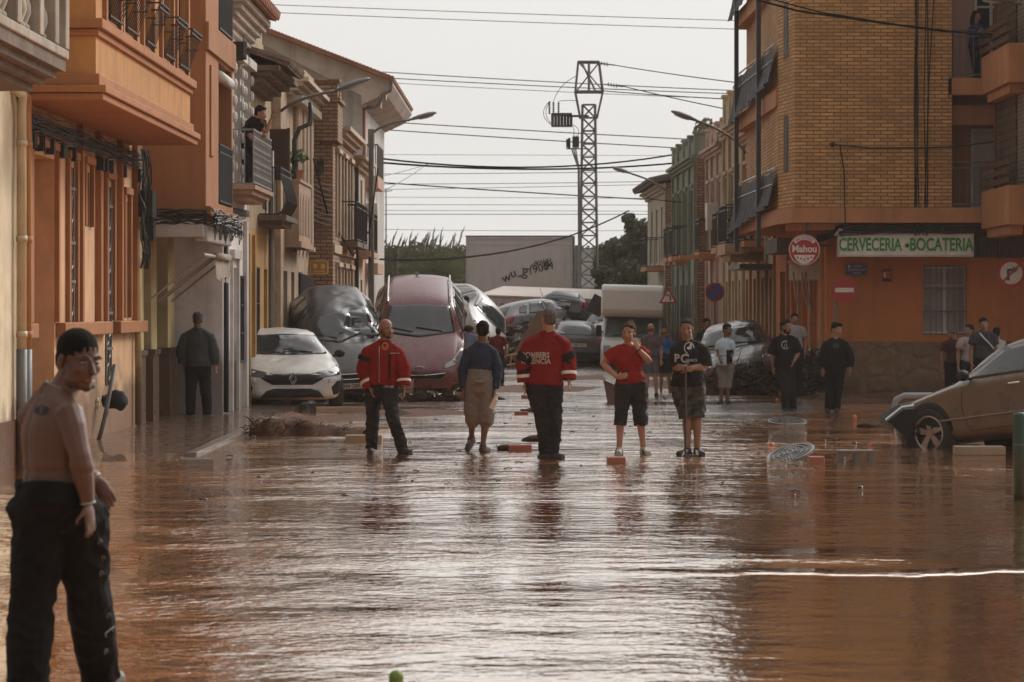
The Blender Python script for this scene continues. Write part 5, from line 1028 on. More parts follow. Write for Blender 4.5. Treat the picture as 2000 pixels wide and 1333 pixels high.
# ------------------------------------------------------------------ vehicles
T_HATCH = [(0.00, .32, .56, .60, .66, .46), (0.012, .24, .62, .68, .80, .58), (0.05, .20, .68, .76, .92, .66), (0.11, .19, .75, .85, .97, .72), (0.19, .19, .84, .94, 1.0, .75), (0.265, .19, .90, 1.0, 1.0, .77), (0.29, .19, .92, 1.04, 1.0, .76),
           (0.37, .19, .93, 1.27, 1.0, .69), (0.43, .19, .93, 1.39, 1.0, .655), (0.52, .19, .94, 1.44, 1.0, .65), (0.66, .19, .95, 1.45, 1.0, .64), (0.80, .19, .97, 1.41, .99, .61), (0.885, .20, .98, 1.32, .97, .58), (0.935, .22, .99, 1.17, .95, .62), (0.975, .25, .95, 1.01, .92, .66), (0.992, .28, .88, .92, .84, .62), (1.0, .34, .82, .85, .72, .56)]
T_SEDAN = [(0.00, .34, .56, .60, .60, .46), (0.015, .26, .62, .67, .78, .58), (0.05, .21, .67, .73, .91, .66), (0.11, .19, .74, .82, .97, .71), (0.20, .19, .82, .90, 1.0, .75), (0.27, .19, .88, .96, 1.0, .76), (0.295, .19, .90, 1.0, 1.0, .75),
           (0.37, .19, .91, 1.24, 1.0, .68), (0.42, .19, .91, 1.37, 1.0, .64), (0.52, .19, .92, 1.44, 1.0, .63), (0.64, .19, .93, 1.43, 1.0, .62), (0.75, .19, .94, 1.33, .99, .6), (0.82, .2, .95, 1.12, .98, .64), (0.86, .21, .95, 1.02, .97, .7), (0.95, .23, .93, .99, .93, .7), (0.985, .27, .88, .93, .85, .64), (1.0, .34, .8, .83, .7, .56)]
T_SUV = [(t, zb, zs, zt, w, wt * (1.13 if zt > 1.1 else 1.04)) for t, zb, zs, zt, w, wt in T_HATCH]
black_pl = M('black_plastic', (.018, .016, .015), .65, var=.3, spec=.25); rubber = M('tyre_rubber', (.025, .022, .02), .8, var=.4); rimm = M('alloy', (.34, .32, .3), .35, metal=.75, var=.3); carglass = M('car_glass', (.035, .04, .042), .08, var=.35, spec=.8, scale=1.5)
lampglass = M('lamp_glass', (.22, .22, .23), .08, metal=.3, spec=.8, coat=1); tailred = M('tail_red', (.25, .012, .012), .2, coat=.8); platew = M('plate_paint', (.55, .54, .5), .45, var=.25); platet = M('plate_text', (.015, .015, .015), .5); plateb = M('plate_band', (.02, .05, .3), .5); chrome = M('chrome', (.6, .6, .6), .2, metal=.9)
def number_plate(text, name='number_plate'):
    b = B(); b.box(-.26, .26, -.008, 0, -.055, .055); bl = B(); bl.box(-.26, -.215, -.0095, -.0083, -.053, .053)
    return b, bl
def add_plate(r, text, M4):
    b, bl = number_plate(text); b.M = M4; o = b.build('number_plate', platew, r); bl.M = M4; bl.build('country_band', plateb, o)
    if text: vs, fs = text_mesh(text, size=.115, extrude=.001, bold=.002, sx=.82); bb = B(M4 @ Matrix.Translation((.02, -.0095, 0))); bb.add(vs, fs); bb.build('lettering', platet, o)
    return o
def car(name, label, mat, L=4.1, W=1.8, H=1.45, T=T_HATCH, dent=0., dseed=1, front=True, rear=False, sides=(1, -1), wheels=True, plate=None, rplate=None, style='plain', cat='car', mirror=True, rails=False, crush=None, ctx=None, spoke=5, sidetrim=False):
    r = thing(name, (0, 0, 0), label, cat, 'flood damaged cars'); sx, sz = W / 1.8, H / 1.45; ring = []
    for (t, zb, zs, zt, w, wt) in T:
        y = L / 2 - t * L; w *= W / 2; wt *= W / 2; zb *= sz if sz < 1 else 1; zs *= sz; zt *= sz; cr = .05 if zt > 1.1 * sz else .035
        half = [(w * .78, zb), (w * .95, zb + .06), (w * .995, zb + .2), (w, zb + (zs - zb) * .62), (w * .985, zs - .05), (w * .955, zs + (zt - zs) * .04), (w * .93 + (wt - w * .93) * .5, zs + (zt - zs) * .48), (wt * 1.02, zt - (zt - zs) * .12 - .01), (wt * .93, zt - .005), (wt * .5, zt + cr * .75)]
        bow = .10 * max(0, 1 - t / .12) + .09 * max(0, (t - .9) / .1)       # nose and tail curve round in plan
        rg = [(x, y - (1 if t < .5 else -1) * bow * (x / (W / 2)) ** 2 * 1.6, z) for x, z in half]; rg = [(0, y, zb)] + rg + [(0, y, zt + cr)] + [(-x, yy, z) for x, yy, z in rg[::-1]]
        ring.append(rg)
    n = len(ring[0]); V = [p for rg in ring for p in rg]; Fc = []
    for i in range(len(ring) - 1):
        for j in range(n): Fc.append((i * n + j, i * n + (j + 1) % n, (i + 1) * n + (j + 1) % n, (i + 1) * n + j))
    Fc.append(tuple(range(n))[::-1]); Fc.append(tuple(range((len(ring) - 1) * n, len(ring) * n)))
    me = bpy.data.meshes.new('t'); me.from_pydata(V, [], Fc); bm = bmesh.new(); bm.from_mesh(me); bmesh.ops.recalc_face_normals(bm, faces=bm.faces); bm.to_mesh(me); bm.free()
    o = bpy.data.objects.new('t', me); COL.objects.link(o); s = o.modifiers.new('s', 'SUBSURF'); s.levels = 3 if dent else 2
    dg = bpy.context.evaluated_depsgraph_get(); dg.update(); res = bpy.data.meshes.new_from_object(o.evaluated_get(dg)); bpy.data.objects.remove(o)
    for v in res.vertices:
        c = v.co
        if dent:
            q = noise.noise(c * 1.6 + Vector((dseed, 0, 0))); q2 = noise.noise(c * 4.2 + Vector((0, dseed, 0))); d = dent * (q * 1.0 + abs(q2) * .55); c.z -= max(0, d) * (1 if c.z > .7 * H else .3); c.x *= 1 - .35 * d * (c.z / H)
        if crush:
            (cx_, cy_, rad, dep) = crush; k = math.exp(-(((c.x - cx_) / rad) ** 2 + ((c.y - cy_) / (rad * 1.2)) ** 2)); 
            if c.z > .8 * H * .7: c.z -= dep * k * (1 + .6 * noise.noise(c * 5))
    res.shade_smooth(); res.materials.clear(); res.materials.append(mat); res.name = 'body'; body = bpy.data.objects.new('body', res); put(body, r); bv = bvh_of(body)
    S = lambda pts: [(x * sx, z * sz) for x, z in pts]; Yt = lambda t: L / 2 - t * L; SY = lambda pts: [(Yt(t), z * sz) for t, z in pts]; mir = lambda pts: [(-x, z) for x, z in pts][::-1]
    ws = S([(-.70, 1.025), (0, 1.0), (.70, 1.025), (.655, 1.18), (.585, 1.35), (0, 1.385), (-.585, 1.35), (-.655, 1.18)])
    g_ = decal(bv, ws, 'y', 1, 'windscreen', carglass, r, rings=8)
    b = B(); bvs = bvh_of(g_)
    for k in range(20):                                               # dark seal round the screen
        pass
    if front:
        cast = lambda x, z: (lambda h: h[0] if h[0] is not None else Vector((x, L / 2, z)))(bv.ray_cast(Vector((x, 6, z)), Vector((0, -1, 0))))
        wp = B(); 
        for s_ in (-.45, .12): p = cast(s_ * sx, 1.045 * sz); q = cast((s_ + .5) * sx, 1.1 * sz); wp.tube([p + Vector((0, .02, .01)), q + Vector((0, .025, .012))], .01, 4)
        wp.build('wiper', black_pl, r)
        if style == 'clio':
            hl = S([(.40, .60), (.62, .63), (.83, .66), (.86, .78), (.80, .835), (.66, .77), (.40, .70)]); gr = S([(-.52, .60), (-.34, .49), (.34, .49), (.52, .60), (.52, .66), (.3, .67), (0, .675), (-.3, .67), (-.52, .66)]); it = S([(-.54, .26), (.54, .26), (.44, .38), (.30, .42), (-.30, .42), (-.44, .38)])
            fog = S([(.70, .30), (.84, .32), (.86, .56), (.79, .58), (.66, .44)])
        elif style == 'kia':
            hl = S([(.46, .68), (.80, .72), (.86, .82), (.80, .86), (.62, .77), (.48, .73)]); gr = S([(-.52, .56), (-.40, .50), (-.12, .52), (.12, .52), (.40, .50), (.52, .56), (.50, .62), (.12, .595), (-.12, .595), (-.50, .62)]); it = S([(-.5, .24), (.5, .24), (.56, .34), (-.56, .34)]); fog = S([(.62, .28), (.76, .3), (.78, .38), (.64, .38)])
        elif style == 'nissan':
            hl = S([(.52, .66), (.84, .68), (.87, .80), (.82, .88), (.55, .78)]); gr = S([(-.56, .48), (.56, .48), (.56, .72), (-.56, .72)]); it = S([(-.56, .25), (.56, .25), (.6, .38), (-.6, .38)]); fog = S([(.66, .28), (.8, .29), (.8, .4), (.67, .4)])
        else:
            hl = S([(.48, .62), (.80, .65), (.86, .76), (.80, .82), (.52, .72)]); gr = S([(-.42, .58), (.42, .58), (.46, .68), (-.46, .68)]); it = S([(-.62, .24), (.62, .24), (.66, .42), (.4, .46), (-.4, .46), (-.66, .42)]); fog = S([(.68, .27), (.8, .28), (.8, .36), (.69, .36)])
        for q, f2 in ((hl, fog), (mir(hl), mir(fog))):
            h = decal(bv, q, 'y', 1, 'headlight', lampglass if style != 'clio' else M('lamp_dark', (.07, .07, .075), .1, coat=1), r, off=.007); decal(bv, f2, 'y', 1, 'fog_light', black_pl, r, off=.006)
            cx_ = sum(p[0] for p in q) / len(q); cz_ = sum(p[1] for p in q) / len(q); p = cast(cx_, cz_); e = B(); e.ball(p + Vector((0, .004, 0)), (.06, .02, .03)); e.build('bulb', M('bulb_glass', (.5, .5, .5), .1, metal=.5), h)
        G = decal(bv, gr, 'y', 1, 'grille', black_pl, r, off=.008); decal(bv, it, 'y', 1, 'air_intake', black_pl, r, off=.009)
        if style in ('kia', 'plain'):
            P = resample(gr, .06); e = B(); pts = [cast(*p) + Vector((0, .014, 0)) for p in P]; e.tube(pts + pts[:1], .008, 4, caps=False); e.build('grille_trim', chrome, r)
        if style == 'clio':
            e = B(); P = [(0, .71), (.062, .6), (0, .49), (-.062, .6)]
            for k in (1., .55): pts = [cast(x * sx * k, (.6 + (z - .6) * k) * sz) + Vector((0, .03, 0)) for x, z in P]; pts = [Vector((p.x, max(q.y for q in pts), p.z)) for p in pts]; e.tube(pts + pts[:2], .011 if k == 1 else .008, 4, caps=False)
            e.build('diamond_badge', chrome, r); e = B(); c = [cast(x * sx, z * sz) for x, z in ((-.85, .8), (-.55, .74), (-.3, .68), (0, .69), (.3, .68), (.55, .74), (.85, .8))]; e.tube([p + Vector((0, .004, 0)) for p in c], .008, 4); e.build('bonnet_gap', black_pl, r)
            for s_ in (1, -1): q = S([(s_ * .60, .52), (s_ * .83, .56), (s_ * .84, .60), (s_ * .62, .60)]); decal(bv, q if s_ > 0 else q[::-1], 'y', 1, 'running_light', M('drl', (.5, .5, .5), .2), r, off=.012)
        if style == 'kia':
            p = cast(0, .71 * sz); vs, fs = text_mesh('KIA', size=.085, extrude=.002, bold=.002, sx=1.1); bb = B(Matrix.Translation(p + Vector((0, .02, 0))) @ Matrix.Rotation(math.pi, 4, 'Z')).add(vs, fs); bb.build('badge_lettering', chrome, r)
            e = B(); pts = [p + Vector((.115 * math.cos(a), .016, .045 * math.sin(a))) for a in [i * math.pi / 10 for i in range(21)]]; e.tube(pts, .005, 4); e.build('badge_ring', chrome, r)
        if style == 'nissan':
            c = cast(0, .62 * sz); e = B(); yy = c.y + .02; e.tube([(-.27, yy, .76 * sz), (-.17, yy, .5 * sz), (.17, yy, .5 * sz), (.27, yy, .76 * sz)], .016, 6); e.tube([(.1 * math.cos(a), yy + .01, .64 * sz + .1 * math.sin(a)) for a in [i * math.pi / 10 for i in range(21)]], .012, 6); e.box(-.13, .13, yy, yy + .02, .63 * sz, .655 * sz); e.build('badge', chrome, r)
            e = B()
            for z in (.52, .57, .67, .71): pts = [cast(x * sx, z * sz) + Vector((0, .012, 0)) for x in (-.55, -.3, 0, .3, .55)]; e.tube(pts, .007, 4)
            e.build('grille_slat', M('dark_chrome', (.15, .15, .15), .3, metal=.7), r)
        if plate: p = cast(0, .46 * sz if style != 'clio' else .4); add_plate(r, plate, Matrix.Translation((0, p.y + .03, .44 * sz)) @ Matrix.Rotation(math.pi, 4, 'Z'))
    if rear:
        rw = S([(-.56, 1.03), (.56, 1.03), (.52, 1.2), (.46, 1.33), (-.46, 1.33), (-.52, 1.2)]); decal(bv, rw, 'y', -1, 'rear_window', carglass, r, rings=6)
        tl = S([(.60, .72), (.82, .74), (.84, .9), (.80, 1.0), (.66, .93)])
        for q in (tl, mir(tl)): decal(bv, q, 'y', -1, 'tail_light', tailred, r, off=.01)
        h = bv.ray_cast(Vector((0, -6, .72 * sz)), Vector((0, 1, 0)))[0]; h = h or Vector((0, -L / 2, 0))
        if rplate: add_plate(r, rplate, Matrix.Translation((0, h.y - .03, .72 * sz)))
        decal(bv, S([(-.7, .3), (.7, .3), (.72, .5), (-.72, .5)]), 'y', -1, 'rear_bumper', black_pl, r, off=.008)
        e = B(); e.box(-.12, .12, h.y - .03, h.y - .01, .84 * sz, .86 * sz); e.build('boot_handle', chrome, r)
    tb = (.335, .435, .535, .545, .555, .69, .76, .79, .72, .81, .85)
    for s_ in sides:
        f = [(.335, .965), (.385, 1.14), (.445, 1.315), (.535, 1.355), (.545, .965)]; g2 = [(.56, .965), (.55, 1.355), (.68, 1.35), (.75, .985)]; g3 = [(.775, 1.0), (.715, 1.33), (.80, 1.27), (.845, 1.04)]
        for nm, P in (('side_window', f), ('side_window', g2), ('quarter_window', g3)):
            if T is T_SEDAN and nm == 'quarter_window': P = [(.755, .995), (.70, 1.33), (.74, 1.27), (.79, 1.05)]
            decal(bv, SY(P), 'x', s_, nm, carglass, r, off=.007, rings=4)
        castx = lambda t, z: (lambda h: h[0] if h[0] is not None else Vector((s_ * W / 2, Yt(t), z)))(bv.ray_cast(Vector((s_ * 4, Yt(t), z * sz)), Vector((-s_, 0, 0))))
        sm = B()
        for P in ([(.325, .93), (.32, .6), (.335, .32)], [(.548, .94), (.548, .6), (.548, .3)], [(.765, .95), (.74, .7), (.69, .45), (.69, .3)], [(.335, .3), (.69, .3)]):
            PP = [(P[i][0] + (P[i + 1][0] - P[i][0]) * k / 5, P[i][1] + (P[i + 1][1] - P[i][1]) * k / 5) for i in range(len(P) - 1) for k in range(6)]; sm.tube([castx(*p) for p in PP], .0055, 4)
        sm.build('door_gap', black_pl, r)
        for t in (.505, .715): hd = B(); c = castx(t, .84); hd.tube([c + Vector((s_ * .005, .09, 0)), c + Vector((s_ * .035, .06, 0)), c + Vector((s_ * .035, -.06, 0)), c + Vector((s_ * .005, -.09, 0))], .014, 6); hd.build('door_handle', mat if not sidetrim else chrome, r)
        if sidetrim:
            P = [(.235, .47)] + [(.235 + k * .055, .47) for k in range(1, 10)]; tr = B(); tr.tube([castx(*p) + Vector((s_ * .008, 0, 0)) for p in P], .016, 6); tr.build('side_trim', mat, r)
        if mirror:
            c = castx(.345, .97); mb = B(); mb.ball(c + Vector((s_ * .13, .02, .05)), (.10, .07, .075), 14, 10); mb.tube([c, c + Vector((s_ * .09, .01, .02))], .02, 6); mb.build('wing_mirror', black_pl, r, smooth=True)
        if rails: rl = B(); rl.tube([(s_ * .60 * sx, Yt(t_), z * sz + .045) for t_, z in ((.44, 1.36), (.47, 1.415), (.6, 1.445), (.75, 1.43), (.82, 1.37))], .02, 6); rl.build('roof_rail', chrome, r)
    if wheels:
        rad = .33 if H < 1.6 else .35
        for t in (.195, .80):
            for s_ in (1, -1):
                if s_ in sides:
                    R_ = rad + .055; arch = [(Yt(t) + R_ * math.cos(a), max(.2, rad + .02 + R_ * math.sin(a))) for a in [i * math.pi / 12 for i in range(-2, 15)]]; decal(bv, arch, 'x', s_, 'wheel_arch', M('arch_liner', (.012, .011, .01), .9), r, off=.004, rings=4, step=.1)
                xo = s_ * (W / 2 + .012); xi = s_ * (W / 2 - .2); c = (Yt(t), rad); w = B(); K = 28; prof = [(xi, rad * .62), (xi, rad * .93), (xi + s_ * .03, rad), (xo - s_ * .03, rad), (xo, rad * .93), (xo - s_ * .004, rad * .70), (xo - s_ * .02, rad * .66)]
                for (x, rr) in prof: w.v += [(x, c[0] + rr * math.cos(2 * math.pi * j / K), c[1] + rr * math.sin(2 * math.pi * j / K)) for j in range(K)]
                for i in range(len(prof) - 1):
                    for j in range(K): w.f.append((i * K + j, i * K + (j + 1) % K, (i + 1) * K + (j + 1) % K, (i + 1) * K + j))
                wo = w.build('wheel', rubber, r, smooth=True); q = B(); rr = rad * .67
                q.tube([(xo - s_ * .012, c[0] + rr * math.cos(a), c[1] + rr * math.sin(a)) for a in [i * 2 * math.pi / 24 for i in range(25)]], .015, 6, caps=False)
                for k in range(spoke):
                    a = 2 * math.pi * k / spoke + .3
                    d = Vector((0, math.cos(a), math.sin(a))); e = Vector((0, -d.z, d.y)); o0 = Vector((xo - s_ * .02, *c)); wd = .035 if spoke > 5 else .05
                    q.add([o0 + d * .03 - e * .03, o0 + d * .03 + e * .03, o0 + d * rr + e * wd, o0 + d * rr - e * wd, o0 + d * .03 - e * .03 - Vector((s_ * .03, 0, 0)), o0 + d * .03 + e * .03 - Vector((s_ * .03, 0, 0)), o0 + d * rr + e * wd - Vector((s_ * .02, 0, 0)), o0 + d * rr - e * wd - Vector((s_ * .02, 0, 0))], [(0, 1, 2, 3), (0, 4, 5, 1), (1, 5, 6, 2), (3, 2, 6, 7), (0, 3, 7, 4)])
                q.tube([(xo - s_ * .03, *c), (xo - s_ * .006, *c)], .055, 12); q.build('rim', rimm, wo)
                q = B(); q.tube([(xo - s_ * .10, *c), (xo - s_ * .06, *c)], rad * .64, 20); q.build('brake_disc', M('dark_brake', (.03, .028, .027), .6), wo)
    return r
def place(r, anchor, wpt, yaw=180, pitch=0, roll=0):
    m = Matrix.Rotation(R(yaw), 4, 'Z') @ Matrix.Rotation(R(pitch), 4, 'X') @ Matrix.Rotation(R(roll), 4, 'Y'); off = m @ Vector(anchor)
    r.matrix_world = Matrix.Translation(Vector(wpt) - off) @ m; r.location = (Vector(wpt) - off); r.rotation_mode = 'XYZ'; r.rotation_euler = m.to_euler(); return r

clio = car('white_hatchback', 'white hatchback with a dented bonnet and a diamond badge, front towards the camera', paint('white_car', (.66, .64, .61), mud=.3, dust=.2), 4.05, 1.95, 1.44, dent=.05, dseed=3, style='clio', crush=(.15, 1.25, .35, .035))
place(clio, (0, 2.02, 0), (gx(572, 51.8), 51.8, -.04), yaw=180 + 11, pitch=-1)
pl = thing('loose_number_plate', at(576, 799, 52.6), 'white number plate hanging crooked below the white hatchback', 'number plate', rz=0, rot=(0, R(-13), 0)); pl.scale = (1.05, 1, 1.05); add_plate(pl, '6830 MSJ', Matrix.Identity(4))
kia = car('maroon_suv', 'maroon suv standing nose down with its roof facing the camera', paint('maroon_car', (.145, .022, .036), mud=.22, dust=.2, rough=.22), 4.4, 1.93, 1.64, T=T_SUV, style='kia', rails=True)
place(kia, (0, 2.2, 0.1), (gx(818, 57.5), 57.4, -.05), yaw=180 + 2, pitch=-19)
q = B(); q.prism([(0, .17), (.06, 0), (0, -.17), (-.06, 0)], 0, .012, 'z'); o = q.build('roof_aerial', black_pl, kia); o.location = (.05, -1.35, 1.655)
dk = car('crushed_dark_car', 'dark blue grey car with a crushed roof left of the maroon suv', paint('dark_car', (.022, .026, .034), mud=.25, dust=.15, rough=.4), 4.2, 1.78, 1.45, dent=.035, dseed=7, crush=(-.45, .45, .38, .24), plate='9304 GBK', style='plain')
place(dk, (0, 2.1, 0.1), (gx(684, 55.6), 55.5, .0), yaw=180 + 10, pitch=-18, roll=3)
gc = car('grey_car', 'grey car tipped up behind the white hatchback on the left', paint('grey_car', (.07, .075, .08), mud=.2, dust=.12, rough=.38), 4.3, 1.8, 1.46, dent=.04, dseed=2)
place(gc, (0, 2.1, 0.1), (gx(592, 59.4), 59.3, .15), yaw=180 - 3, pitch=-12, roll=-3)
ni = car('black_nissan_type_suv'.replace('_nissan_type', ''), 'black suv with a smashed silver bonnet tilted sideways beside the brick block', paint('graphite_car', (.085, .088, .09), mud=.25, dust=.2, rough=.2), 4.4, 1.84, 1.62, dent=.06, dseed=5, crush=(.3, 1.3, .5, .08), style='nissan', plate='6059 GDS')
place(ni, (0, 2.2, .2), (gx(1446, 62.6), 62.4, .02), yaw=180 - 4, pitch=-2, roll=9)
me_ = car('silver_estate_car', 'silver beige car with a torn off front bumper at the right edge of the street', paint('beige_car', (.13, .098, .075), mud=.2, dust=.12, rough=.25), 4.55, 1.75, 1.44, T=T_SEDAN, sides=(1, -1), sidetrim=True, front=False)
place(me_, (-.87, 4.55 / 2 - .195 * 4.55, .33), (gx(1815, 37.2), 37.2, .2), yaw=45, pitch=-7.6, roll=0)
def torn_bumper():
    r = thing('torn_bumper', (gx(1765, 37.6), 37.6, 0), 'black torn off bumper hanging in front of the silver beige car', 'bumper'); b = B(); P = [(-.28, .38), (-.05, .56), (.14, .58), (.26, .5), (.30, .02), (.12, .0), (-.02, .2), (-.24, .33)]
    n = len(P); 
    for k, (y, s_) in enumerate(((-.25, .9), (0, 1.05), (.5, .95), (.95, .7))): b.v += [(x * s_ + .03 * math.sin(5 * k + i), y, z * s_ + .02 * math.sin(3 * i + k)) for i, (x, z) in enumerate(P)]
    for k in range(3):
        for i in range(n): b.f.append((k * n + i, k * n + (i + 1) % n, (k + 1) * n + (i + 1) % n, (k + 1) * n + i))
    b.f.append(tuple(range(n))); b.f.append(tuple(range(3 * n, 4 * n))); b.build('shell', black_pl, r); q = B(); q.tube([(-.27, -.27, .37), (-.06, -.27, .535), (.1, -.27, .56)], .018, 6); q.build('trim_strip', chrome, r)
    q = B(); rnd = random.Random(2)
    for k in range(12): q.tube([(rnd.uniform(-.1, .3), -.2, rnd.uniform(.2, .5)), (rnd.uniform(0, .3), -.3, rnd.uniform(.1, .3)), (rnd.uniform(.1, .4), -.1, .02)], .008, 4)
    q.build('loose_wire', black_pl, r)
torn_bumper()
# ---- the pile at the end of the street
c = car('silver_hatchback', 'silver hatchback lying tail first on the heap with one wheel in the air', paint('silver_car', (.22, .23, .255), mud=.15, dust=.1), 3.8, 1.65, 1.42, rear=True, sides=(-1, 1), front=False); place(c, (0, -1.9, .3), at(968, 662, 95), yaw=-52, pitch=6, roll=-6)
c = car('tipped_white_car', 'white car tipped steeply on its side right of the maroon suv', paint('white_car2', (.36, .35, .33), mud=.1, dust=.1), 4.1, 1.75, 1.45); place(c, (0, 0, .7), at(928, 628, 84), yaw=196, pitch=-14, roll=-42)
c = car('dark_blue_car', 'dark blue car perched on top of the heap with its tail towards the camera', paint('navy_car', (.03, .038, .055), mud=.08, dust=.12), 4.0, 1.72, 1.45, rear=True, front=False, rplate='4438 BCZ'); place(c, (0, -2, .75), at(1099, 592, 96), yaw=-5, pitch=-20, roll=7)
c = car('dark_grey_car', 'dark grey car half buried under the heap, tail and number plate showing', paint('teal_car', (.045, .06, .068), mud=.12, dust=.2), 4.2, 1.75, 1.48, rear=True, front=False, rplate='1930 GJH'); place(c, (0, -2.1, 0), (gx(1128, 91), 91, -.05), yaw=3, pitch=0, roll=2)
c = car('red_car', 'faded red car roof showing behind the silver hatchback on the heap', paint('red_car_p', (.35, .08, .07), mud=.1, dust=.1), 3.9, 1.68, 1.45, rear=True, front=False); place(c, (0, -1.9, 1.45), at(1013, 592, 101), yaw=-4, pitch=4, roll=0)
c = car('pale_car', 'pale car wedged under the dark blue car on the heap', paint('pale_car_p', (.4, .38, .34), mud=.2, dust=.2), 4.1, 1.75, 1.4); place(c, (0, 2, 0), at(1150, 694, 93), yaw=150, pitch=-5, roll=10)
def luton():
    Y = 88.5; s = F / Y; r = thing('box_truck', (gx(1232, Y), Y, -.40), 'white box truck with a rounded body over its cab facing the camera', 'truck'); r.rotation_euler = (R(-3), R(1.5), R(-4)); wm = paint('truck_white', (.62, .61, .59), mud=.12, dust=.1, rough=.35)
    b = B(); W = .97; P = [(-.0, 1.98), (-.26, 2.0), (-.40, 2.07), (-.46, 2.2), (-.46, 2.78), (-.41, 2.9), (-.28, 2.98), (4.2, 2.98), (4.2, .7), (1.6, .7), (1.6, 1.98)]
    b.prism(P, -W, W, 'x'); b.build('cargo_box', wm, r, bevel=.06); b = B(); Pc = [(-.75, .42), (-.8, .95), (-.66, 1.2), (-.2, 1.32), (.28, 1.97), (1.55, 1.97), (1.55, .42)]; b.prism(Pc, -.93, .93, 'x'); cab = b.build('cab', wm, r, bevel=.07)
    q = B(); q.add([(-.84, -.215, 1.36), (.84, -.215, 1.36), (.80, .235, 1.93), (-.80, .235, 1.93)], [(0, 1, 2, 3)]); q.M = Matrix.Translation((0, -.035, .02)); q.build('windscreen', M('truck_glass', (.09, .12, .125), .12, spec=.7), r)
    q = B(); q.tube([(-.6, -.26, 1.4), (-.1, -.2, 1.46)], .012, 4); q.tube([(.05, -.26, 1.4), (.5, -.12, 1.62)], .012, 4); q.build('wiper', black_pl, r)
    q = B(); q.box(-.5, .5, -.83, -.79, .6, .92); q.build('grille', black_pl, r)
    for sx in (-1, 1):
        q = B(); q.box(sx * .84 - .2 * (sx > 0), sx * .84 + .2 * (sx < 0), -.82, -.72, .8, 1.05); q.build('headlight', lampglass, r); q = B(); q.box(sx * .95, sx * 1.12, -.2, -.12, 1.35, 1.7); q.tube([(sx * .86, 0, 1.5), (sx * 1.0, -.15, 1.5)], .02, 5); q.build('wing_mirror', black_pl, r)
        q = B(); q.tube([(sx * .66, -.05, .38), (sx * .88, -.05, .38)], .36, 20); q.build('wheel', rubber, r); q = B(); q.tube([(sx * .66, 3.2, .38), (sx * .92, 3.2, .38)], .36, 20); q.build('wheel', rubber, r)
    q = B(); q.box(-.88, .88, -.86, -.74, .38, .56); q.build('bumper', black_pl, r)
luton()
def tall_box():
    Y = 108; x0, x1 = gx(910, Y), gx(1118, Y); zt = zz(463, Y); r = thing('tall_truck_box', (x0, Y, 0), 'tall pale truck box with faded black scribbles standing behind the heap of cars', 'truck'); W = x1 - x0
    b = B(); b.box(0, W, 0, 2.4, .6, zt); b.build('panel', M('pale_panel', (.50, .46, .44), .6, var=.06, scale=.6, streak=.15), r); b = B()
    for (a, c, d, e) in ((0, .1, .6, zt), (W - .1, W, .6, zt), (.1, W - .1, zt - .09, zt), (.1, W - .1, .6, .7)): b.box(a, c, -.03, 0, d, e)
    b.box(.28, .3, -.012, 0, 1, zt - .3); b.box(W - .3, W - .28, -.012, 0, 1, zt - .3); b.box(.3, W - .3, -.012, 0, zt - .32, zt - .3); b.build('frame', M('pale_frame', (.43, .4, .38), .5), r); b = B(); b.box(W, W + .09, -.03, 2.4, .6, zt + .03); b.box(-.02, W, -.02, 2.4, zt, zt + .05); b.build('edge_strip', M('edge_dark', (.09, .11, .11), .5), r)
    for k, (s_, px, py, sz_, rot) in enumerate((('w', 989, 543, .42, -20), ('n', 1003, 538, .42, 165), ('-', 1014, 538, .4, -10), ('g', 1026, 529, .5, 10), ('(', 1037, 524, .4, 10), ('900', 1056, 524, .36, -14), ('6', 1068, 519, .42, 190), ('A', 1076, 519, .3, 20), ('n', 1046, 515, .2, -15), ('.', 1052, 515, .3, 0), ('HIWA', 1061, 511, .2, 170), ('..', 1022, 520, .3, 0))):
        text_obj(s_, 'scribble', M('spray_black', (.05, .045, .045), .8), r, loc=(gx(px, Y) - x0, -.014, zz(py, Y)), rot=Matrix.Rotation(R(rot), 3, 'Y'), size=sz_ * 1.15, extrude=.002, bold=.006)
    Y = 102; x0, x1 = gx(930, Y), gx(1182, Y); r = thing('toppled_truck_box', (x0, Y, 0), 'long low white truck box lying toppled behind the heap with its pale top tilted up', 'truck'); W = x1 - x0
    b = B(); b.add([(0, 0, .2), (W, 0, .2), (W, 0, zz(586, Y)), (0, 0, zz(577, Y)), (.8, 2.4, .4), (W + .1, 2.4, .4), (W - .1, 2.4, zz(566, Y + 2.4)), (.95, 2.4, zz(559, Y + 2.4))], [(0, 1, 2, 3), (3, 2, 6, 7), (0, 3, 7, 4), (1, 5, 6, 2), (4, 7, 6, 5), (0, 4, 5, 1)])
    b.build('cargo_box', M('box_cream', (.52, .46, .42), .6, var=.08, streak=.2), r); b = B(); b.tube([(-.02, -.02, zz(577, Y)), (W, -.02, zz(586, Y))], .04, 5); b.build('edge_rail', M('pale_frame', (.43, .4, .38)), r); text_obj('UNI', 'lettering', M('spray_black', (.05, .04, .04)), r, loc=(.95, -.01, 1.95), size=.3, extrude=.002)
tall_box()
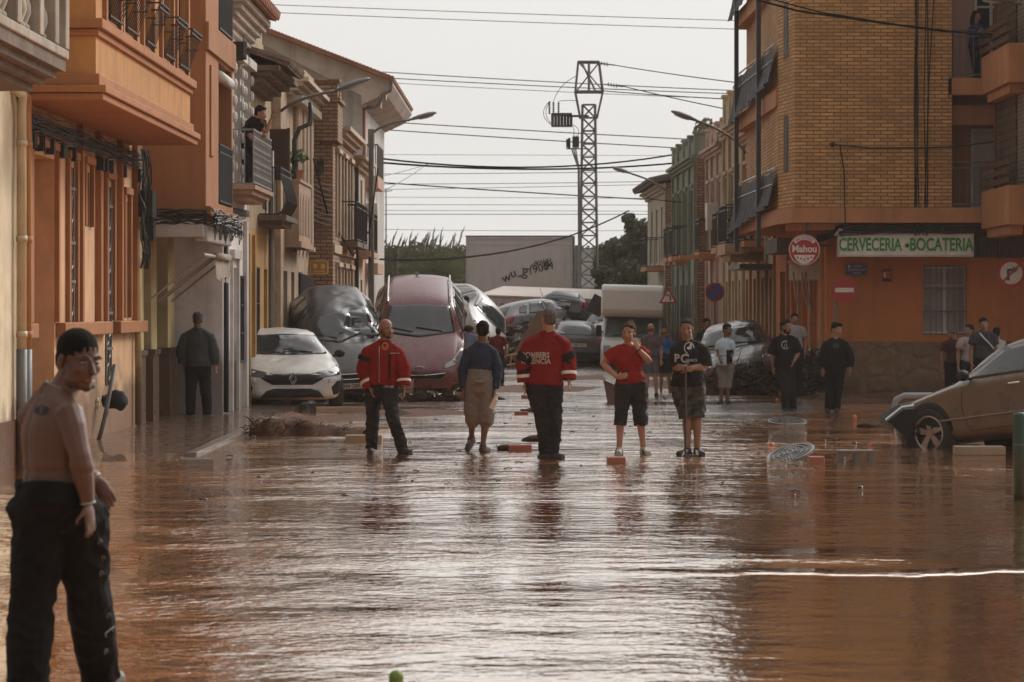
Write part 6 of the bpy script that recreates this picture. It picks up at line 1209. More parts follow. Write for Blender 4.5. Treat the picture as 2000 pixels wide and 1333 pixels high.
# ------------------------------------------------------------------ people
def skin(name, col): return M(name, col, .5, var=.12, scale=6, bump=.15, bscale=60, spec=.4)
SK = skin('skin_fair', (.36, .19, .125)); SKT = skin('skin_tan', (.24, .125, .078)); SKB = skin('skin_brown', (.095, .041, .023)); SKD = skin('skin_deep', (.135, .066, .04))
def cloth(name, col, **k): return M(name, col, .85, var=k.pop('var', .18), scale=5, bump=.35, bscale=90, spec=.08, **k)
HB = M('hair_black', (.008, .007, .006), .9, var=.4, scale=30, bump=.6, bscale=120, spec=.12); HG = M('hair_grey', (.10, .09, .083), .9, var=.6, scale=30, bump=.6, bscale=120, spec=.15); HBR = M('hair_brown', (.07, .04, .026), .85, var=.5, scale=30, bump=.6, bscale=120, spec=.15)
eyew = M('eye_white', (.26, .23, .21), .5); eyed = M('eye_dark', (.02, .012, .01), .2); lipm = M('lips', (.2, .075, .06), .5); browm = M('eyebrow', (.03, .02, .015), .8); shoeb = M('shoe_black', (.02, .02, .02), .6, bump=.3)
def frame3(yaw, pitch=0., roll=0.):
    """right, forward, up vectors of a body part facing yaw degrees (0 = towards the camera, positive turns to picture right)"""
    m = Matrix.Rotation(R(yaw), 3, 'Z') @ Matrix.Rotation(R(roll), 3, 'Y') @ Matrix.Rotation(R(pitch), 3, 'X')
    return m @ Vector((1, 0, 0)), m @ Vector((0, -1, 0)), m @ Vector((0, 0, 1))
def hand(b, w, d, n, s=1., curl=.5, spread=.012, vox=.006, mirror=1):
    """wrist w, pointing d, palm normal n; five separate curled fingers"""
    d = Vector(d).normalized(); n = Vector(n); n = (n - d * n.dot(d)).normalized(); t = d.cross(n).normalized() * mirror; fr = max(.0085, vox * 1.25) * s
    k = len(b.v); rot = Matrix((t, d, n)).transposed(); b.ball(w + d * .045 * s, (.042 * s, .055 * s, .017 * s), 12, 8, rot); b.ball(w + d * .07 * s, (.042 * s, .03 * s, .016 * s), 10, 6, rot)
    for i, (o, L) in enumerate(((.033, .068), (.011, .078), (-.011, .072), (-.032, .056))):
        p = w + d * .085 * s + t * o * s; dd = (d + t * o * spread * 60 * .2).normalized(); pts = [p - d * .02]; c = curl * (1 + .12 * i)
        for q in range(3):
            pts.append(pts[-1] + dd * L * s * (.5, .3, .24)[q] + (d * .02 if q == 0 else Vector((0, 0, 0)))); dd = (dd + n * c).normalized()
        b.tube(pts, [fr * 1.05, fr, fr * .95, fr * .8], 8)
    p = w + d * .025 * s + t * .036 * s; dd = (d * .75 + t * .65 + n * .3).normalized(); b.tube([p - dd * .01, p + dd * .035 * s, p + (dd + n * .3 * curl).normalized() * .06 * s, p + (dd * .9 + d * .3 + n * .4 * curl).normalized() * .078 * s], [fr * 1.3, fr * 1.2, fr * 1.05, fr * .85], 8)
def person(label, Y, J, H=1.72, face=0., fpitch=0., froll=0., tyaw=0., sk=SK, top=None, bot=None, shoes=None, hair=None, build=1., fem=False, vox=.007, z0=0., group=None, curl=(.5, .5), palm=(None, None), hdir=(None, None), detail=1, beard=None, extra=None, bulk=1., planted='LR', bdisp=None, cvox=None, headscale=1.09, hdrop=.012):
    k = H / 1.75; s = F / Y
    base = Vector((gx(J['pel'][0], Y), Y, z0)); r = thing('person', base, label, 'person', group)
    def jp(n):
        v = J[n]; dy = v[2] if len(v) > 2 else 0.; return at(v[0], v[1], Y + dy) - base
    head = jp('head'); neck = jp('neck'); pel = jp('pel'); cvox = cvox or vox * 1.35
    Rt, Ft, Ut = frame3(tyaw); hr, hf, hu = frame3(face, fpitch, froll)
    hk = k; k = k * headscale; HP = lambda a, f, u, q_=k: head + (hr * a + hf * f + hu * u - Vector((0, 0, hdrop))) * q_
    hm = Matrix((hr, hf, hu)).transposed()
    b = B()
    b.ball(HP(0, -.012, .035), (.073 * k, .093 * k, .083 * k), 16, 12, hm); b.ball(HP(0, .022, -.03), (.061 * k, .07 * k, .085 * k), 16, 12, hm); b.ball(HP(0, .048, -.088), (.034 * k, .034 * k, .026 * k), 10, 8, hm)
    for s_ in (-1, 1):
        b.ball(HP(s_ * .036, .01, -.072), (.028 * k, .05 * k, .03 * k), 10, 8, hm); b.ball(HP(s_ * .034, .064, -.025), (.026 * k, .022 * k, .024 * k), 10, 8, hm); b.ball(HP(s_ * .032, .076, .018), (.03 * k, .014 * k, .009 * k), 10, 6, hm)
        b.ball(HP(s_ * .076, -.012, -.012), (.009 * k, .018 * k, .031 * k), 10, 8, hm)
    b.tube([HP(0, .08, .012), HP(0, .098, -.018), HP(0, .108, -.036), HP(0, .09, -.044)], [.008 * k, .011 * k, .015 * k, .012 * k], 8); b.ball(HP(0, .083, -.062), (.024 * k, .012 * k, .009 * k), 10, 6, hm); b.ball(HP(0, .078, -.074), (.02 * k, .012 * k, .008 * k), 10, 6, hm)
    k2 = k; k = hk; nr = (.052 if fem else .062) * k * bulk ** .5; b.tube([HP(0, -.02, -.05), (HP(0, -.01, -.09) + neck) / 2, neck + Vector((0, 0, -.03)), neck + Vector((0, 0, -.09))], [nr * 1.05, nr, nr * 1.12, nr * 1.5], 12)
    # torso: elliptical sections from the neck base to the crotch
    sp = pel - neck; bw = bulk * k
    st = [(0., .06, .055), (.10, .095, .075), (.2, .15, .10), (.28, .162, .108), (.38, .158, .118), (.55, .142, .11), (.7, .138 if not fem else .135, .108), (.86, .16, .118), (1.0, .165, .12), (1.1, .13, .10)]
    def torso(bb, infl=0., t0=0., t1=1.1, flare=0., dep=0.):
        xs = np.array([q[0] for q in st]); ts = np.linspace(max(t0 - .02, 0), min(t1, 1.1), 22); A = [np.interp(ts, xs, [q[i] for q in st]) for i in (1, 2)]
        for _ in range(3): A = [np.concatenate(([a[0]], (a[:-2] + 2 * a[1:-1] + a[2:]) / 4, [a[-1]])) for a in A]
        S_ = [(float(t), float(a), float(b_)) for t, a, b_ in zip(ts, A[0], A[1])]
        pts = [neck + sp * q[0] for q in S_]; bb.tube(pts, [q[1] * bw + infl + flare * max(0, q[0] - .5) for q in S_], 20, ry=[q[2] * bw + infl + dep + flare * max(0, q[0] - .5) for q in S_], ax=Rt)
    torso(b)
    arms = {}
    for i, S_ in enumerate('LR'):
        sh, el, wr = jp('s' + S_), jp('e' + S_), jp('w' + S_); sh = sh + Vector((0, 0, -.05 * k)) + (neck - sh) * .10; arms[S_] = (sh, el, wr); b.tube([neck + Vector((0, 0, .03)), neck.lerp(sh, .5) + Vector((0, 0, -.005)), sh + Vector((0, 0, .01))], [.045 * bw, .052 * bw, .05 * bw], 12)
        b.tube([neck.lerp(sh, .35) + Vector((0, 0, -.04)), sh, sh.lerp(el, .3), sh.lerp(el, .75), el, el.lerp(wr, .28), el.lerp(wr, .7), wr], [.05 * bw, .06 * bw, .055 * bw, .045 * bw, .042 * bw, .045 * bw, .034 * bw, .026 * bw], 12)
        d = Vector(hdir[i]) if hdir[i] else (wr - el); pn = Vector(palm[i]) if palm[i] else (Rt * (1 if S_ == 'L' else -1) * .9 - Ft * .1); mir = 1
        if palm[i] is None: mir = 1 if (d.normalized().cross(pn)).dot(Ft) > 0 else -1
        elif len(palm[i]) > 3: pn = Vector(palm[i][:3]); mir = palm[i][3]
        hand(b, wr, d, pn, .98 * k, curl[i], vox=vox, mirror=mir)
    legs = {}
    for S_, sg in (('L', -1), ('R', 1)):
        kn, an = jp('k' + S_), jp('a' + S_); toe = jp('t' + S_); side = -1 if kn.x < jp('kR' if S_ == 'L' else 'kL').x else 1
        hp = jp('h' + S_) if 'h' + S_ in J else pel + Vector((side * .085 * bw, 0, -.02)); legs[S_] = (hp, kn, an, toe)
        if S_ in planted:
            dh = toe - an; dh.z = 0; dh = (dh.normalized() if dh.length > .02 else Ft) * .165 * k; an = Vector((an.x, an.y, .085 * k)); toe = Vector((an.x + dh.x, an.y + dh.y, .032)); legs[S_] = (hp, kn, an, toe)
        b.tube([hp + Vector((0, 0, .06)), hp, hp.lerp(kn, .35), hp.lerp(kn, .8), kn, kn.lerp(an, .25), kn.lerp(an, .6), an], [.085 * bw, .09 * bw, .082 * bw, .06 * bw, .054 * bw, .056 * bw, .042 * bw, .036 * bw], 14)
        fd = (toe - an); fd.z = 0; fl = fd.normalized(); b.tube([an - fl * .03 + Vector((0, 0, -.03)), an + fl * .05 + Vector((0, 0, -.045)), Vector((toe.x, toe.y, max(toe.z, an.z - .09))) ], [.032 * k, .03 * k, .018 * k], 10)
    body = fuse(b, 'body', sk, r, vox, 4 if vox > .006 else 9, bdisp)
    WR = lambda amp, sc=7.: (lambda c: amp * .8 * (noise.noise(Vector((c.x * sc, c.y * sc, c.z * sc * .5 + 3))) + .9 * (.25 - abs(noise.noise(Vector((c.x * 9 + c.z * 7, c.y * 9, c.z * 11 - c.x * 5))))) * 2 - .1 + .4 * noise.noise(c * sc * 2.6)))
    parts = {}
    if bot:
        q = B(); inf = bot.get('infl', .018); L_ = bot['len']
        torso(q, inf, .62 if not bot.get('low') else .8, 1.12); q.ball(pel + Vector((0, 0, -.03)), (.165 * bw + inf, .12 * bw + inf, .12), 14, 10)
        for S_ in 'LR':
            hp, kn, an, toe = legs[S_]; path = [hp + Vector((0, 0, .06)), hp, hp.lerp(kn, .4), hp.lerp(kn, .85), kn, kn.lerp(an, .3), kn.lerp(an, .7), an + Vector((0, 0, -.03))]
            rr = [.09, .095, .082, .066, .062, .062, .055, .053]; rr = [x * bw + inf * .8 + bot.get('wide', 0) * (i / 7) for i, x in enumerate(rr)]
            if L_ < 1: 
                cut = {.5: 5, .35: 4, .65: 6}.get(L_, 5); path, rr = path[:cut], rr[:cut]; 
                if bot.get('below'): path.append(kn.lerp(an, bot['below'])); rr.append(rr[-1] + bot.get('cuff', 0))
            q.tube(path, rr, 16)
            if bot.get('balloon'):
                e = kn.lerp(an, bot.get('below', .2)); q.ball((hp + e) / 2 + Vector((0, 0, -.05)), (.12, .12, .26), 14, 10)
        parts['bottom'] = fuse(q, bot.get('name', 'trousers'), bot['m'], r, cvox, 2, WR(bot.get('wr', .012)))
    if top:
        q = B(); inf = top.get('infl', .02); torso(q, inf, 0, top.get('hem', .98), top.get('flare', .03), top.get('dep', 0.)); q.tube([neck + Vector((0, 0, .015 + top.get('collar', 0))), neck + Vector((0, 0, -.05)), neck + Vector((0, 0, -.10))], [nr + inf * .5 + .006, nr * 1.25 + inf, nr * 1.6 + inf], 14); [q.tube([neck + Vector((0, 0, .012)), neck.lerp(arms[S_][0], .5), arms[S_][0]], [nr * .7 + inf * .5, .045 * bw + inf * .8, .05 * bw + inf * .8], 12) for S_ in 'LR']
        q.ball(neck.lerp(pel, .28) + Ft * .01, (.15 * bw + inf, .105 * bw + inf, .16), 14, 10, Matrix((Rt, Ft, Vector((0, 0, 1)))).transposed())
        if fem:
            for s_ in (-1, 1): q.ball(neck.lerp(pel, .42) + Rt * s_ * .075 + Ft * .085, (.075, .07, .075), 12, 8)
            q.ball(neck.lerp(pel, .78) + Ft * .04, (.16 * bw, .12 * bw, .13), 12, 8)
        for S_ in 'LR':
            sh, el, wr = arms[S_]; a = [neck.lerp(sh, .45) + Vector((0, 0, -.005)), sh, sh.lerp(el, .35), sh.lerp(el, .62), sh.lerp(el, .9), el, el.lerp(wr, .3), el.lerp(wr, .65), el.lerp(wr, .93)]
            rr = [.046, .062, .061, .058, .053, .051, .052, .046, .04]; n = {'none': 0, 'short': 4, 'elbow': 6, 'long': 9, 'threeq': 8}[top.get('sleeve', 'short')]
            if n: q.tube(a[:n], [x * bw + inf * (.7 if top.get('sleeve') == 'long' else .9) + top.get('arm', 0) for x in rr[:n]], 14)
        if top.get('hood'): q.ball(neck - Ft * .06 + Vector((0, 0, -.01)), (.12, .08, .06), 12, 8); q.tube([neck + Rt * .1 - Ft * .02, neck + Ft * .07 + Vector((0, 0, -.03)), neck - Rt * .1 - Ft * .02], .03, 8)
        parts['top'] = fuse(q, top.get('name', 'shirt'), top['m'], r, cvox, 2, WR(top.get('wr', .010)))
    for S_ in 'LR':
        hp, kn, an, toe = legs[S_]
        if shoes:
            fd = toe - an; fl = Vector((fd.x, fd.y, 0)); fl = fl.normalized() if fl.length > .02 else Ft; q = B(); heel = an - fl * .055 * k; gz = -.055 * k; tz = toe.z - .01
            q.tube([heel + Vector((0, 0, gz)), an + Vector((0, 0, gz + .005)), (an + toe) / 2 + Vector((0, 0, gz * .55)), Vector((toe.x, toe.y, tz)) ], [.038 * k, .05 * k, .05 * k, .04 * k], 12); q.ball((an + toe) / 2 + Vector((0, 0, -.03)), .045 * k, 10, 8); q.ball(an + fl * .02 + Vector((0, 0, -.03)), .05 * k, 10, 8)
            q.tube([an + Vector((0, 0, shoes.get('high', .02))), an + Vector((0, 0, -.04))], [.047 * k, .05 * k], 12); fuse(q, 'shoe', shoes['m'], r, vox, 2)
            if shoes.get('stripe'):
                sd = fl.cross(Vector((0, 0, 1)))
                for s_ in (-1, 1):
                    w_ = B()
                    for i in range(3): c = an.lerp(toe, .25 + .16 * i) + sd * s_ * .05 * k; w_.tube([c + Vector((0, 0, .005)) - sd * s_ * .012, c + Vector((0, 0, -.03)) + fl * .03, c + Vector((0, 0, -.05)) + fl * .045], .007, 5)
                    w_.build('shoe_stripe', shoes['stripe'], r)
    k = k2
    if hair:
        q = B(); hs = hair.get('style', 'short'); hmx = Matrix((hr, hf, hu)).transposed()
        if hs in ('short', 'bun', 'long', 'pony'):
            q.ball(HP(0, -.022, .048), (.08 * k, .094 * k, .083 * k), 18, 12, hmx); q.ball(HP(0, -.045, -.0), (.07 * k, .062 * k, .075 * k), 14, 10, hmx)
            q.tube([HP(-.05, .045, .085), HP(0, .06, .092), HP(.05, .045, .085)], .02 * k + hair.get('fringe', 0), 8)
        if hs == 'buzz': q.ball(HP(0, -.018 - hair.get('rec', .006), .044), (.0762 * k, .093 * k, .0815 * k), 18, 12, hmx); q.ball(HP(0, -.045, -.0), (.069 * k, .058 * k, .07 * k), 14, 10, hmx)
        if hs == 'ring':
            for s_ in (-1, 1): q.ball(HP(s_ * .055, -.03, -.01), (.024 * k, .055 * k, .04 * k), 10, 8, hmx)
            q.ball(HP(0, -.065, -.02), (.06 * k, .045 * k, .045 * k), 10, 8, hmx)
        if hs == 'bun': q.ball(HP(0, -.06, .125), .034 * k, 10, 8); q.ball(HP(0, -.085, -.04), (.06 * k, .04 * k, .06 * k), 10, 8, hmx); q.ball(HP(0, -.05, -.02), (.072 * k, .05 * k, .06 * k), 8, 6, hmx)
        if hs == 'pony': q.tube([HP(0, -.1, .06), HP(0, -.14, .0), HP(0, -.13, -.1)], [.03 * k, .03 * k, .012 * k], 8)
        if hs == 'long': q.tube([HP(0, -.07, .02), HP(0, -.09, -.1), HP(0, -.09, -.24)], [.075 * k, .08 * k, .05 * k], 10); [q.tube([HP(s_ * .065, .01, .03), HP(s_ * .08, .0, -.08), HP(s_ * .07, .0, -.2)], [.025 * k, .028 * k, .018 * k], 8) for s_ in (-1, 1)]
        if hs == 'beanie': q.ball(HP(0, -.015, .055), (.088 * k, .10 * k, .088 * k), 18, 12, hmx); q.tube([HP(.088 * math.sin(a), -.012 + .102 * math.cos(a), .03) for a in [i * math.pi / 8 for i in range(17)]], .012, 6)
        amp = (.0015 if vox < .006 else .004) if hs in ('buzz', 'beanie', 'ring') else .008
        fuse(q, 'hair' if hs != 'beanie' else 'beanie', hair['m'], r, vox, 2, lambda c: amp * noise.noise(c * 45))
    if beard: q = B(); q.ball(HP(0, .045, -.088), (.042 * k, .04 * k, .034 * k), 12, 8, hm); [q.ball(HP(s_ * .05, .02, -.065), (.018 * k, .04 * k, .036 * k), 10, 8, hm) for s_ in (-1, 1)]; q.tube([HP(-.028, .086, -.062), HP(0, .098, -.052), HP(.028, .086, -.062)], .007 * k, 6); fuse(q, 'beard', beard, r, vox, 2, lambda c: .003 * noise.noise(c * 60))
    if detail:
        for s_ in (-1, 1):
            e = B(); e.ball(HP(s_ * .031, .0775, -.002), (.014 * k, .008 * k, .0065 * k), 10, 6, hm); eo = e.build('eye', eyew, r, smooth=True); e = B(); e.ball(HP(s_ * .031, .0845, -.002), (.0058 * k, .003 * k, .0058 * k), 8, 6, hm); e.build('iris', eyed, eo)
            e = B(); e.tube([HP(s_ * .014, .090, .020), HP(s_ * .03, .091, .026), HP(s_ * .05, .078, .019)], .0045 * k, 5); e.build('eyebrow', browm, r)
        e = B(); e.tube([HP(-.022, .086, -.069), HP(0, .0965, -.068), HP(.022, .086, -.069)], [.003 * k, .005 * k, .003 * k], 6); e.build('lips', lipm, r)
    return dict(r=r, body=body, arms=arms, legs=legs, neck=neck, pel=pel, HP=HP, k=k, base=base, jp=jp, parts=parts, Rt=Rt, Ft=Ft, bw=bw, inf=top.get('infl', .02) if top else 0)
def band(p, S_, t0, t1, name, mat, extra=.0, seg='fore', rad=None):
    """a ring round a sleeve or a wrist"""
    sh, el, wr = p['arms'][S_]; a, c = (el, wr) if seg == 'fore' else (sh, el); rr = (rad or ((.05 if seg == 'fore' else .064) * p['bw'] + p['inf'] * .7)) + .006 + extra
    q = B(); n = 6; q.tube([a.lerp(c, t0 + (t1 - t0) * i / n) for i in range(n + 1)], rr, 16); o = q.build(name, mat, p['r'], smooth=True); return o
def prn(p, what, vs, fs, px, py, mat, name='lettering', dy=0., cuts=2, Y=None, side=-1):
    """print onto the top, anchored at photo pixel (px,py)"""
    o = p['parts'][what]; bv = bvh_of(o); Yp = p['base'].y; L_ = at(px, py, Yp) - p['base']; vs, fs = subd(vs, fs, cuts); return print_on(bv, vs, fs, (L_.x, 0, L_.z), name, mat, p['r'], side=side, off=.006)
red_j = cloth('fire_jacket_red', (.17, .012, .009)); blk_c = cloth('black_cloth_wear', (.014, .013, .014)); refl = M('reflective_band', (.6, .57, .5), .5); blk_t = cloth('fire_trousers', (.022, .021, .022), var=.4); redglove = cloth('red_glove', (.2, .016, .013))
# bald firefighter walking, seen from the front left
J = dict(head=(754, 641), neck=(751, 672), pel=(745, 752), sL=(716, 683), sR=(778, 684), eL=(709, 722), eR=(788, 722), wL=(722, 757, -.08), wR=(789, 754, -.05), kL=(727, 815), aL=(725, 868), tL=(722, 880, -.2), kR=(766, 812, -.15), aR=(785, 862, -.1), tR=(802, 874, -.22))
p = person('bald bearded firefighter in a red jacket walking in front of the maroon suv', 36.0, J, 1.74, face=38, tyaw=12, sk=SKT, top=dict(m=red_j, sleeve='long', infl=.032, arm=.008, name='jacket', hem=1.0, collar=.03, wr=.012), bot=dict(m=blk_t, len=1, infl=.024, wr=.02), shoes=dict(m=shoeb, high=.08), hair=dict(m=HBR, style='ring'), beard=M('beard_dark', (.035, .022, .016), .8), bulk=1.1, palm=((1, 0, 0), (-1, 0, 0)))
for S_ in 'LR': band(p, S_, .62, .76, 'reflective_band', refl, .010); band(p, S_, .78, .98, 'cuff', redglove, .004)
band(p, 'L', .22, .5, 'shoulder_patch', blk_c, .012, seg='up')
q = B(); q.ball((0, 0, 0), (.045, .006, .055)); prn(p, 'top', q.v, q.f, 753, 676, M('badge_orange', (.5, .16, .05)), 'chest_badge', cuts=0); q = B(); q.ball((0, -.01, 0), (.025, .004, .03)); prn(p, 'top', q.v, q.f, 753, 676, red_j, 'badge_centre', cuts=0)
q = B(); q.box(-.01, .01, 0, .002, -.32, .17); prn(p, 'top', q.v, q.f, 762, 706, blk_c, 'zip', cuts=5); q = B(); q.box(-.003, .003, 0, .002, -.25, .2); prn(p, 'top', q.v, q.f, 742, 708, refl, 'piping', cuts=5); q = B(); q.box(-.06, .06, 0, .002, -.004, .004); prn(p, 'top', q.v, q.f, 772, 690, refl, 'piping', cuts=4)
vs, fs = text_mesh('14766', size=.055, extrude=.001, bold=.001); prn(p, 'bottom', vs, fs, 760, 755, refl, 'number', cuts=1)
# young man with navy jumper, seen from behind
navy = cloth('navy_jumper', (.028, .036, .06)); gsh = cloth('grey_shorts', (.17, .145, .125), var=.08)
J = dict(head=(943, 645), neck=(941, 672), pel=(936, 755), sL=(912, 683), sR=(966, 685), eL=(904, 722), eR=(973, 724), wL=(905, 762, -.03), wR=(967, 762, -.05), kL=(922, 818, .04), aL=(921, 855, .12), tL=(912, 878, .02), kR=(949, 820), aR=(943, 862), tR=(955, 876, .16))
p = person('young man seen from behind in a navy jumper and baggy grey shorts', 36.3, J, 1.68, planted='R', face=180, tyaw=180, sk=SKD, top=dict(m=navy, sleeve='long', infl=.018, arm=.002, name='jumper', hem=.86), bot=dict(m=gsh, len=.5, below=.15, infl=.035, wide=.03, wr=.012, balloon=True, name='shorts'), shoes=dict(m=M('shoe_mud', (.045, .03, .022), .7)), hair=dict(m=HB, style='short'), detail=0)
q = B(); nb = p['pel']; q.tube([nb + Vector((-.17, 0, .11)), nb + Vector((0, -.17, .05)), nb + Vector((.18, -.02, .1))], .035, 8); q.build('tied_waist', gsh, p['r'], smooth=True)
b_ = thing('plastic_bag', at(966, 785, 35.7), 'pale plastic bottle held in the hand of the man in grey shorts', 'bottle'); q = B(); q.lathe([(.0, -.1), (.035, -.095), (.035, .03), (.012, .07), (.012, .09)], (0, 0, 0), 12); q.M = Matrix.Rotation(R(25), 4, 'Y'); q.build('bottle_body', M('pale_plastic', (.55, .5, .4), .3), b_); b_.name = 'plastic_bottle'
# tall firefighter seen from behind
J = dict(head=(1072, 622), neck=(1070, 655), pel=(1064, 755), sL=(1034, 667), sR=(1102, 667), eL=(1022, 707), eR=(1110, 703), wL=(1025, 746), wR=(1111, 741, -.05), kL=(1060, 822), aL=(1067, 878), tL=(1058, 889, .12), kR=(1082, 820, .02), aR=(1078, 876), tR=(1102, 890, -.12))
p = person('grey haired firefighter in a red and black jacket with white lettering on his back', 34.6, J, 1.85, face=200, tyaw=176, sk=SK, top=dict(m=red_j, sleeve='long', infl=.03, arm=.01, name='jacket', hem=.97, collar=.04, wr=.012), bot=dict(m=blk_t, len=1, infl=.03, wr=.02), shoes=dict(m=shoeb, high=.08), hair=dict(m=HG, style='buzz'), bulk=1.12, detail=0)
for S_ in 'LR': band(p, S_, .62, .78, 'reflective_band', refl, .012); band(p, S_, .80, 1.02, 'cuff', redglove, .006); band(p, S_, .55, 1.0, 'black_sleeve_panel', blk_c, .004, seg='up')
band(p, 'L', .0, .55, 'black_sleeve_panel', blk_c, .004); band(p, 'R', .0, .3, 'black_sleeve_panel', blk_c, .004)
for i, t in enumerate(('BOMBERS', 'VALÈNCIA')): vs, fs = text_mesh(t, size=.092, extrude=.001, bold=.003, sx=.85); prn(p, 'top', vs, fs, 1046, 694 + i * 12, M('print_white', (.62, .6, .57)), cuts=1)
q = B(); q.tube([(-.1, 0, .02), (0, 0, .035), (.12, 0, .0)], .006, 4); prn(p, 'top', q.v, q.f, 1083, 651, refl, 'piping', cuts=2)
# woman in a red t-shirt, hand on hip, hand to her cheek
redt = cloth('red_tshirt', (.22, .015, .010)); char = cloth('charcoal_trousers', (.03, .03, .034))
J = dict(head=(1228, 648), neck=(1226, 676), pel=(1233, 752), sL=(1200, 683), sR=(1254, 682), eL=(1178, 710, .03), eR=(1268, 706, -.06), wL=(1206, 738, -.1), wR=(1246, 682, -.17), kL=(1212, 812), aL=(1210, 868), tL=(1208, 883, -.16), kR=(1250, 812), aR=(1257, 866), tR=(1268, 880, -.16))
p = person('woman in a red t-shirt with one hand on her hip, one on her cheek', 35.6, J, 1.66, face=-14, fpitch=4, froll=7, tyaw=4, sk=SK, fem=True, bulk=1.08, top=dict(m=redt, sleeve='short', infl=.02, arm=.012, hem=.96, flare=.02, dep=.01, name='t_shirt'), bot=dict(m=char, len=.65, infl=.03, cuff=.012, wr=.02, name='cropped_trousers'), shoes=dict(m=M('white_trainer', (.42, .38, .34), .6, var=.3), stripe=shoeb), hair=dict(m=HBR, style='bun'), hdir=((.9, -.5, .25), (-.35, .05, 1)), palm=((.2, .9, -.2, 1), (-.5, 1, 0, -1)), curl=(.35, .12))
band(p, 'R', .93, .99, 'bracelet', blk_c, 0, rad=.028)
# man with grey hair holding a broom handle
blk_t2 = cloth('black_tshirt', (.016, .015, .016)); camo = M('camo_cloth', (.035, .033, .026), .85, kind='camo', bump=.3)
J = dict(head=(1341, 641), neck=(1344, 670), pel=(1344, 755), sL=(1321, 681), sR=(1374, 680), eL=(1320, 718, -.05), eR=(1376, 716, -.04), wL=(1332, 719, -.22), wR=(1343, 720, -.24), kL=(1342, 816), aL=(1343, 870), tL=(1320, 884, -.12), kR=(1362, 815), aR=(1362, 868), tR=(1372, 884, -.14))
p = person('man in a black t-shirt and camouflage shorts leaning on a broom handle', 35.4, J, 1.72, face=-6, fpitch=4, tyaw=8, sk=SKT, bulk=1.12, top=dict(m=blk_t2, sleeve='elbow', infl=.032, arm=.012, hem=1.0, name='t_shirt'), bot=dict(m=camo, len=.5, infl=.035, wide=.02, wr=.018, name='shorts'), shoes=dict(m=shoeb, stripe=refl), hair=dict(m=M('hair_pepper', (.04, .036, .033), .9, var=.6, scale=30, spec=.1), style='short'), hdir=((.75, -.25, -.1), (-.9, -.2, .15)), palm=((.1, 1, -.2), (0, 1, 0)), curl=(.95, .95))
band(p, 'R', .9, .96, 'wrist_band', blk_c, 0, rad=.028); whp = MATS['print_white']
vs, fs = text_mesh('P', size=.13, extrude=.001, bold=.005); prn(p, 'top', vs, fs, 1321, 700, whp, cuts=1); vs, fs = text_mesh('C', size=.15, extrude=.001, bold=.006); prn(p, 'top', vs, fs, 1336, 701, whp, cuts=1); vs, fs = text_mesh('ERMICS', size=.045, extrude=.001, bold=.001); prn(p, 'top', vs, fs, 1349, 704, whp, cuts=1)
q = B(); q.tube([(.06 * math.cos(a), 0, .07 * math.sin(a)) for a in [i * math.pi / 8 for i in range(12)]], .006, 4); q.ball((0, 0, .0), (.03, .004, .02)); q.ball((.02, 0, .03), (.015, .004, .025)); prn(p, 'top', q.v, q.f, 1345, 680, whp, 'emblem', cuts=0)
br = thing('broom', at(1339, 892, 35.08), 'dark broom handle held upright by the man in camouflage shorts', 'broom'); zt = at(1339, 716, 35.08).z - br.location.z; q = B(); q.tube([(0, 0, .02), (-.0, 0, zt)], .014, 8); q.build('handle', M('broom_wood', (.045, .028, .02), .6), br); q = B(); q.box(-.02, .16, -.04, .04, -.05, .02); q.build('brush', MATS['bark'], br)
# bare-chested man in the left foreground
def back_relief(c):
    # spine furrow, shoulder blades and flank folds of his back; body axes: right (-.62,.79), forward (.79,.62)
    z = c.z - 1.0; lat = (c.x + .0) * -.62 + c.y * .79; fw = c.x * .79 + c.y * .62; d = 0.
    if 0 < z < .5 and fw < .02: d -= .009 * math.exp(-((lat - .01) / .016) ** 2)
    if fw < .05:
        for s_ in (-1, 1): d += .010 * math.exp(-((lat - s_ * .095) / .05) ** 2 - ((z - .40) / .075) ** 2)
        d += .005 * math.exp(-((z - .10) / .02) ** 2) - .004 * math.exp(-((z - .07) / .012) ** 2)
    return d * .8 + .0015 * noise.noise(c * 14)
YF = 13.3
J = dict(head=(153, 704), neck=(104, 772), pel=(108, 985), sL=(58, 795, .14), sR=(140, 795, -.15), eL=(100, 885, .30), eR=(157, 893, -.21), wL=(190, 938, .26), wR=(172, 985, -.19), kL=(60, 1180, .02), aL=(52, 1370, .05), tL=(60, 1395, .25), kR=(170, 1150, .18), aR=(196, 1312, .55), tR=(238, 1322, .62), hL=(84, 1010), hR=(154, 1010, .03))
p = person('bare-chested man in black trousers wading at the left edge and looking back to the right', YF, J, 1.76, planted='', bdisp=back_relief, face=44, fpitch=6, froll=2, tyaw=128, sk=SKB, bulk=1.22, bot=dict(m=cloth('black_tracksuit', (.01, .0095, .0095), var=.5), len=1, infl=.032, wr=.016, low=True, wide=.012), shoes=dict(m=M('silver_trainer', (.25, .23, .21), .45, var=.4)), hair=dict(m=HB, style='buzz', rec=-.004), beard=None, vox=.0045, headscale=1.2, hdrop=0, cvox=.007, curl=(.45, .4), hdir=((.3, 0, -.55), (.12, 0, -1)), palm=((-.2, .9, -.3, -1), (-.9, .4, 0, -1)))
jw = M('silver_chain', (.28, .27, .25), .35, metal=.8)
q = B(); nn = p['neck'].lerp(at(153, 704, YF) - p['base'], .22); q.tube([nn + Vector((.012 + .070 * math.sin(a), -.072 * math.cos(a), .0 - .03 * math.sin(a))) for a in [i * math.pi / 12 for i in range(25)]], .002, 6, caps=False); q.build('necklace', jw, p['r'])
for S_ in 'LR': band(p, S_, .95, .985, 'bracelet', jw, 0, rad=.031)
e = B(); e.ball(p['HP'](.086, -.004, -.04), .006); e.build('earring', jw, p['r'])
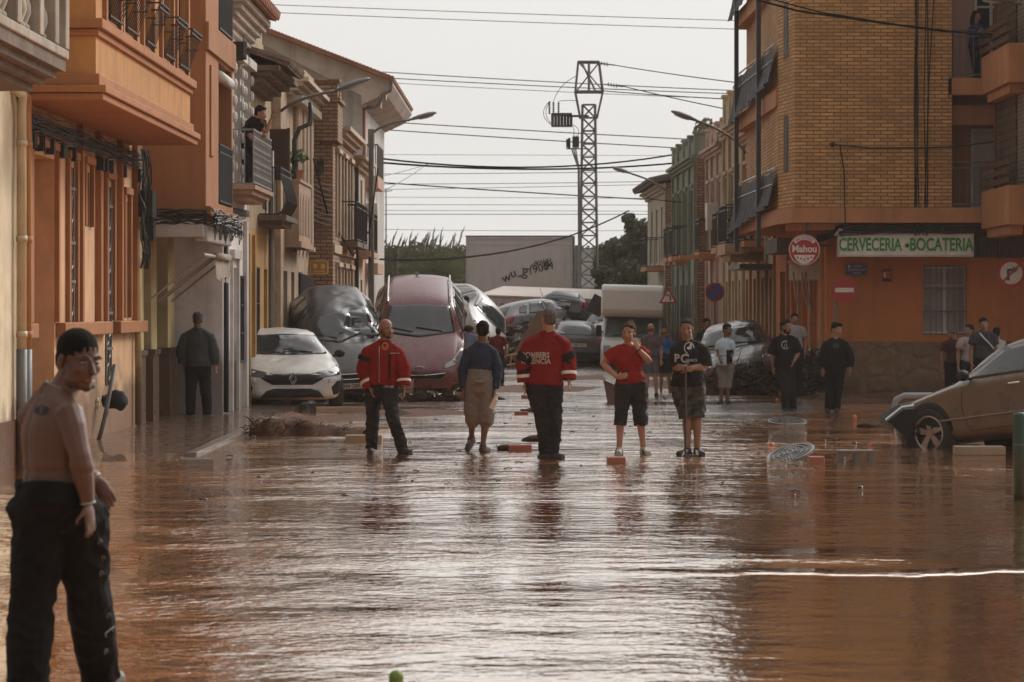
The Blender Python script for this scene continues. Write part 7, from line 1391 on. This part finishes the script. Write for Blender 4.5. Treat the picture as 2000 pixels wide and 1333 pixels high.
e = B(); [e.ball(p['HP'](s_ * .038, .04, -.098), (.026, .026, .012), 8, 6) for s_ in (-1, 1)]; e.ball(p['HP'](0, .07, -.104), (.024, .016, .014), 8, 6); fuse(e, 'beard', M('stubble', (.035, .02, .014), .85), p['r'], .004, 1)
e = B(); bv = bvh_of(p['body']); e.ball((0, 0, 0), (.042, .004, .022), 14, 8); vs, fs = subd(e.v, e.f, 1); L_ = at(88, 800, YF) - p['base']; print_on(bv, vs, fs, (L_.x, 0, L_.z), 'tattoo', M('tattoo_ink', (.045, .027, .024), .6), p['r'], off=.0015)
bvp = bvh_of(p['parts']['bottom'])
for i, (px, py) in enumerate(((205, 1060), (207, 1095), (203, 1125), (207, 1215), (213, 1245), (216, 1275))):
    q = B(); q.tube([(.006 * math.cos(a), 0, .018 * math.sin(a)) for a in [j * math.pi / 6 for j in range(8)]], .003, 4); L_ = at(px, py, YF) - p['base']; vs, fs = subd(q.v, q.f, 1); print_on(bvp, vs, fs, (L_.x - .02, 0, L_.z), 'leg_print', M('leg_print_grey', (.16, .155, .15), .7), p['r'], off=.003)
# man in a grey jacket on the left pavement, from behind
J = dict(head=(387, 624), neck=(386, 645), pel=(387, 716), sL=(361, 656), sR=(412, 656), eL=(354, 686), eR=(417, 687), wL=(358, 712), wR=(420, 714), kL=(372, 765), aL=(372, 805), tL=(368, 815, .1), kR=(402, 765), aR=(405, 805), tR=(410, 815, .1))
person('man in a grey jacket standing on the left pavement seen from behind', gy(815, .05), J, 1.70, face=165, tyaw=178, sk=SKT, bulk=1.15, top=dict(m=cloth('grey_jacket', (.06, .062, .066)), sleeve='long', infl=.035, arm=.01, hem=1.0, name='jacket', collar=.02), bot=dict(m=cloth('dark_trousers', (.022, .019, .018), var=.4), len=1, infl=.025), shoes=dict(m=shoeb), hair=dict(m=HG, style='short'), detail=0, vox=.009, z0=.04)
# two young men on the right
hood = cloth('black_hoodie', (.012, .0115, .012))
J = dict(head=(1535, 638), neck=(1533, 658), pel=(1533, 716), sL=(1513, 665), sR=(1553, 664), eL=(1509, 693), eR=(1559, 690, -.03), wL=(1510, 716), wR=(1551, 706, -.14), kL=(1535, 758, -.05), aL=(1534, 795), tL=(1533, 803, -.15), kR=(1545, 756, .05), aR=(1549, 790, .1), tR=(1547, 800, .0))
p = person('bearded young man in a black hoodie with a white emblem on the wet road', gy(806), J, 1.70, face=42, tyaw=15, sk=SKT, top=dict(m=hood, sleeve='elbow', infl=.035, arm=.01, name='hoodie', hood=1), bot=dict(m=cloth('dark_jeans', (.02, .02, .02)), len=1, infl=.025), shoes=dict(m=shoeb), hair=dict(m=HB, style='short'), beard=HB, vox=.008)
q = B(); q.tube([(.07 * math.cos(a), 0, .07 * math.sin(a)) for a in [i * math.pi / 8 for i in range(3, 15)]], .006, 4); q.tube([(-.025, 0, -.05), (0, 0, .06), (.025, 0, -.05)], .006, 4); prn(p, 'top', q.v, q.f, 1533, 674, whp, 'emblem', cuts=0)
J = dict(head=(1634, 643), neck=(1632, 664), pel=(1632, 720), sL=(1612, 671), sR=(1652, 671), eL=(1608, 697), eR=(1660, 697), wL=(1607, 720), wR=(1660, 719), kL=(1622, 762), aL=(1617, 795), tL=(1615, 804, -.1), kR=(1637, 762), aR=(1634, 796), tR=(1634, 804, -.15))
p = person('young man in a plain black hoodie and trousers right of the bearded one', gy(806), J, 1.68, face=35, fpitch=8, tyaw=8, sk=SK, top=dict(m=hood, sleeve='long', infl=.03, arm=.008, name='hoodie', hood=1), bot=dict(m=blk_c, len=1, infl=.025), shoes=dict(m=shoeb), hair=dict(m=HB, style='short', fringe=.012), vox=.008)
q = B(); q.ball((0, 0, 0), (.06, .004, .05)); prn(p, 'top', q.v, q.f, 1631, 676, M('dull_print', (.06, .065, .075)), 'emblem', cuts=0)
# striped shirt man before the black suv
J = dict(head=(1421, 644), neck=(1417, 662), pel=(1417, 714), sL=(1404, 670, .05), sR=(1428, 668, -.05), eL=(1403, 692), eR=(1430, 690), wL=(1407, 703, -.2), wR=(1424, 708, -.1), kL=(1411, 748), aL=(1408, 782), tL=(1404, 790, -.1), kR=(1421, 748), aR=(1421, 782), tR=(1424, 788, -.1))
p = person('man in a pale blue and white striped football shirt in front of the black suv', gy(790), J, 1.6, face=40, tyaw=50, sk=SKD, top=dict(m=cloth('pale_blue_shirt', (.42, .5, .56)), sleeve='short', infl=.025, arm=.008, name='football_shirt'), bot=dict(m=cloth('pale_shorts', (.2, .18, .17)), len=.65, infl=.03, name='shorts'), shoes=dict(m=shoeb), hair=dict(m=HB, style='short'), vox=.009, detail=0)
q = B(); q.box(-.06, .06, -.01, .01, -.22, .12); prn(p, 'top', q.v, q.f, 1424, 696, blk_c, 'stripe', cuts=4)
# people between the wrecks
def simple(label, px, head_py, feet_py, face=0, tyaw=None, topm=blk_c, botm=blk_c, blen=1, sleeve='short', hair=None, sk=SKT, Yd=None, H=None, z0=0, lean=0, fold=False, shoes=True, crouch=0, **k):
    Y = Yd or gy(feet_py, z0); s = F / Y; H = H or (feet_py - head_py) / s; m = lambda v: v * s * H / 1.75; T_ = lambda x, z, dy=0: (px + m(x), feet_py - m(z), dy)
    J = dict(head=T_(lean, 1.63), neck=T_(lean * .9, 1.46), pel=T_(0, .95), sL=T_(-.19 + lean * .8, 1.42), sR=T_(.19 + lean * .8, 1.42), eL=T_(-.24, 1.13), eR=T_(.24, 1.13), wL=T_(-.23, .88, -.06), wR=T_(.23, .88, -.06), kL=T_(-.1, .5), aL=T_(-.11, .1), tL=T_(-.13, .03, -.14 if abs(face) < 90 else .14), kR=T_(.1, .5), aR=T_(.12, .1), tR=T_(.14, .03, -.14 if abs(face) < 90 else .14))
    if fold: J.update(wL=T_(.08, 1.1, -.2), wR=T_(-.08, 1.12, -.2))
    return person(label, Y, J, H, face=face, tyaw=tyaw if tyaw is not None else face, sk=sk, top=dict(m=topm, sleeve=sleeve, infl=.025, arm=.006), bot=dict(m=botm, len=blen, infl=.025, name='trousers' if blen == 1 else 'shorts'), shoes=dict(m=shoeb) if shoes else None, hair=hair or dict(m=HB, style='short'), vox=.012, detail=0, z0=z0, **k)
simple('person in a bright blue jacket and a brown beanie beside the woman in red', 1299, 643, 770, 50, topm=cloth('bright_blue', (.04, .11, .3)), botm=char, blen=.35, sleeve='long', hair=dict(m=cloth('brown_beanie', (.2, .12, .07)), style='beanie'), fold=True, shoes=False)
simple('balding man in a dusty grey shirt just behind the woman in red', 1272, 632, 776, 150, topm=cloth('dusty_grey', (.11, .085, .085)), botm=cloth('blue_grey_shorts', (.12, .13, .15)), blen=.35, hair=dict(m=HG, style='ring'), sk=SK)
simple('distant person in a dark red top beside the maroon suv', 973, 640, 752, 190, topm=cloth('wine_red', (.14, .02, .022)), botm=char, sleeve='short')
simple('distant person in pale blue half hidden behind the maroon suv', 916, 635, 745, 170, topm=cloth('sky_blue', (.16, .22, .34)), botm=char, sleeve='short', hair=dict(m=cloth('blue_cap', (.12, .17, .3)), style='beanie'))
simple('dark haired man whose head shows above the black suv', 1381, 622, 770, 20, topm=char, Yd=66.5)
simple('person in a pale top standing behind the rubbish heap by the bar', 1552, 636, 765, 10, topm=cloth('pale_top', (.3, .27, .26)), Yd=56.5, H=1.55)
simple('woman in a wine coloured top walking left along the stone wall', 1861, 641, 793, -70, topm=cloth('wine_top', (.06, .02, .018)), hair=dict(m=cloth('grey_cap', (.1, .1, .1)), style='beanie'), sleeve='short')
simple('person in a pale pink shirt looking left near the stone wall', 1893, 634, 795, -50, topm=cloth('pale_pink_shirt', (.32, .26, .27)), botm=char, sleeve='short')
p = simple('tall man in a grey shirt with a pale shoulder strap near the stone wall', 1921, 621, 800, 5, topm=cloth('slate_shirt', (.045, .045, .055)), bulk=1.15)
q = B(); a = p['neck'] + Vector((-.09, 0, -.02)); c = p['pel'] + Vector((.17, 0, .2)); q.tube([a + Vector((0, -.12, .02)), a.lerp(c, .3) + Vector((0, -.17, 0)), a.lerp(c, .7) + Vector((0, -.17, 0)), c + Vector((0, -.1, 0))], .014, 6); q.build('shoulder_strap', refl, p['r'])
simple('dark haired person seen from behind partly hidden by the silver beige car', 1947, 640, 795, 160, topm=cloth('white_vest', (.4, .37, .36)), hair=dict(m=HB, style='pony'), sleeve='none')
# people on balconies
zb = 6.47; Y = 57.6; s = F / Y; fy = HY + (CH - zb) * s
J = dict(head=(1907, 32), neck=(1906, 48), pel=(1908, 88), sL=(1896, 55), sR=(1918, 55), eL=(1900, 78, -.1), eR=(1918, 76, -.08), wL=(1910, 66, -.22), wR=(1907, 50, -.17), kL=(1904, 122), aL=(1906, fy - 6), tL=(1905, fy - 1, -.12), kR=(1918, 122), aR=(1922, fy - 6), tR=(1926, fy - 1, -.1))
person('dark haired woman in a blue cardigan on the upper right balcony', Y, J, 1.6, face=30, tyaw=15, fem=True, sk=SK, top=dict(m=cloth('blue_cardigan', (.03, .045, .15)), sleeve='long', infl=.02, hem=1.05, name='cardigan'), bot=dict(m=blk_c, len=1, infl=.015), shoes=dict(m=shoeb), hair=dict(m=HB, style='long'), vox=.010, z0=zb, detail=0, hdir=((.3, -.1, .6), (-.1, 0, 1)))
zb = 3.94; Y = 49.9; s = F / Y; fy = HY + (CH - zb) * s
J = dict(head=(509, 220, -.1), neck=(498, 231, -.05), pel=(486, 285, .15), sL=(477, 246, .0), sR=(503, 240, -.12), eL=(492, 272, -.22), eR=(520, 258, -.12), wL=(506, 268, -.28), wR=(530, 232, -.12), kL=(485, 335), aL=(484, fy - 8), tL=(490, fy - 1, -.1), kR=(494, 335), aR=(494, fy - 8), tR=(500, fy - 1, -.1))
person('man in a black t-shirt leaning over the ornate iron balcony and pointing', Y, J, 1.72, face=75, fpitch=15, tyaw=70, sk=SK, top=dict(m=blk_c, sleeve='short', infl=.03, arm=.01), bot=dict(m=char, len=1, infl=.02), shoes=dict(m=shoeb), hair=dict(m=HB, style='short'), vox=.009, z0=zb, detail=0)
# ------------------------------------------------------------------ debris and small things
brickr = M('red_brick_block', (.28, .09, .055), .7, bump=.5, coat=.2); plank = M('pale_plank', (.42, .31, .2), .7, streak=.2, bump=.3); debm = M('debris_dark', (.05, .031, .021), .85, var=.5, bump=1, spec=.2)
def single(name, label, cat, b, mat, loc, group=None, smooth=False, bevel=0., rz=0.):
    o = b.build(name, mat, None, smooth=smooth, bevel=bevel); o.location = loc; o.rotation_euler = (0, 0, rz); return tag(o, label, cat, group)
def block(px, py, w, d, h, label, mat=brickr, rz=0., name='brick_block', cat='block', z=-.02, tilt=0.):
    p = gnd(px, py); b = B(); b.obox((0, 0, h / 2), (w, d, h), (0, R(tilt), 0)); return single(name, label, cat, b, mat, (p.x, p.y + d / 2, z), bevel=.008, rz=R(rz))
block(1204, 907, .22, .3, .10, 'small reddish brown block standing in the water below the woman in red')
block(1016, 882, .3, .22, .10, 'flat reddish block in the water left of the tall firefighter')
block(1018, 811, .24, .2, .08, 'small brown block up the street behind the tall firefighter')
block(1028, 779, .2, .16, .09, 'little red block far behind the tall firefighter')
block(1596, 906, .18, .2, .1, 'red block under the tilted manhole cover')
block(380, 905, .36, .3, .07, 'flat stone slab lying on the flooded end of the left pavement', mat=MATS['kerb_stone'], rz=20, name='stone_slab', cat='slab')
block(710, 865, .5, .25, .12, 'muddy pale block beside the legs of the bald firefighter', mat=M('muddy_pale', (.3, .22, .15), .7, bump=.5), name='concrete_block')
block(725, 838, .55, .2, .06, 'pale board lying behind the bald firefighter', mat=plank, name='board', cat='board')
block(675, 806, 1.05, .1, .12, 'long pale wooden plank in front of the dark crushed car', mat=plank, name='wooden_plank', cat='plank')
block(1916, 890, .62, .3, .11, 'pale concrete slab wedged under the silver beige car', mat=M('muddy_pale', (.3, .22, .15)), name='concrete_slab', cat='slab', z=.0)
block(790, 812, .25, .12, .1, 'small tilted grey tile behind the legs of the bald firefighter', mat=M('tile_grey', (.2, .18, .16), .5), name='broken_tile', cat='tile', rz=25, tilt=20)
b = B(); b.box(-.25, .25, -.02, .02, 0, .36); b.prism([(-.25, .0), (-.21, -.38), (.22, -.38), (.25, 0)], -.02, .02, 'y'); b = B(); b.prism([(-.11, .44), (.26, .26), (.24, 0), (-.03, 0)], -.15, .15, 'y'); b.prism([(-.115, .45), (.265, .27), (.265, .25), (-.115, .43)], -.17, .17, 'y')
single('wooden_crate', 'brown open box standing in the water left of the woman in red', 'crate', b, M('brown_box', (.12, .06, .045), .6), gnd(1190, 787) + Vector((0, .2, 0)))
def hollow():
    p = gnd(1672, 903); r = thing('hollow_block', (p.x, p.y, 0), 'hollow grey block standing on legs in the water in front of the silver beige car', 'block'); b = B(); b.box(-.22, .22, 0, .2, .1, .14)
    for x in (-.21, -.02, .15): b.box(x, x + .07, 0, .2, -.05, .1)
    b.build('block_shell', M('grey_block', (.13, .11, .095), .7, bump=.4), r, bevel=.006)
hollow()
def manhole(px, py, tilt, label, z, rad=.31):
    Y = gy(py); r = thing('manhole_cover', (gx(px, Y), Y, z), label, 'manhole cover', 'manhole covers lifted off by the water', rot=(R(tilt[0]), R(tilt[1]), 0)); m = M('cast_iron', (.15, .145, .14), .32, metal=.6, var=.3, bump=.5)
    b = B(); b.lathe([(rad, 0), (rad, .03), (rad - .02, .036), (rad - .04, .03)], (0, 0, 0), 40); b.build('disc', m, r); b = B()
    for k in range(1, 5):
        q = rad * k / 5; n = 8 + 8 * k
        for i in range(n):
            a0, a1 = 2 * math.pi * i / n, 2 * math.pi * (i + .6) / n; b.add([((q + e) * math.cos(a), (q + e) * math.sin(a), zz_) for zz_ in (.03, .042) for a, e in ((a0, -.016), (a1, -.016), (a1, .016), (a0, .016))], [(4, 5, 6, 7), (0, 1, 5, 4), (1, 2, 6, 5), (2, 3, 7, 6), (3, 0, 4, 7)])
    for x in (-.08, -.03, .03, .08): b.box(x - .012, x + .012, -.05, .05, .03, .046)
    b.build('tread_pattern', m, r)
manhole(1538, 829, (9, 0), 'round iron manhole cover lying flat in the water near the two young men', .03); manhole(1545, 897, (14, -16), 'round iron manhole cover tilted on a red block in the water', .055, .3)
def mound():
    """uprooted turf and roots left of centre"""
    Y = gy(852); x0, x1 = gx(480, Y), gx(708, Y); b = B(); n, m = 60, 18
    for j in range(m + 1):
        for i in range(n + 1):
            u, v = i / n, j / m; x = x0 + (x1 - x0) * u; y = Y - .1 + v * 1.9
            h = (math.sin(math.pi * min(1, u * 3)) if u < .17 else 1) * max(0, 1 - u) ** .5 * .24 * math.sin(math.pi * v) ** .6 if v > 0 else -.03
            h = max(-.03, (.42 * (1 - u * .75) if u > .03 else 0) * (min(1, v * 9) * (1 - v * .8)) * (.75 + .5 * noise.noise(Vector((x * 2.6, y * 2, 1)))) + .05 * noise.noise(Vector((x * 8, y * 8, 0))) - .02)
            b.v.append((x, y + .12 * noise.noise(Vector((x * 3, 0, 5))), h))
    for j in range(m):
        for i in range(n): a = j * (n + 1) + i; b.f.append((a, a + 1, a + n + 2, a + n + 1))
    o = b.build('mud_mound', M('root_earth', (.075, .042, .026), .9, var=.5, scale=3, bump=1., bscale=12, spec=.1), smooth=True); tag(o, 'low mound of uprooted earth and roots in the water in front of the white hatchback', 'mound')
    b = B(); rnd = random.Random(6)
    for k in range(110):
        x = x0 + abs(rnd.gauss(0, .45)) * (x1 - x0) ; x = min(x, x1); y = Y + rnd.uniform(-.15, .6); z = .02 + (.22 * (1 - (x - x0) / (x1 - x0))) * rnd.random(); d = Vector((rnd.uniform(-.2, .2), rnd.uniform(-.2, .0), rnd.uniform(-.08, .14)))
        p = Vector((x, y, z)); b.tube([p, p + d * .5 + Vector((0, 0, .03)), p + d], [.009, .006, .003], 4)
    b.build('roots', debm, o); g2 = M('moss', (.1, .11, .035), .8); q = B(); 
    for k in range(3): leaves(q, (x0 + .05 + k * .35, Y - .05 + k * .05, .14 + .03 * k), (.1, .08, .04), 22, .022, k)
    q.build('grass_tuft', g2, o)
mound()
def heap(name, label, Y, x0, x1, h, dep, n, seed, mats, size=(.06, .35), sticks=40):
    """one rubbish heap: planks, sheets, twigs"""
    rnd = random.Random(seed); first = None
    for mi, m in enumerate(mats):
        b = B()
        for k in range(n // len(mats)):
            u = rnd.random(); v = rnd.random(); x = x0 + (x1 - x0) * u; hh = h * math.sin(math.pi * (.1 + .8 * u)) ** .5; z = rnd.random() ** 1.4 * hh; y = Y + dep * (z / h) * .8 + rnd.uniform(0, dep * .3)
            a, c = rnd.uniform(*size), rnd.uniform(*size) * .6
            if rnd.random() < .55:
                P = [Vector((x, y, z)) + Vector((rnd.gauss(0, a), rnd.gauss(0, a), rnd.gauss(0, a * .7))) for _ in range(4)]; b.add(P, [(0, 1, 2), (0, 2, 3), (0, 3, 1)])
            else: b.obox((x, y, z), (a, c * .6, .02), (rnd.uniform(-1, 1), rnd.uniform(-1, 1), rnd.uniform(0, 3)))
        if mi == 0:
            for k in range(sticks):
                x = rnd.uniform(x0, x1); z = rnd.uniform(0, h); p = Vector((x, Y + rnd.uniform(-.2, dep), z)); d = Vector((rnd.gauss(0, .4), rnd.gauss(0, .2), rnd.gauss(.05, .25))); b.tube([p, p + d * .5 + Vector((0, 0, rnd.uniform(-.08, .08))), p + d], [.014, .01, .005], 4)
        o = b.build(name if mi == 0 else 'scrap', m, first)
        if mi == 0: tag(o, label, 'debris', kind='stuff'); first = o
dk2 = M('scrap_grey', (.13, .11, .1), .6, var=.5); pale2 = M('scrap_pale', (.34, .31, .28), .6, var=.4); br2 = M('scrap_brown', (.14, .075, .045), .8, var=.5)
heap('rubbish_heap', 'pile of rubbish bags and scraps against the corner of the orange wall', 57.2, gx(1550, 57), gx(1628, 57), 1.0, .6, 1500, 1, [debm, dk2, pale2, br2, debm], size=(.03, .12), sticks=60)
heap('branch_debris', 'tangle of branches and mud under and around the black suv', 60.6, gx(1372, 60), gx(1555, 60), .42, 1.4, 700, 2, [debm, br2, debm], size=(.05, .2), sticks=220)
heap('wreck_debris', 'dark tangle of branches timber and scrap filling the heap of cars', 92, gx(960, 92), gx(1180, 92), 1.3, 3, 1300, 3, [debm, br2, debm, dk2, plank], size=(.08, .35), sticks=320)
heap('upper_debris', 'dark branches and scrap jammed between the upper cars of the heap', 97, gx(990, 97), gx(1200, 97), 1.9, 2, 900, 4, [debm, debm, dk2], size=(.1, .35), sticks=300)
heap('front_debris', 'low line of mud and broken wood along the front of the dark and maroon cars', 56.2, gx(655, 56), gx(900, 56), .16, .5, 260, 8, [debm, br2, debm], size=(.05, .16), sticks=40)
heap('pavement_debris', 'branches and a broken crate beside the white hatchback', 53.5, gx(418, 53), gx(480, 53), .55, .8, 260, 5, [debm, br2], size=(.05, .18), sticks=90)
b = B(); b.prism([(0, 0), (1.1, 0), (1.3, 1.2), (.9, 1.55)], 0, .08, 'y'); single('leaning_panel', 'brown wooden panel leaning under the silver hatchback on the heap', 'panel', b, M('panel_wood', (.16, .1, .075), .7), (gx(996, 90), 90, .25), bevel=.01)
b = B(); 
for k in range(2): b.tube([(0, 0, .12 + .3 * k), (1.3, 0, .32 + .3 * k)], .025, 5)
for k in range(6): x = .1 + k * .22; b.tube([(x, 0, .12 + .15 * x), (x + .05, 0, .45 + .15 * x)], .02, 5)
single('broken_pallet', 'broken wooden frame lying at the foot of the heap of cars', 'pallet', b, plank, (gx(990, 87), 87, .0))
b = B(); b.obox((0, 0, 0), (.5, .04, .62), (0, R(28), 0)); single('dark_board', 'dark square board sticking up beside the white box truck', 'board', b, M('dark_board', (.025, .025, .025), .6), at(1166, 597, 93))
def chair():
    p = gnd(440, 803); r = thing('wicker_chair', (p.x, p.y + .3, .0), 'overturned rattan chair frame beside the white hatchback', 'chair', rz=R(25)); m = M('rattan', (.3, .2, .12), .6)
    b = B(); b.tube([(-.25, 0, .05), (-.27, 0, .35), (-.12, 0, .5), (.12, 0, .5), (.27, 0, .35), (.25, 0, .05)], .014, 6)
    for k in range(9): a = -.9 + k * .225; b.tube([(0, -.02, .1), (.12 * a, -.06, .3), (.28 * a, 0, .47)], .008, 5)
    b.build('backrest', m, r); b = B(); b.tube([(-.25, 0, .08), (-.25, -.4, .1), (.25, -.4, .1), (.25, 0, .08)], .016, 6); b.build('seat_frame', m, r); b = B(); b.tube([(.02, .05, .05), (.1, .1, .62)], .025, 6); b.build('red_pole', M('red_plastic', (.4, .05, .03), .4), r)
chair()
def barrier():
    Y = 42.5; r = thing('hoop_barrier', (gx(1745, Y), Y, 0), 'grey tubular hoop barrier behind the silver beige car', 'barrier'); m = M('galvanised', (.24, .25, .27), .4, metal=.5); b = B(); h = zz(773, Y)
    b.tube([(0, 0, -.1), (0, 0, h - .18), (.04, 0, h - .06), (.16, 0, h), (1.2, 0, h), (1.32, 0, h - .1), (1.34, 0, -.1)], .045, 10); b.build('hoop', m, r, smooth=True); b = B(); b.box(.06, 1.3, -.015, .015, .12, h - .2); b.build('panel', M('panel_grey', (.15, .17, .2), .5), r)
    Y = 30.5; p = at(1992, 970, 27.2); r = thing('bollard', (gx(1992, 27.2), 27.2, -.1), 'dark green cylindrical post standing in the water at the right edge', 'bollard'); b = B(); b.lathe([(.068, 0), (.068, .9), (.06, .93), (.0, .94)], (0, 0, 0), 20); b.build('post', M('bottle_green', (.012, .045, .03), .35, var=.2), r, smooth=True); b = B(); b.lathe([(.07, .62), (.07, .64)], (0, 0, 0), 20); b.build('post_band', M('green_band', (.05, .1, .07), .4), r)
barrier()
def leaning():
    p = Vector((gx(206, 38.2), 38.2, .03)); r = thing('drain_pipe_section', (p.x, p.y, .03), 'grey pipe leaning against the orange house', 'pipe'); b = B(); b.tube([(-.1, 0, 0), (-.02, .1, .35), (.1, .18, 1.05)], .03, 10); b.build('pipe', M('grey_pipe2', (.12, .12, .12), .5), r, smooth=True); b = B(); b.tube([(-.02, .1, .35), (0, .11, .42)], .036, 10); b.build('collar', M('grey_pipe2', (.1, .1, .1)), r)
    r = thing('black_umbrella', at(226, 780, 38.9), 'black folded umbrella hanging on the grey pipe by the orange wall', 'umbrella'); b = B(); b.ball((0, .06, 0), (.19, .08, .13), 24, 16); b.v = [(x * (1 + .35 * noise.noise(Vector((x * 9, 0, z * 9)))), y, z * (1 + .5 * noise.noise(Vector((x * 7, 3, z * 7)))) - .25 * abs(x)) for x, y, z in b.v]
    b.build('canopy', M('umbrella_cloth', (.012, .012, .013), .7, bump=.5), r, smooth=True); b = B(); b.tube([(-.12, .0, .0), (-.19, 0, .05)], .012, 6); b.build('handle', black_pl, r)
    r = thing('spray_bottle', at(190, 788, 38.0), 'small white and yellow bottle beside the black umbrella', 'bottle'); b = B(); b.lathe([(.03, -.07), (.034, .03), (.02, .06), (.02, .075)], (0, 0, 0), 12); b.build('bottle_body', M('white_plastic', (.6, .57, .5), .35), r, smooth=True); b = B(); b.lathe([(.0345, .0), (.035, .035)], (0, 0, 0), 12); b.build('yellow_label', M('yellow_label', (.5, .36, .05)), r)
leaning()
b = B(); b.ball((0, 0, 0), .037, 16, 12); single('green_ball', 'small green ball floating at the bottom edge of the picture', 'ball', b, M('green_ball', (.12, .2, .03), .6), gnd(773, 1331) + Vector((0, .05, .012)), smooth=True)
orm = M('orange_peel', (.55, .16, .02), .5)
for px, py in ((1507, 871), (1518, 783), (1536, 786), (1669, 816), (1686, 790), (1700, 873)):
    b = B(); b.ball((0, 0, 0), .036, 12, 8); single('floating_orange', 'loose orange floating in the brown water near the two young men', 'orange', b, orm, gnd(px, py) + Vector((0, 0, .012)), 'oranges floating on the right', smooth=True)
for i, (px, py, w_, h_) in enumerate(((1005, 880, .5, .06), (1060, 862, .55, .07), (1040, 805, .5, .05), (960, 781, .6, .04), (1700, 835, .4, .05), (560, 797, .5, .05))):
    p = gnd(px, py); b = B(); b.ball((0, 0, .0), (w_ / 2, .12, h_), 14, 8)
    for v in range(len(b.v)): x, y, z = b.v[v]; q = noise.noise(Vector((x * 6 + i, y * 8, z * 8))); b.v[v] = (x + .05 * q, y + .04 * q, z + .03 * q)
    single('mud_clump', ['dark sodden clump behind the left red block', 'dark sodden clump at the feet of the tall firefighter', 'dark clump beside the small brown block', 'thin dark clump right of the man in grey shorts', 'dark clump near the hoop barrier', 'dark clump under the white hatchback'][i], 'debris', b, debm, (p.x, p.y + .1, .02), smooth=True)
